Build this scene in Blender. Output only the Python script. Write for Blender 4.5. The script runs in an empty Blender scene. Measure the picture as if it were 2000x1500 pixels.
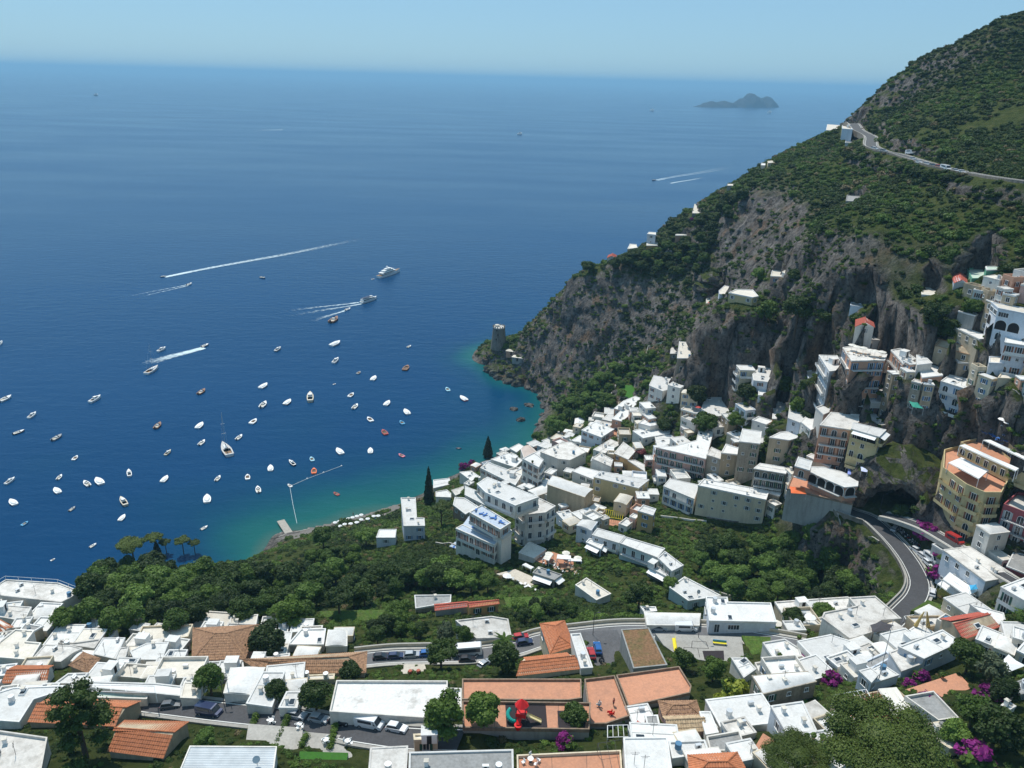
import bpy, bmesh, math, random
import numpy as np
from mathutils import Vector, Matrix
from mathutils.bvhtree import BVHTree
R = math.radians
random.seed(7)
scene = bpy.context.scene
COL = scene.collection

# ---------------------------------------------------------------- camera
CAM_H = 180.0
PITCH, ROLL, FPX = 21.38, 1.5, 1522.0
rot = Matrix.Rotation(R(90 - PITCH), 4, 'X') @ Matrix.Rotation(R(ROLL), 4, 'Z')
cam = bpy.data.cameras.new('camera'); cam_o = bpy.data.objects.new('camera', cam); COL.objects.link(cam_o)
cam_o.matrix_world = Matrix.Translation((0, 0, CAM_H)) @ rot
cam.sensor_width = 36.0; cam.lens = 36.0 * FPX / 2000.0
cam.clip_start = 1.0; cam.clip_end = 250000.0
scene.camera = cam_o

# ---------------------------------------------------------------- daylight
SUN_EL, SUN_AZ = 62.0, -28.0        # azimuth measured from the view direction (+Y), negative = to the left
w = bpy.data.worlds.new('World'); scene.world = w; w.use_nodes = True
nt = w.node_tree; nt.nodes.clear()
sky = nt.nodes.new('ShaderNodeTexSky'); sky.sky_type = 'NISHITA'; sky.sun_disc = False
sky.sun_elevation = R(SUN_EL); sky.sun_rotation = R(SUN_AZ)
sky.altitude = 100; sky.air_density = 1.0; sky.dust_density = 0.3; sky.ozone_density = 1.6
bg = nt.nodes.new('ShaderNodeBackground'); bg.inputs['Strength'].default_value = 0.105
wo = nt.nodes.new('ShaderNodeOutputWorld')
tint = nt.nodes.new('ShaderNodeMix'); tint.data_type = 'RGBA'; tint.blend_type = 'MULTIPLY'; tint.inputs['Factor'].default_value = 1.0
tint.inputs['B'].default_value = (.66, .88, 1.08, 1); nt.links.new(sky.outputs[0], tint.inputs['A']); veil = nt.nodes.new('ShaderNodeMix'); veil.data_type = 'RGBA'; veil.inputs['Factor'].default_value = .62; veil.inputs['B'].default_value = (3.05, 5.4, 7.3, 1)
nt.links.new(tint.outputs['Result'], veil.inputs['A']); nt.links.new(veil.outputs['Result'], bg.inputs[0]); nt.links.new(bg.outputs[0], wo.inputs[0])
sd = bpy.data.lights.new('sun', 'SUN'); sd.energy = 4.2; sd.angle = R(0.55); sd.color = (1.0, 0.95, 0.87)
so = bpy.data.objects.new('sun', sd); COL.objects.link(so)
sdir = Vector((math.sin(R(SUN_AZ)) * math.cos(R(SUN_EL)), math.cos(R(SUN_AZ)) * math.cos(R(SUN_EL)), math.sin(R(SUN_EL))))
so.rotation_euler = sdir.to_track_quat('Z', 'Y').to_euler()
so.location = (0, 0, 400)
vs = scene.view_settings
vs.view_transform = 'Standard'; vs.look = 'None'; vs.gamma = 1.0; vs.exposure = 0.0; vs.use_curve_mapping = False
scene.cycles.max_bounces = 6; scene.cycles.diffuse_bounces = 3; scene.cycles.glossy_bounces = 2
scene.cycles.transparent_max_bounces = 12; scene.cycles.volume_bounces = 0
scene.cycles.use_denoising = True
try: scene.cycles.denoiser = 'OPENIMAGEDENOISE'
except Exception: pass

# ---------------------------------------------------------------- photo pixel <-> place
ROT3 = np.array(rot.to_3x3())
def rays(px, py):
    px = np.asarray(px, float); py = np.asarray(py, float)
    d = np.stack([(px - 1000) / FPX, (750 - py) / FPX, -np.ones_like(px)], -1) @ ROT3.T
    return d / np.linalg.norm(d, axis=-1, keepdims=True)
def on_z(px, py, z):
    d = rays(px, py); t = (z - CAM_H) / d[..., 2]
    return Vector((d[0] * t, d[1] * t, z))
def at_d(px, py, dist):
    d = rays(px, py); t = dist / math.hypot(d[0], d[1])
    return Vector((d[0] * t, d[1] * t, CAM_H + d[2] * t))

# ---------------------------------------------------------------- noise
def _hash(ix, iy, iz, s):
    with np.errstate(over='ignore'):
        h = (ix.astype(np.uint32) * np.uint32(374761393) + iy.astype(np.uint32) * np.uint32(668265263)
             + iz.astype(np.uint32) * np.uint32(2147483647) + np.uint32(s) * np.uint32(974634777))
        h = (h ^ (h >> np.uint32(13))) * np.uint32(1274126177)
        h = h ^ (h >> np.uint32(16))
    return h.astype(np.float64) / 4294967295.0
def vnoise(P, s=0):
    P = np.asarray(P, float); f = np.floor(P); t = P - f; t = t * t * (3 - 2 * t); i = f.astype(np.int64)
    r = 0
    for dx in (0, 1):
        for dy in (0, 1):
            for dz in (0, 1):
                wgt = (t[..., 0] if dx else 1 - t[..., 0]) * (t[..., 1] if dy else 1 - t[..., 1]) * (t[..., 2] if dz else 1 - t[..., 2])
                r = r + wgt * _hash(i[..., 0] + dx, i[..., 1] + dy, i[..., 2] + dz, s)
    return r * 2 - 1
def fbm(P, s=0, octs=4, gain=.5):
    a, r, f = 1.0, 0, 1.0
    for k in range(octs):
        r = r + a * vnoise(P * f + 17.3 * k, s + k); a *= gain; f *= 2.03
    return r

# ---------------------------------------------------------------- materials
MATS = {}
def mat(name, col=(.5, .5, .5), rough=.8, metal=0.0, var=0.0, scale=1.0, spec=.3, bump=0.0, bscale=8.0, col2=None, detail=4):
    if name in MATS: return MATS[name]
    m = bpy.data.materials.new(name); m.use_nodes = True; MATS[name] = m
    n = m.node_tree.nodes; l = m.node_tree.links; b = n['Principled BSDF']
    b.inputs['Roughness'].default_value = rough; b.inputs['Metallic'].default_value = metal
    b.inputs['Specular IOR Level'].default_value = spec
    b.inputs['Base Color'].default_value = (*col, 1)
    m.diffuse_color = (*col, 1)
    if var or col2 or bump:
        g = n.new('ShaderNodeNewGeometry')
        if var or col2:
            t = n.new('ShaderNodeTexNoise'); t.inputs['Scale'].default_value = scale; t.inputs['Detail'].default_value = detail
            l.new(g.outputs['Position'], t.inputs['Vector'])
            r = n.new('ShaderNodeValToRGB'); r.color_ramp.elements[0].position = .35; r.color_ramp.elements[1].position = .68
            c2 = col2 or tuple(c * (1 - var) for c in col)
            r.color_ramp.elements[0].color = (*c2, 1); r.color_ramp.elements[1].color = (*col, 1)
            l.new(t.outputs['Fac'], r.inputs['Fac']); l.new(r.outputs[0], b.inputs['Base Color'])
        if bump:
            t2 = n.new('ShaderNodeTexNoise'); t2.inputs['Scale'].default_value = bscale; t2.inputs['Detail'].default_value = 3
            l.new(g.outputs['Position'], t2.inputs['Vector'])
            bp = n.new('ShaderNodeBump'); bp.inputs['Strength'].default_value = min(1, bump); bp.inputs['Distance'].default_value = .1 * max(1, bump)
            l.new(t2.outputs['Fac'], bp.inputs['Height']); l.new(bp.outputs[0], b.inputs['Normal'])
    return m

def link(o, parent=None):
    COL.objects.link(o)
    if parent is not None: o.parent = parent
    return o
def tag(o, label=None, cat=None, group=None, kind=None):
    if label: o['label'] = label
    if cat: o['category'] = cat
    if group: o['group'] = group
    if kind: o['kind'] = kind
    return o
def mesh_np(name, verts, faces, mats=(), smooth=False, fm=None):
    me = bpy.data.meshes.new(name)
    V = np.asarray(verts, dtype=np.float32); F = np.asarray(faces, dtype=np.int32)
    me.vertices.add(len(V)); me.vertices.foreach_set('co', V.ravel())
    k = F.shape[1]; me.loops.add(F.size); me.loops.foreach_set('vertex_index', F.ravel())
    me.polygons.add(len(F)); me.polygons.foreach_set('loop_start', np.arange(0, F.size, k, dtype=np.int32))
    for m_ in mats: me.materials.append(m_)
    if fm is not None: me.polygons.foreach_set('material_index', np.asarray(fm, dtype=np.int32))
    if smooth: me.polygons.foreach_set('use_smooth', np.ones(len(F), dtype=bool))
    me.update(calc_edges=True); me.validate()
    return me
def mesh_py(name, verts, faces, mats=(), fm=None, smooth=False):
    me = bpy.data.meshes.new(name); me.from_pydata([tuple(v) for v in verts], [], faces)
    for m_ in mats: me.materials.append(m_)
    if fm: me.polygons.foreach_set('material_index', fm)
    if smooth: me.polygons.foreach_set('use_smooth', [True] * len(faces))
    me.update(); return me

# ---------------------------------------------------------------- the lie of the land
# ground heights (z) surveyed at points of the photograph, or points at a known distance (d)
ZP = """-200,1600,74 0,1500,72 300,1500,72 600,1500,75 900,1500,76 1200,1500,78 1500,1500,80 1800,1500,84 2000,1500,86 2200,1600,90
0,1400,64 300,1400,66 500,1390,71 605,1400,71.5 725,1412,72 1000,1400,70 1150,1400,70 1300,1420,72 1500,1400,74 1700,1400,78 2000,1380,82
0,1310,57 200,1300,57 500,1300,56 700,1300,56 815,1290,55.5 930,1275,56 1000,1290,58 1165,1275,61.5 1350,1270,61.5 1500,1300,64 1700,1300,68 1900,1300,73 2000,1300,76
0,1230,52 300,1230,50 600,1200,46 800,1200,46 1000,1200,49 1130,1232,59 1280,1226,60 1420,1240,60 1500,1250,60 1600,1240,60 1700,1205,57 1760,1190,56 1900,1190,60 2000,1190,64
1805,1130,55 1790,1100,55 1740,1050,56 1690,1010,57 1780,1010,58 1860,1060,60 1900,1120,60 2000,1100,66
1400,1130,42 1550,1100,40 1650,1100,42 1500,1040,40 1450,1170,44 1600,1170,47 1700,1130,47
1130,1110,38 1250,1150,40 1350,1200,42 1200,1200,44 1000,1130,36 960,1100,36 1100,1150,38
880,1070,32 780,1062,27 700,1060,21 650,1035,7 600,1060,15 560,1047,2 690,1015,1.5 740,1000,2
600,1130,28 400,1130,34 300,1115,36 500,1100,27 180,1150,34 520,1080,20 420,1098,29 900,1150,38 700,1150,31 800,1110,31 0,1170,42 100,1180,42 300,1170,42 500,1170,37
545,1047,0 600,1037,0 660,1022,0 720,1005,0 790,980,0 830,962,0 890,925,0 940,900,0 1000,880,0 1040,862,0 1055,825,0 1062,790,0 1045,765,0 1000,750,0 965,737,0 953,715,0
480,1040,-3 545,1025,-3 660,1000,-3 800,945,-4 900,900,-4 1000,850,-4 1035,820,-3 1040,790,-3 1000,770,-4 940,745,-6
300,1000,-15 100,1050,-15 -200,1100,-15 0,1000,-20 600,900,-18 900,800,-9 900,700,-15 700,700,-30 0,700,-40 400,500,-60 900,500,-40
870,950,5 930,930,12 950,960,22 900,1000,22 1000,1020,30 860,1010,14 800,1010,14 1050,900,20 1100,880,22 1150,850,20 1200,820,24 1250,800,32 1300,770,40 1330,745,46 1080,830,8 1100,800,9 1150,790,16 1200,755,26 1250,720,36 1080,790,4
1100,950,28 1200,940,34 1300,940,39 1400,940,44 1500,960,48 1600,1000,54 1660,1015,56 1200,1060,36 1350,1050,39 1150,1000,32
1300,860,42 1400,860,48 1500,860,54 1600,900,62 1700,900,66 1400,790,54 1500,770,60 1600,790,70 1720,880,72 1760,820,84 1760,900,74 1820,900,73 1720,960,62
1860,1040,58 1950,1065,62 2000,1010,68
1580,760,74 1500,720,64"""
DP = """1680,800,240 1850,840,223 1920,850,228 2000,860,232 1800,800,230 1750,780,238 1850,780,238 1950,790,236 1980,740,246 1700,720,258 1640,740,262 1800,700,256 1900,680,258 1990,660,262 1700,650,273 1750,650,270 1800,640,272 1900,610,275 2000,600,272 1650,640,282 1700,590,297 1700,530,303 1700,450,316 1800,450,320 1800,560,292 1900,560,285 2000,550,282 1850,500,300 1950,500,294 1950,430,312 1800,400,345 1880,345,362 1780,308,400 1700,275,490 1655,242,560
1650,290,500 1990,350,330 1850,200,480 1950,250,425 1750,220,540 1750,275,440 1650,400,395 1720,340,420 2100,300,380 2100,100,520
1480,370,455 1450,450,440 1420,525,425 1370,560,418 1350,620,408 1300,680,385 1430,592,332 1480,602,326 1370,735,322 1500,705,308 1560,695,298 1620,680,282 1380,612,330 1560,605,316 1640,600,303 1520,550,342 1580,570,325 1600,530,318 1600,460,338 1600,380,400 1540,330,470 1560,420,395 1560,500,345
1400,440,460 1350,480,465 1300,480,468 1250,495,468 1200,510,462 1300,600,430 1200,620,438 1150,600,450 1100,600,470 1090,735,432 1150,720,426 1200,700,422 1250,650,425 1060,640,474 1020,690,470 975,676,488 1000,712,476 1030,735,462 1060,760,446
2200,500,290 2200,800,230 2200,1100,185 2200,1300,160 2100,700,240"""
# ridge points: the ground falls away to the sea behind them
RP = """960,676,492 1000,664,494 1040,628,490 1090,580,480 1120,543,468 1170,520,475 1210,502,478 1260,478,482 1300,440,500 1350,412,512 1400,386,520 1430,368,525 1480,334,532 1530,303,542 1590,277,562 1640,250,575 1680,228,592 1692,198,600 1760,165,592 1800,125,585 1850,98,575 1900,73,562 1950,48,556 2000,24,550 2100,-10,545 2250,-80,540"""
pts = []
for s in ZP.split():
    a, b, z = map(float, s.split(',')); pts.append(tuple(on_z(a, b, z)))
for s in DP.split():
    a, b, d = map(float, s.split(',')); pts.append(tuple(at_d(a, b, d)))
for s in RP.split():
    a, b, d = map(float, s.split(',')); p = at_d(a, b, d); pts.append(tuple(p))
    u = Vector((p.x, p.y, 0)).normalized()
    hh = p.z
    for k, f in ((25, .80), (70, .45), (130, 0.0), (220, -.2)):
        q = p + u * (k * (0.5 if hh < 40 else 1)); pts.append((q.x, q.y, hh * f - (8 if f <= 0 else 0)))
for a, b, z in ((180, 1150, 34), (0, 1165, 42), (-150, 1180, 42), (90, 1160, 40), (300, 1112, 36), (400, 1095, 30), (240, 1130, 35)):
    p = on_z(a, b, z); u = Vector((p.x, p.y, 0)).normalized(); q = p + u * 22; pts.append((q.x, q.y, 0)); q = p + u * 40; pts.append((q.x, q.y, -10))
for x, y, z in ((-300, 60, 60), (0, 30, 85), (200, 20, 95), (420, 60, 150), (560, 200, 220), (620, 400, 260), (700, 560, 250), (-200, 20, 70), (-500, 400, -60), (-500, 900, -90), (0, 900, -90), (300, 900, -80), (700, 900, 20)):
    pts.append((x, y, z))
CP = np.array(pts); C2 = CP[:, :2]
def kern(A, B): return np.sqrt(((A[:, None, :] - B[None, :, :]) ** 2).sum(-1) + 9.0)
n_ = len(CP); K = np.zeros((n_ + 3, n_ + 3)); K[:n_, :n_] = kern(C2, C2) - np.eye(n_) * 1.5
K[:n_, n_] = 1; K[:n_, n_ + 1:] = C2; K[n_, :n_] = 1; K[n_ + 1:, :n_] = C2.T
WT = np.linalg.solve(K, np.concatenate([CP[:, 2], np.zeros(3)]))
def height(XY):
    XY = np.asarray(XY, float).reshape(-1, 2); out = np.zeros(len(XY))
    for i in range(0, len(XY), 20000):
        q = XY[i:i + 20000]; out[i:i + 20000] = kern(q, C2) @ WT[:n_] + WT[n_] + q @ WT[n_ + 1:]
    return out
GX0, GX1, GY0, GY1, GS = -260.0, 600.0, 40.0, 780.0, 2.0
gx = np.arange(GX0, GX1 + .1, GS); gy = np.arange(GY0, GY1 + .1, GS); NX, NY = len(gx), len(gy)
XX, YY = np.meshgrid(gx, gy)
ZZ = height(np.stack([XX.ravel(), YY.ravel()], 1)).reshape(NY, NX)
P3 = np.stack([XX, YY, ZZ * .5], -1)
# ---------------------------------------------------------------- asking the ground
def gh(x, y):
    fx = min(max((x - GX0) / GS, 0), NX - 1.001); fy = min(max((y - GY0) / GS, 0), NY - 1.001)
    i, j = int(fx), int(fy); u, v = fx - i, fy - j
    return (ZZ[j, i] * (1 - u) + ZZ[j, i + 1] * u) * (1 - v) + (ZZ[j + 1, i] * (1 - u) + ZZ[j + 1, i + 1] * u) * v
def ghv(x, y):
    fx = np.clip((x - GX0) / GS, 0, NX - 1.001); fy = np.clip((y - GY0) / GS, 0, NY - 1.001)
    i = fx.astype(int); j = fy.astype(int); u, v = fx - i, fy - j
    return (ZZ[j, i] * (1 - u) + ZZ[j, i + 1] * u) * (1 - v) + (ZZ[j + 1, i] * (1 - u) + ZZ[j + 1, i + 1] * u) * v
TS = np.arange(70, 820, .8)
def hit(px, py, up=0.0, strict=False):
    """where the line of sight through a photo point meets the ground (or a surface 'up' metres above it)"""
    d = rays(px, py); x = d[0] * TS; y = d[1] * TS; z = CAM_H + d[2] * TS
    g = np.maximum(ghv(x, y), 0) + up
    k = np.nonzero(z < g)[0]
    if len(k) == 0: return hit(px, py + 3, up) if py < 1500 and not strict else None
    k = k[0]
    if k == 0: t = TS[0]
    else:
        a, b = z[k - 1] - g[k - 1], z[k] - g[k]; t = TS[k - 1] + (TS[k] - TS[k - 1]) * a / (a - b)
    return Vector((d[0] * t, d[1] * t, CAM_H + d[2] * t))
def project(p):
    q = ROT3.T @ (np.array(p, float) - np.array([0, 0, CAM_H]))
    return 1000 + FPX * q[0] / -q[2], 750 - FPX * q[1] / -q[2]
def inside(poly, X, Y):
    c = np.zeros(np.shape(X), bool); n = len(poly); j = n - 1
    for i in range(n):
        xi, yi, xj, yj = poly[i][0], poly[i][1], poly[j][0], poly[j][1]
        if yi != yj: c ^= ((yi > Y) != (yj > Y)) & (X < (xj - xi) * (Y - yi) / (yj - yi) + xi)
        j = i
    return c
def cells(poly, pad=0):
    xs = [p[0] for p in poly]; ys = [p[1] for p in poly]
    i0 = max(0, int((min(xs) - GX0 - pad) / GS)); i1 = min(NX, int((max(xs) - GX0 + pad) / GS) + 2)
    j0 = max(0, int((min(ys) - GY0 - pad) / GS)); j1 = min(NY, int((max(ys) - GY0 + pad) / GS) + 2)
    return slice(j0, j1), slice(i0, i1)
def grow(poly, d):
    cx = sum(p[0] for p in poly) / len(poly); cy = sum(p[1] for p in poly) / len(poly); out = []
    for p in poly:
        v = Vector((p[0] - cx, p[1] - cy)); L = max(v.length, .1); out.append((cx + v.x * (L + d) / L, cy + v.y * (L + d) / L))
    return out
BARE = np.zeros((NY, NX), bool)          # where no shrubs grow (houses, roads, terraces)
ROCK = np.zeros((NY, NX))                # extra rockiness

# ---------------------------------------------------------------- roads: the ground is levelled along them first
def polyline(pxs, step=2.5):
    P = [hit(*p) for p in pxs]; P = [p for p in P if p]
    # smooth heights, resample with Catmull-Rom
    Q = []
    for i in range(len(P) - 1):
        p0, p1, p2, p3 = P[max(i - 1, 0)], P[i], P[i + 1], P[min(i + 2, len(P) - 1)]
        n = max(2, int((p2 - p1).length / step))
        for k in range(n):
            t = k / n; Q.append(.5 * ((2 * p1) + (p2 - p0) * t + (2 * p0 - 5 * p1 + 4 * p2 - p3) * t * t + (3 * p1 - p0 - 3 * p2 + p3) * t ** 3))
    Q.append(P[-1]); Z = np.array([q.z for q in Q])
    for _ in range(30): Z[1:-1] = (Z[:-2] + 2 * Z[1:-1] + Z[2:]) / 4
    for q, z in zip(Q, Z): q.z = z
    return Q
def leveled(pxs, step=7.0):
    """a road with an easy gradient that keeps its place in the view"""
    Q = []
    for i in range(len(pxs) - 1):
        p0, p1, p2, p3 = [Vector(pxs[min(max(j, 0), len(pxs) - 1)]) for j in (i - 1, i, i + 1, i + 2)]; n = max(2, int((p2 - p1).length / step))
        for k in range(n):
            t = k / n; Q.append(.5 * ((2 * p1) + (p2 - p0) * t + (2 * p0 - 5 * p1 + 4 * p2 - p3) * t * t + (3 * p1 - p0 - 3 * p2 + p3) * t ** 3))
    Q.append(Vector(pxs[-1])); Z = np.array([hit(q.x, q.y).z for q in Q]); f = np.arange(len(Z)); a, b = np.polyfit(f, Z, 1); Z = .25 * Z + .75 * (a * f + b)
    for _ in range(60): Z[1:-1] = (Z[:-2] + 2 * Z[1:-1] + Z[2:]) / 4
    return [on_z(q.x, q.y, z) for q, z in zip(Q, Z)]
ROADS = {
 'hairpin': ([(1640, 992), (1672, 1004), (1700, 1014), (1730, 1040), (1758, 1070), (1782, 1104), (1796, 1138), (1790, 1165), (1768, 1190), (1735, 1222)], 5.6),
 'upper':   ([(1725, 1004), (1750, 1010), (1800, 1028), (1850, 1056), (1905, 1090), (1990, 1140), (2080, 1190)], 3.6),
 'church':  ([(690, 1290), (760, 1283), (830, 1281), (920, 1279), (1000, 1268), (1060, 1250), (1130, 1241), (1210, 1233), (1290, 1233), (1400, 1236), (1500, 1250), (1570, 1262)], 4.6),
 'street':  ([(250, 1368), (330, 1378), (430, 1390), (560, 1404), (640, 1418), (720, 1432), (800, 1442), (900, 1445)], 5.2),
 'coast':   ([(1648, 225), (1664, 236), (1676, 254), (1700, 267), (1702, 284), (1724, 295), (1760, 304), (1820, 321), (1885, 338), (1990, 352), (2060, 360)], 6.0),
}
ROADL = {}
for k in ('upper', 'church', 'street', 'coast', 'hairpin'):
    pl, wd = ROADS[k]
    L = polyline(pl) if k == 'coast' else leveled(pl); ROADL[k] = (L, wd)
    lx = np.array([q.x for q in L]); ly = np.array([q.y for q in L]); lz = np.array([q.z for q in L])
    sj, si = cells([(lx.min(), ly.min()), (lx.max(), ly.max())], 14)
    X, Y = XX[sj, si], YY[sj, si]
    D = np.sqrt((X[..., None] - lx) ** 2 + (Y[..., None] - ly) ** 2); a = D.argmin(-1); d = D.min(-1)
    wgt = np.clip(1 - (d - wd * .5 - 1.5) / 5.0, 0, 1)
    ZZ[sj, si] = ZZ[sj, si] * (1 - wgt) + (lz[a] - .25) * wgt
    BARE[sj, si] |= d < wd * .5 + 1.6
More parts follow.
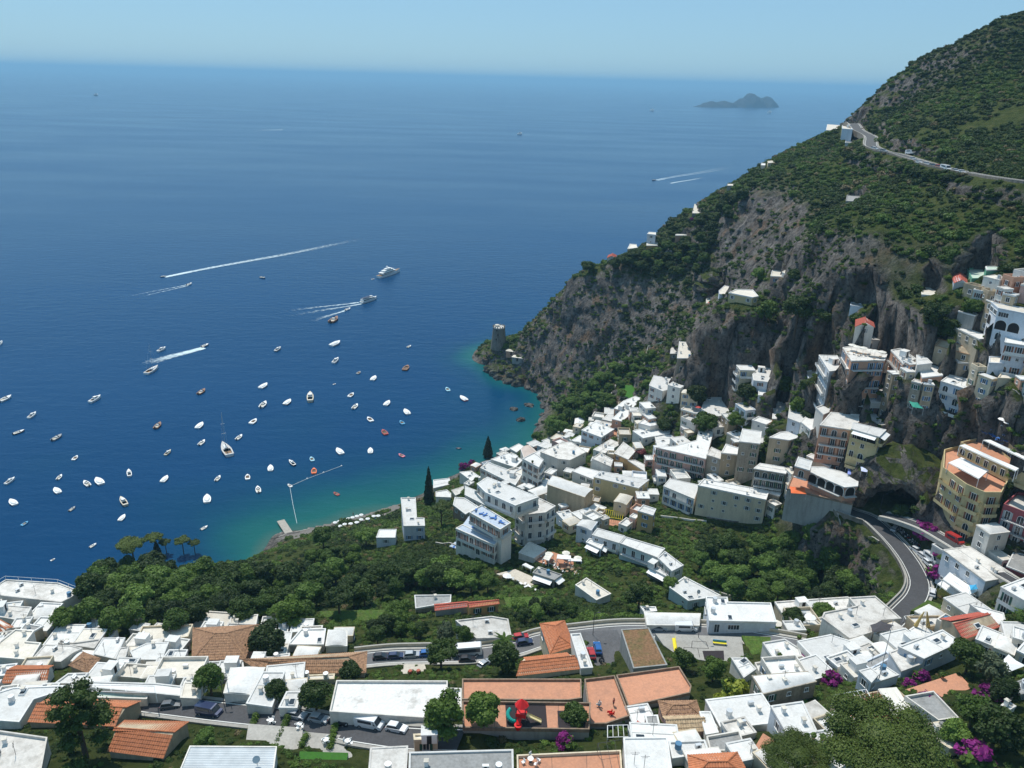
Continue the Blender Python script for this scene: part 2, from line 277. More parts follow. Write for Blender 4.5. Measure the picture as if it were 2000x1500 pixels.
HOUSE_TABLE = """
@A,0,1100,3.75
A;450,290 600,215 430,150 45,125 -60,190 0,240;60;Wd;nR;long weather-stained white roof above the sea, wooden railing frames on its far edge
A;175,425 230,325 -10,305 -60,385;30;Wd;n;low bulging white roof at the left edge below the stained sea-view roof
A;0,545 90,466 0,415 -90,430;30;Wo;go;orange tiled roof corner cut by the left edge of the photo
A;255,497 310,465 185,445 150,488;80;Tg;;tan box house with grey sheet roof beside the dark wood
A;225,712 300,590 190,580 250,500 115,490 0,580 -60,690;35;Wc;nu;large stepped cream-white roof at far left with a rooftop cooling unit
A;445,722 530,660 600,625 520,605 330,598 230,712;40;Wd;n;grey-streaked white roof left of the little brown pyramid roof
A;690,628 740,560 530,590 445,570 430,592;20;Wd;n;thin white roof edge in front of the pink-rimmed roof
A;700,612 785,485 610,480 525,597;30;Pc;u;square white roof with a dark pink rim by the dark wood
A;820,548 858,470 785,467 735,550;30;Ww;u;narrow white roof carrying an air unit beside the pink-rimmed roof
A;845,702 915,548 755,550 680,665;30;Ww;nu;bright white rectangular roof behind the brown pyramid roof
A;915,705 942,615 880,625 832,700;25;Wd;n;small white annex roof right of the bright rectangular roof
A;1380,548 1415,457 1045,472 985,600 1060,600 1075,585 1225,575;35;Cc;pu;wide cream flat roof with raised rim left of the brown hipped roof
A;1185,708 1235,580 1075,588 955,645 985,705;25;Ww;nu;smooth white roof in front of the wide cream roof
A;1340,722 1375,640 1240,640 1195,700;50;Ww;n;white sloping porch roof with small pediment beside the brown hipped roof
A;1415,705 1790,692 1888,452 1420,478;35;Pb;hb;big brown hipped tile roof beside the round dark green tree
A;640,797 725,700 610,655 515,745;30;Tb;hb;small brown pyramid-shaped tile roof among white flat roofs
A;20,875 335,862 380,752 118,752;30;Wo;go;low orange tiled roof left of the brown pyramid roof
A;800,868 905,742 715,728 590,880;20;Ww;n;smooth bright white roof left of the purple bougainvillea
A;585,885 645,810 500,815 405,885;20;Ww;n;lower white roof adjoining the bright roof by the bougainvillea
A;1265,805 1345,745 1240,692 1140,800;25;Tb;gbk;little brown gable roof fitted with blue-grey glass skylights
A;1325,975 1330,905 1150,885 600,870 560,900 1130,955;22;Ww;nv;row of low white bulging vaults above the street
A;1075,1000 1090,950 620,930 600,985;20;We;n;pale green glazed terrace roof behind the orange tiled ridge
A;140,1165 245,1000 400,950 470,900 100,915 -60,965 -60,1150;35;Ww;u;large white terrace-topped house at left edge beside orange tiles
A;215,1158 835,1190 1020,1012 365,988;30;To;go;long orange tiled roof half hidden behind the tall dark conifer
A;800,1370 1190,1420 1370,1165 915,1155;35;To;go;orange tiled gable roof nearest the bottom, broken by a stone side wall
A;300,1560 350,1290 0,1240 -60,1240 -60,1560;40;Wd;pn;stained white roof in the bottom left corner of the photo
A;1990,1600 2022,1352 1395,1348 1290,1600;40;Wg;qn;pale corrugated roof with a dish aerial at the bottom beside the lawn
A;1845,965 1940,765 1690,768 1640,950;25;Ww;vn;broad smooth white vaulted roof right of the young leafy tree
A;1465,992 1480,885 1350,872 1322,985;20;Wc;n;small plain cream roof left of the young leafy tree
A;1800,765 1830,715 1500,730 1480,770;15;Ww;n;thin white roof strip under the brown hipped roof
@B,480,1100,3.75
B;570,600 585,485 405,488 310,600;45;Gw;u;white roof over grey-green walls right of the round dark tree
B;740,605 742,498 605,490 585,605;30;Ww;v;small domed white roof with a castellated rim above the long tiled roof
B;190,1055 285,800 125,800 5,1030;30;Ww;n;stepped white roof with curved edge behind the small round street tree
B;375,1062 405,945 300,945 243,1060;20;Ww;n;small blank white roof between two street trees
B;140,805 868,800 878,648 -20,705;30;Tb;hb;very long brown tiled roof across the middle of the lower town
B;645,850 650,815 320,830 300,860;15;Cc;n;narrow cream roof ledge under the long brown tiled roof
B;1300,1145 1580,1120 1580,930 1478,928 1478,875 665,872 615,1100;25;Ws;pn;largest white flat roof with brown stains at its left, beside the parked vans
B;1245,335 1500,290 1503,237 1237,240;20;Ag;n;mottled grey concrete roof at the edge of the wood
B;1392,345 1620,318 1620,280 1388,300;40;Gr;gr;grey-pink cottage under a narrow red tiled roof
B;1645,322 1850,296 1845,268 1625,285;70;Or;grw;cottage with bright orange front and narrow red tiled roof
B;1690,555 1945,545 1920,415 1800,395 1540,425;25;Wd;u;off-white flat roof below the bright orange cottage
B;1170,1600 1185,1342 915,1355 895,1600;40;Rd;n;streaked white roof with red edge at the bottom beside the grey path
B;1195,1600 1960,1600 1955,1375 1200,1395;40;Pg;tn;sunken grey roof framed by pink rounded tiles at the bottom
B;1235,1300 1405,1295 1405,1252 1230,1262;90;Cc;;slim cream stair house under the dark street trees
@C,960,1100,3.75
C;430,657 598,605 532,425 360,446;60;Co;ho;tall orange hipped nave roof of the church by the car park
C;190,822 652,770 548,658 245,692;25;Co;go;low orange tiled wing in front of the church nave
C;655,775 740,770 650,520 580,525;25;Ww;n;long thin white roof strip beside the car park
C;1040,770 1285,745 1150,475 950,487;60;Gy;n;raised roof overgrown with dry brown grass between car park and play yard
C;-215,1010 560,1015 660,1000 655,860 -215,860;18;Gt;pn;long terracotta terrace above the playground
C;-210,1218 715,1232 725,1035 -215,1022;25;Gt;pn;terracotta playground terrace with black mats and red climbing tower
C;722,1190 840,1188 1012,1130 900,835 680,862;22;Gt;pn;terracotta terrace with small red spring toys
C;1002,1062 1452,962 1462,912 1372,768 912,832;25;Gt;pn;largest empty terracotta terrace beside the grass roof
C;1300,1235 1568,1222 1530,1115 1265,1125;60;Pp;gp;pink house with a tan pointed tile roof below the terracotta terraces
+;1268,1128 1526,1116 1492,1008 1232,1012;45;Pb;hb;
C;1155,1240 1240,1230 1215,1115 1125,1120;30;Pg;;small pink annex with grey flat roof beside the pink house
C;1040,1255 1120,1255 1110,1180 1030,1180;18;Pr;gr;tiny pink shed with red roof behind white pergola frames
C;990,1600 1330,1600 1285,1280 968,1283;40;Ww;nu;smooth white roof at the bottom next to the terracotta deck with chairs
C;1325,1435 1590,1395 1560,1305 1300,1315;25;Ww;n;white roof just below the pink house
C;1570,1255 1660,1240 1600,1090 1525,1090;30;Ww;n;white side roof leaning against the right of the pink house
C;1600,1392 1860,1380 1812,1240 1572,1282;22;Wg;pn;grey roof terrace bordered by pale steps right of the pink house
C;1470,1600 1900,1600 1790,1390 1450,1410;30;Wo;ho;orange pyramid tile roof at the bottom right of centre
C;190,1600 960,1600 945,1385 185,1420;34;Ct;pn;salmon roof deck with white garden chairs at the bottom edge
C;1140,452 1520,455 1530,370 1120,362;20;Ww;nv;long low white roof behind the roadside parapet
C;1120,365 1210,355 1200,325 1090,320;24;Ww;n;small white block at the left end of the roadside roof
@D,1440,1100,3.571
D;270,415 232,283 -66,276 -71,243 -219,238 -195,405;70;Bw;uD;white roadside house with dark doorways and a white pergola
D;330,380 720,330 830,300 770,240 262,275;42;Td;n;long pale roof of the tan house behind the cone-shaped bush
D;785,530 955,480 1000,400 1140,390 960,235 780,245 830,305 605,350 590,385;60;Wd;u;big bright roof with laundry and a torn dark awning
D;575,710 870,640 790,545 650,500 420,545;22;Ww;u;broad white roof with potted cacti along its back edge
D;260,680 445,650 430,600 330,535 178,560;50;Ww;;white house with clipped potted shrubs behind purple bougainvillea
D;150,770 520,715 450,655 120,705;12;Ww;pn;narrow white roof terrace above the old stone house
D;45,800 130,740 60,663 -40,665;20;Ww;n;small white roof left of the narrow roof terrace
D;180,912 550,825 490,757 105,785;110;Aw;vu;old stone house with arched white roof and dark doorway
D;345,1188 552,1170 455,968 235,1000;90;Bw;;pale blue house with pink-rimmed white roof above the big pine
D;730,1105 1350,1110 1100,880 660,970;22;Tt;pn;salmon roof terrace covered by white pergola frames
D;1400,1110 1540,1090 1365,905 1165,940;22;Wg;pn;pale grey flat roof with raised white rim beside the pergola terrace
D;1480,1292 1560,1285 1410,1108 1230,1138;16;Cc;n;cream sloping roof behind the big pine
D;1562,1294 1640,1287 1432,1112 1414,1112;16;Gg;n;dark grey strip roof beside the cream sloping roof
D;1300,668 1555,550 1430,468 1125,585;110;Bw;u;white-roofed house with pink rim and blue-grey shaded wall
D;1145,755 1295,700 1150,590 1060,625;60;Bd;u;lower white roof with dark ring-shaped plant beds
D;925,745 1080,660 1040,622 868,700;22;Bg;n;sloping pale metal shed roof left of the ring-shaped beds
D;960,832 1125,780 1015,708 940,745;55;Bw;u;white roof with thin mast and orange awning in front
D;935,832 985,775 930,730 850,752;80;Bw;;small pale stair block left of the tall thin mast
D;1580,527 1825,440 1680,345 1428,388;45;Ts;gs;red tiled gable house with one skylight
D;1815,432 1870,410 1855,350 1625,290;12;Ww;n;white roof strip behind the red tiled gable
D;1870,525 2060,505 2060,415 1840,412;12;Ww;nu;white terrace roof right of the red tiled gable
D;1275,470 1400,440 1410,375 1180,380;35;Td;pn;small courtyard roof with ochre cloth poles left of the red tiled gable
D;1830,1062 1940,1000 1880,962 1800,1030;16;Wd;n;tiny garden hut with dirty white roof among shrubs on the right
D;1975,915 2060,900 2060,790 1890,850;16;Gg;n;dark grey pavilion roof at the right edge beneath the shade sail
@E,1560,860,4.411
E;1610,1215 1870,1170 1470,915 1245,945;110;Bd;u;long pale blue house with flaking white roof beside the hairpin road
E;1245,958 1390,915 1300,880 1150,900;20;Ww;n;pointed white porch roof at the end of the long pale blue house
E;1440,400 1600,470 1740,470 1850,270 1400,60 1250,100 1240,255;330;Yt;pz;large yellow cliffside hotel with white awnings and terraces
+r;1880,285 2150,400 2150,120 1640,-20 1390,35;110;Yt;pz;
+r;2060,235 2200,270 2200,60 1850,-60 1720,-30;90;Yt;pz;
+;1575,650 1680,580 1590,520 1480,545;185;Yt;pz;
E;1760,570 2100,700 2100,500 1880,465;210;Kd;pz;crimson house with white balconies at the right edge
E;1790,1085 2100,1210 2100,1010 1850,965;60;Kg;;low crimson garage block below the crimson house
@F,1360,740,4.411
F;1345,1085 1395,915 1100,850 850,790 780,950;105;Gt;n;salmon house with three dark arches and an orange awning
+r;1275,935 1390,925 1395,865 1250,800 1100,760 985,758 975,805;135;Sw;zx;
+r;975,790 998,712 880,675 848,752;95;Sw;z;
F;1150,762 1175,725 990,645 950,665;34;Cw;;cream top house with white roof behind the dark arches
F;770,818 790,765 550,728 495,772;150;Aw;z;pinkish flat house with laundry on its balconies
F;548,560 562,455 398,432 370,540;270;Aw;;tall narrow tower house with white top and mossy grey lower wall
F;355,655 365,600 255,565 215,640;160;Tw;;flaking tan house joined to the tall narrow tower house
F;235,700 240,640 130,590 90,655;150;Ad;;crumbling tan house right of the pink building
F;600,1045 625,970 65,865 15,920;190;Cw;u;long cream building with dark square windows over a stone base
F;715,1010 732,985 510,925 490,945;60;Aw;n;low roof at the right end of the long cream building
F;655,345 785,352 800,215 668,188;110;Ow;u;orange-fronted house with a bright white roof
F;790,338 895,378 950,320 805,230;95;Bw;;pale blue fronted house attached to the orange-fronted one
F;985,440 1055,415 1065,315 955,312 900,370;60;Ww;;white roofed house right of the pale blue front
F;1095,312 1190,272 1100,226 1030,250;20;Ww;n;small raised white roof at the back of the upper cluster
F;800,530 965,485 960,435 720,462 630,505;140;Tw;;blank ochre-tan house with a folded white roof
F;1330,440 1400,370 1400,310 1160,290 1065,400;150;Sd;z;stone and pink house with plants on its roof terrace
F;1575,500 1635,440 1350,375 1335,430;130;Yw;zm;yellow house with blue-green awnings beside the rock pillar
F;1520,380 1610,330 1450,272 1400,318;40;Yw;;small yellow top house against the rock pillar
@G,1000,740,4.411
G;1670,690 1735,455 1610,440 1590,530 1400,580 1240,590;165;Pw;zu;pink house with dark green shutters and an L-shaped white roof
G;1000,695 1065,620 960,545 880,640;90;Od;;tan-orange box house left of the red-flowering dome
G;1145,800 1140,740 1060,700 1000,705;60;Od;n;lower tan-orange wing under the red-flowering dome
G;1130,512 1360,470 1365,430 1130,420 1040,450;80;Ww;u;white house with rippling vaulted roofs near the green slope
+r;1190,412 1305,390 1175,318 1090,385;28;Ww;n;
G;1255,592 1430,545 1375,490 1225,480;60;Cw;u;cream-walled house behind the pink house
G;770,505 880,435 715,372 600,442;80;Bw;u;white house with bluish wall at the edge of the green slope
G;310,560 545,495 465,448 255,535;12;Ww;n;flat white triangular roof tucked into the shrubs
G;800,530 965,490 880,447 780,470;25;St;pn;small terracotta roof terrace beside the bluish-walled house
G;500,700 640,630 510,545 440,545 245,630 400,690;130;Wd;u;large white house with cluttered stepped roof and arched door
G;110,700 240,655 150,570 75,600;40;Wp;vn;pinkish rounded vault roof above the tower-like white house
G;230,765 270,700 190,640 90,690;220;Ww;z;tower-like white house with stacked arched windows
G;850,760 870,700 760,640 690,690;90;Wd;u;white terrace house with pale blue awning in the middle of the cluster
G;800,640 940,560 850,520 700,610;60;Wd;u;low white roofs left of the tan-orange box house
G;1090,940 1180,870 760,795 705,845;140;Yw;u;yellow-walled long house with white shutters and white roof
G;1215,1180 1240,1125 1130,1090 1085,1140;150;Hw;;ochre house with white top floor and arched window
G;700,865 760,800 590,755 520,795;70;Ww;;white house between the tower-like house and the yellow-walled one
G;625,1020 700,950 350,832 305,910;185;Tw;vn;tall windowless tan building with vaulted white roof
G;1570,1035 1612,915 1360,860 1305,925;130;Ww;z;white cafe building with long dark glazed veranda
G;945,365 1030,300 1180,190 1060,150 960,190 880,255 940,272 862,345;50;Sw;u;villa with rosy walls and zigzag white roof above the walled garden
@H,680,860,4.411
H;1440,390 1495,300 1200,190 1140,240;60;Ww;u;long white roofed house at the sea side of the village
H;1440,235 1505,170 1380,110 1230,165;30;Ww;u;white roof in a second row nearest the sea
H;1450,105 1515,55 1470,30 1390,70;25;Ww;n;small white roof at the seaward tip of the village
H;1260,905 1290,870 985,728 928,760;165;Wb;zf;white terraced hotel with blue tiled floors and red-brown doors
+r;1285,868 1320,780 1050,640 985,728;2;Wb;n;
+;1322,838 1408,778 1340,735 1250,795;232;Ww;n;
+r;1310,772 1400,715 1150,562 1045,625;66;Wb;z;
+r;1440,562 1640,490 1200,318 1110,375 1185,450;115;Ww;zu;
H;1700,625 1785,570 1640,500 1440,562 1530,645;262;Wd;z;right wing of the terraced hotel with glazed top room
H;1180,560 1120,440 1010,395 1005,470;60;Ww;a;white wing with a big arched window left of the terraced hotel
H;480,742 660,740 655,675 590,670 580,500 455,500;130;Bw;u;three-step white seaside house left of the tall cypress
H;405,840 415,768 268,770 243,840;60;Bw;k;small white house with one blue skylight in front of the seaside house
H;735,415 885,380 870,330 735,345;22;Ww;n;white roof just right of the tall cypress tip
H;885,495 885,460 850,430 755,445 755,490;18;Ww;n;low white roof tucked behind the round pine
H;1010,640 1120,575 1000,500 920,495 905,560;60;Nw;;brown stone house with smooth white roof next to the round pine
H;1060,350 1140,320 1060,265 960,275;22;Ww;u;white roof below the purple bougainvillea by the water
H;925,475 1005,440 1000,395 890,430;22;Cd;n;little cream roof between cypress and terraced hotel
H;1600,1018 1705,940 1560,875 1470,970;20;Wc;n;square cream canopy roof of the restaurant under the hotel
H;1775,1208 1840,1162 1640,1093 1590,1145;60;Gg;G;pool bar with wavy pale blue canopy roof
@I,1040,960,4.411
I;505,335 560,262 430,242 380,290;130;Bw;v;white block house with domed roof at the top of the lower row
I;745,445 795,385 560,318 515,375;100;Bw;z;white middle house of the lower row with grey arches
I;1075,572 1140,495 800,395 755,450;100;Qw;z;aqua-walled long house of the lower row
I;590,500 615,450 490,408 462,440;60;Bw;m;white house with shaded roof porch in front of the lower row
I;1200,690 1300,640 1140,520 1080,575;120;Ww;u;stepped white house at the bend of the lower row
I;1165,742 1210,705 1030,610 995,650;60;Gw;m;covered porch with dark openings in front of the stepped white house
I;1340,945 1480,925 1620,900 1310,740 1180,830;75;Qw;u;long white roof with aqua walls at the right end of the lower row
I;550,940 675,885 465,750 370,810;22;Wc;n;single white-roofed cabin with a red awning among trees
@J,1560,500,4.411
J;265,995 390,980 330,860 175,855;165;Bw;uz;pale blue cube house with a corner terrace
J;160,1205 350,1182 200,980 50,1000;45;Bc;pn;walled terrace under the pale blue cube house
J;455,905 740,900 760,850 500,775 380,790;205;Sd;z;salmon hotel block with umbrellas along its roof
J;900,932 1010,890 880,800 795,815;130;Sw;zu;salmon stair-stepped house with vaulted skylights
J;1020,940 1150,925 1080,860 1015,855;30;Ww;u;white box house between salmon blocks and brown ruin
J;1065,1050 1240,1030 1190,945 1030,945;45;Sw;;smooth white domed roof right of the salmon balconies
J;610,1330 760,1330 815,1260 700,1180 500,1100 510,1220;50;Pt;pn;oval pink walled terrace with a lone pine
+r;540,1185 700,1190 735,1135 620,1025 530,1030;22;Ww;n;
+r;600,1262 775,1265 700,1192 555,1183;22;Ww;n;
J;1430,1145 1545,1085 1300,1025 1225,1080;140;Bw;zu;white house with curved gable facing the rock pillar
J;1375,920 1550,935 1480,875 1320,855;70;Aw;;white roof over a grey-brown veranda above the curved gable house
J;1555,718 1700,715 1370,600 1310,600;150;Cw;;long cream school-like house with one blank end wall
J;1720,452 2060,520 2060,470 1660,400;190;Bc;aj;grey villa with glass veranda over three big arches
J;1520,515 1555,500 1390,470 1375,478;50;Gw;;dark open garage with a thin white roof
J;1775,745 2060,790 2060,700 1785,700;130;Bw;z;pale blue house with turquoise awning at the right edge
J;1640,925 1900,935 1900,865 1640,872;120;Bc;a;weathered house with two arched openings at the right
J;1715,1055 1890,1065 1880,1020 1745,1012;100;Cc;a;small arched house with dark blue doors at the right
J;1340,232 1452,232 1440,172 1318,165;60;Br;gr;pale house with bright red roof high under the cliff
J;1620,122 1735,120 1725,92 1610,92;60;Ee;;green glazed kiosk high on the right slope
J;1490,205 1680,200 1620,112 1445,115;25;Ee;pn;green terrace dotted with chairs beside the red roof
J;1060,332 1222,347 1180,285 1055,265;14;Wc;n;flat white roof on top of the wooded rock stack
J;445,425 610,452 600,425 450,398;85;Bg;;pale blue house with green roof under the brown cliff
J;490,607 650,612 640,570 495,548;150;Wr;gr;white house with bright red roof left of the rock stack
J;640,722 715,726 640,655 570,662;90;Wg;n;blank white wing below the white red-roofed house
J;1175,772 1480,850 1450,812 1180,715;90;Tb;gb;brown-roofed old house with shaded blue-grey balcony
@K,1200,500,4.411
K;1190,360 1240,350 1190,295 1050,290 985,320;70;Yc;;yellow villa on the cliff edge
K;905,330 985,335 1060,280 950,255 900,300;60;Bc;;white left half of the yellow cliff-edge villa
K;790,415 960,405 900,340 790,370;20;Wc;pn;white cliff-edge terrace with red deckchairs
K;1345,178 1445,182 1440,135 1360,125;80;Pc;;pale pink cottage among green trees above the yellow villa
K;1500,168 1600,124 1520,100 1445,138;50;Wc;;cottage with mint white roof beside the pale pink cottage
K;540,882 705,884 705,850 655,840 655,745 560,738;130;Ac;u;stone house with white roofs at the foot of the orange cliff
K;480,842 545,842 550,790 490,780;90;Ad;;grey annex left of the stone house under the orange cliff
K;415,1165 530,1130 520,1060 340,1030 300,1115;80;Ww;u;white villa beside the small green lawn
K;1200,1072 1320,1085 1380,975 1260,955 1190,1020;80;Bw;u;white house with small dark window below the cliff centre
K;1240,1202 1340,1210 1330,1120 1245,1115;55;Bw;;lower annex of the white house below the cliff centre
K;860,1390 1010,1365 945,1225 785,1215 750,1320;75;Bw;u;white house above the red parasol patio
@L,1120,280,4.1667
L;1250,345 1320,345 1320,330 1255,330;55;Gc;;grey watch house on the far ridge among pines
L;965,570 1030,570 1010,500 985,492;34;Gc;;grey house above the pink flowers on the far ridge
L;600,738 670,745 670,725 615,722;50;Bc;;pale box house at the rim of the headland
L;830,750 920,750 925,740 835,740;60;Sc;;pinkish house with terracotta wall on the headland
L;595,832 690,832 685,805 600,800;34;Oc;;blue-topped house with peach front on the headland
L;440,862 520,852 510,825 460,820;24;Sc;;peach garden house at the rim of the headland
L;275,932 345,932 350,910 285,910;30;Wr;gr;red-roofed cottage at the outer headland
L;750,882 800,882 800,850 770,850;20;Oc;;small orange hut below the pinkish headland house
L;1525,182 1560,182 1560,165 1530,162;18;Ww;;white cube on the skyline of the far ridge
L;1585,162 1640,157 1620,138 1580,145;20;Cc;;cream hut just right of the white skyline cube
@M,1520,0,4.1667
M;390,1060 500,1064 510,1020 400,1012;30;Ac;;stone lookout house at the coast road viewpoint
M;520,1050 605,1056 560,1015 520,1015;20;Bc;;white canopy house beside the coast road bend
M;545,1165 700,1170 650,1120 560,1110;22;Bg;;long pale kiosk roof below the coast road bend
M;550,1640 710,1650 690,1600 560,1590;30;Gg;;grey shed alone on the green slope under the coast road
"""
# ---------------------------------------------------------------- surface materials
def surf_mat(name, col, dirt=(.35, .32, .27), amt=.25, sc=.35, streak=False, rough=.85, lo=.45, hi=.75, bump=.3, fine=.08, bs=6.0):
    """plaster or stone: base colour, patches of dirt and fine mottling fixed to the place"""
    if name in MATS: return MATS[name]
    m = bpy.data.materials.new(name); m.use_nodes = True; MATS[name] = m
    n = m.node_tree.nodes; l = m.node_tree.links; b = n['Principled BSDF']
    b.inputs['Roughness'].default_value = rough; b.inputs['Specular IOR Level'].default_value = .2
    g = n.new('ShaderNodeNewGeometry'); mp = n.new('ShaderNodeMapping'); l.new(g.outputs['Position'], mp.inputs['Vector'])
    mp.inputs['Scale'].default_value = (1, 1, .16) if streak else (1, 1, 1)
    t = n.new('ShaderNodeTexNoise'); t.inputs['Scale'].default_value = sc; t.inputs['Detail'].default_value = 6; t.inputs['Roughness'].default_value = .65
    l.new(mp.outputs[0], t.inputs['Vector'])
    r = n.new('ShaderNodeMapRange'); r.inputs['From Min'].default_value = lo; r.inputs['From Max'].default_value = hi; r.inputs['To Max'].default_value = amt
    l.new(t.outputs['Fac'], r.inputs['Value'])
    t2 = n.new('ShaderNodeTexNoise'); t2.inputs['Scale'].default_value = 2.2; t2.inputs['Detail'].default_value = 5
    l.new(g.outputs['Position'], t2.inputs['Vector'])
    r2 = n.new('ShaderNodeMapRange'); r2.inputs['From Min'].default_value = .3; r2.inputs['From Max'].default_value = .7
    r2.inputs['To Min'].default_value = 1 - fine; r2.inputs['To Max'].default_value = 1 + fine * .6
    l.new(t2.outputs['Fac'], r2.inputs['Value'])
    oi = n.new('ShaderNodeObjectInfo'); rv = n.new('ShaderNodeMapRange'); rv.inputs['To Min'].default_value = .80; rv.inputs['To Max'].default_value = 1.04; l.new(oi.outputs['Random'], rv.inputs['Value']); pr_ = n.new('ShaderNodeMath'); pr_.operation = 'MULTIPLY'; l.new(r2.outputs[0], pr_.inputs[0]); l.new(rv.outputs[0], pr_.inputs[1])
    mx = n.new('ShaderNodeMix'); mx.data_type = 'RGBA'; mx.inputs['A'].default_value = (*col, 1); mx.inputs['B'].default_value = (*dirt, 1)
    l.new(r.outputs[0], mx.inputs['Factor'])
    ml = n.new('ShaderNodeMix'); ml.data_type = 'RGBA'; ml.blend_type = 'MULTIPLY'; ml.inputs['Factor'].default_value = 1
    l.new(mx.outputs['Result'], ml.inputs['A']); l.new(pr_.outputs[0], ml.inputs['B']); l.new(ml.outputs['Result'], b.inputs['Base Color'])
    if bump:
        t3 = n.new('ShaderNodeTexNoise'); t3.inputs['Scale'].default_value = bs; t3.inputs['Detail'].default_value = 3
        l.new(g.outputs['Position'], t3.inputs['Vector'])
        bp = n.new('ShaderNodeBump'); bp.inputs['Strength'].default_value = bump; bp.inputs['Distance'].default_value = .12
        l.new(t3.outputs['Fac'], bp.inputs['Height']); l.new(bp.outputs[0], b.inputs['Normal'])
    return m
GREY = (.30, .28, .25)
WALL = {
 'W': surf_mat('white_plaster', (.78, .74, .67), (.42, .38, .32), .5, .5, True),
 'B': surf_mat('blue_white_plaster', (.66, .70, .75), (.38, .38, .38), .4, .5, True),
 'C': surf_mat('cream_plaster', (.70, .60, .44), (.34, .28, .20), .55, .6, True),
 'T': surf_mat('tan_plaster', (.52, .42, .29), (.24, .19, .14), .7, .6, True),
 'P': surf_mat('pink_plaster', (.62, .40, .34), (.36, .24, .20), .5, .6, True),
 'S': surf_mat('salmon_plaster', (.64, .36, .24), (.42, .30, .24), .5, .5, True),
 'Y': surf_mat('yellow_plaster', (.62, .51, .28), (.36, .28, .15), .5, .6, True),
 'O': surf_mat('orange_plaster', (.62, .36, .15), (.40, .26, .15), .5, .6, True),
 'A': surf_mat('aged_stone_wall', (.38, .33, .26), (.15, .13, .10), .8, .8, True, bump=.8, fine=.2),
 'N': surf_mat('brown_stone_wall', (.34, .25, .18), (.16, .12, .09), .8, .8, True, bump=.8, fine=.2),
 'G': surf_mat('grey_concrete_wall', (.36, .36, .34), (.18, .18, .16), .7, .7, True),
 'K': surf_mat('crimson_plaster', (.42, .11, .12), (.30, .12, .12), .5, .6, True),
 'Q': surf_mat('aqua_plaster', (.55, .66, .66), (.36, .40, .40), .4, .5, True),
 'E': surf_mat('green_panels', (.16, .42, .30), (.10, .28, .20), .4, .5, True),
 'H': surf_mat('ochre_plaster', (.58, .40, .17), (.36, .25, .13), .6, .6, True),
 'R': surf_mat('red_edged_plaster', (.55, .20, .17), (.4, .3, .25), .5, .6, True),
}
ROOF = {
 'w': surf_mat('white_roof', (.74, .73, .70), (.42, .39, .34), .5, .42, fine=.09, lo=.47, hi=.8),
 'd': surf_mat('weathered_white_roof', (.70, .67, .62), (.30, .27, .23), .75, .35, fine=.12, lo=.46, hi=.74),
 's': surf_mat('stained_white_roof', (.76, .74, .70), (.22, .18, .14), .6, .22, fine=.10, lo=.56, hi=.72),
 'c': surf_mat('cream_roof', (.72, .67, .58), (.40, .35, .28), .5, .4, fine=.08),
 'g': surf_mat('grey_roof', (.34, .34, .33), (.18, .18, .17), .7, .6, fine=.15),
 't': surf_mat('terracotta_paving', (.58, .28, .17), (.36, .20, .14), .55, .5, fine=.12),
 'b': surf_mat('blue_tiled_floor', (.50, .58, .68), (.6, .64, .7), .8, 1.2, fine=.15),
 'p': surf_mat('pinkish_roof', (.66, .55, .48), (.4, .32, .27), .5, .4),
 'e': surf_mat('pale_green_roof', (.55, .66, .56), (.35, .42, .36), .5, .4),
 'y': surf_mat('dry_grass_roof', (.26, .15, .08), (.10, .12, .04), .9, .5, fine=.4, bump=1.0, bs=3.0),
 'o': surf_mat('orange_clay_tiles', (.56, .21, .10), (.30, .13, .08), .7, 1.1, fine=.28),
 'r': surf_mat('red_clay_tiles', (.52, .13, .09), (.3, .1, .08), .5, 1.1, fine=.25),
 'h': surf_mat('brown_clay_tiles', (.46, .27, .16), (.22, .13, .09), .8, 1.4, fine=.35),
 'k': surf_mat('tan_clay_tiles', (.54, .40, .25), (.30, .2, .13), .8, 1.4, fine=.3),
}
GLASS = mat('window_glass', (.03, .04, .05), .08, spec=.6)
DARK = mat('dark_opening', (.025, .022, .02), .9)
FRAMES = {'W': mat('white_frame', (.75, .75, .73), .5), 'g': mat('green_shutter', (.03, .10, .07), .6), 'b': mat('brown_shutter', (.22, .09, .05), .6),
          'l': mat('blue_shutter', (.10, .20, .34), .6), 'y': mat('grey_shutter', (.38, .40, .40), .6)}
METAL = mat('pale_metal', (.6, .62, .63), .4, .3)
DKMET = mat('dark_metal', (.08, .08, .08), .5, .3)
WHITE = mat('white_paint', (.8, .8, .78), .5)
STONE = surf_mat('stone_block', (.40, .37, .32), (.2, .18, .15), .6, 1.0)

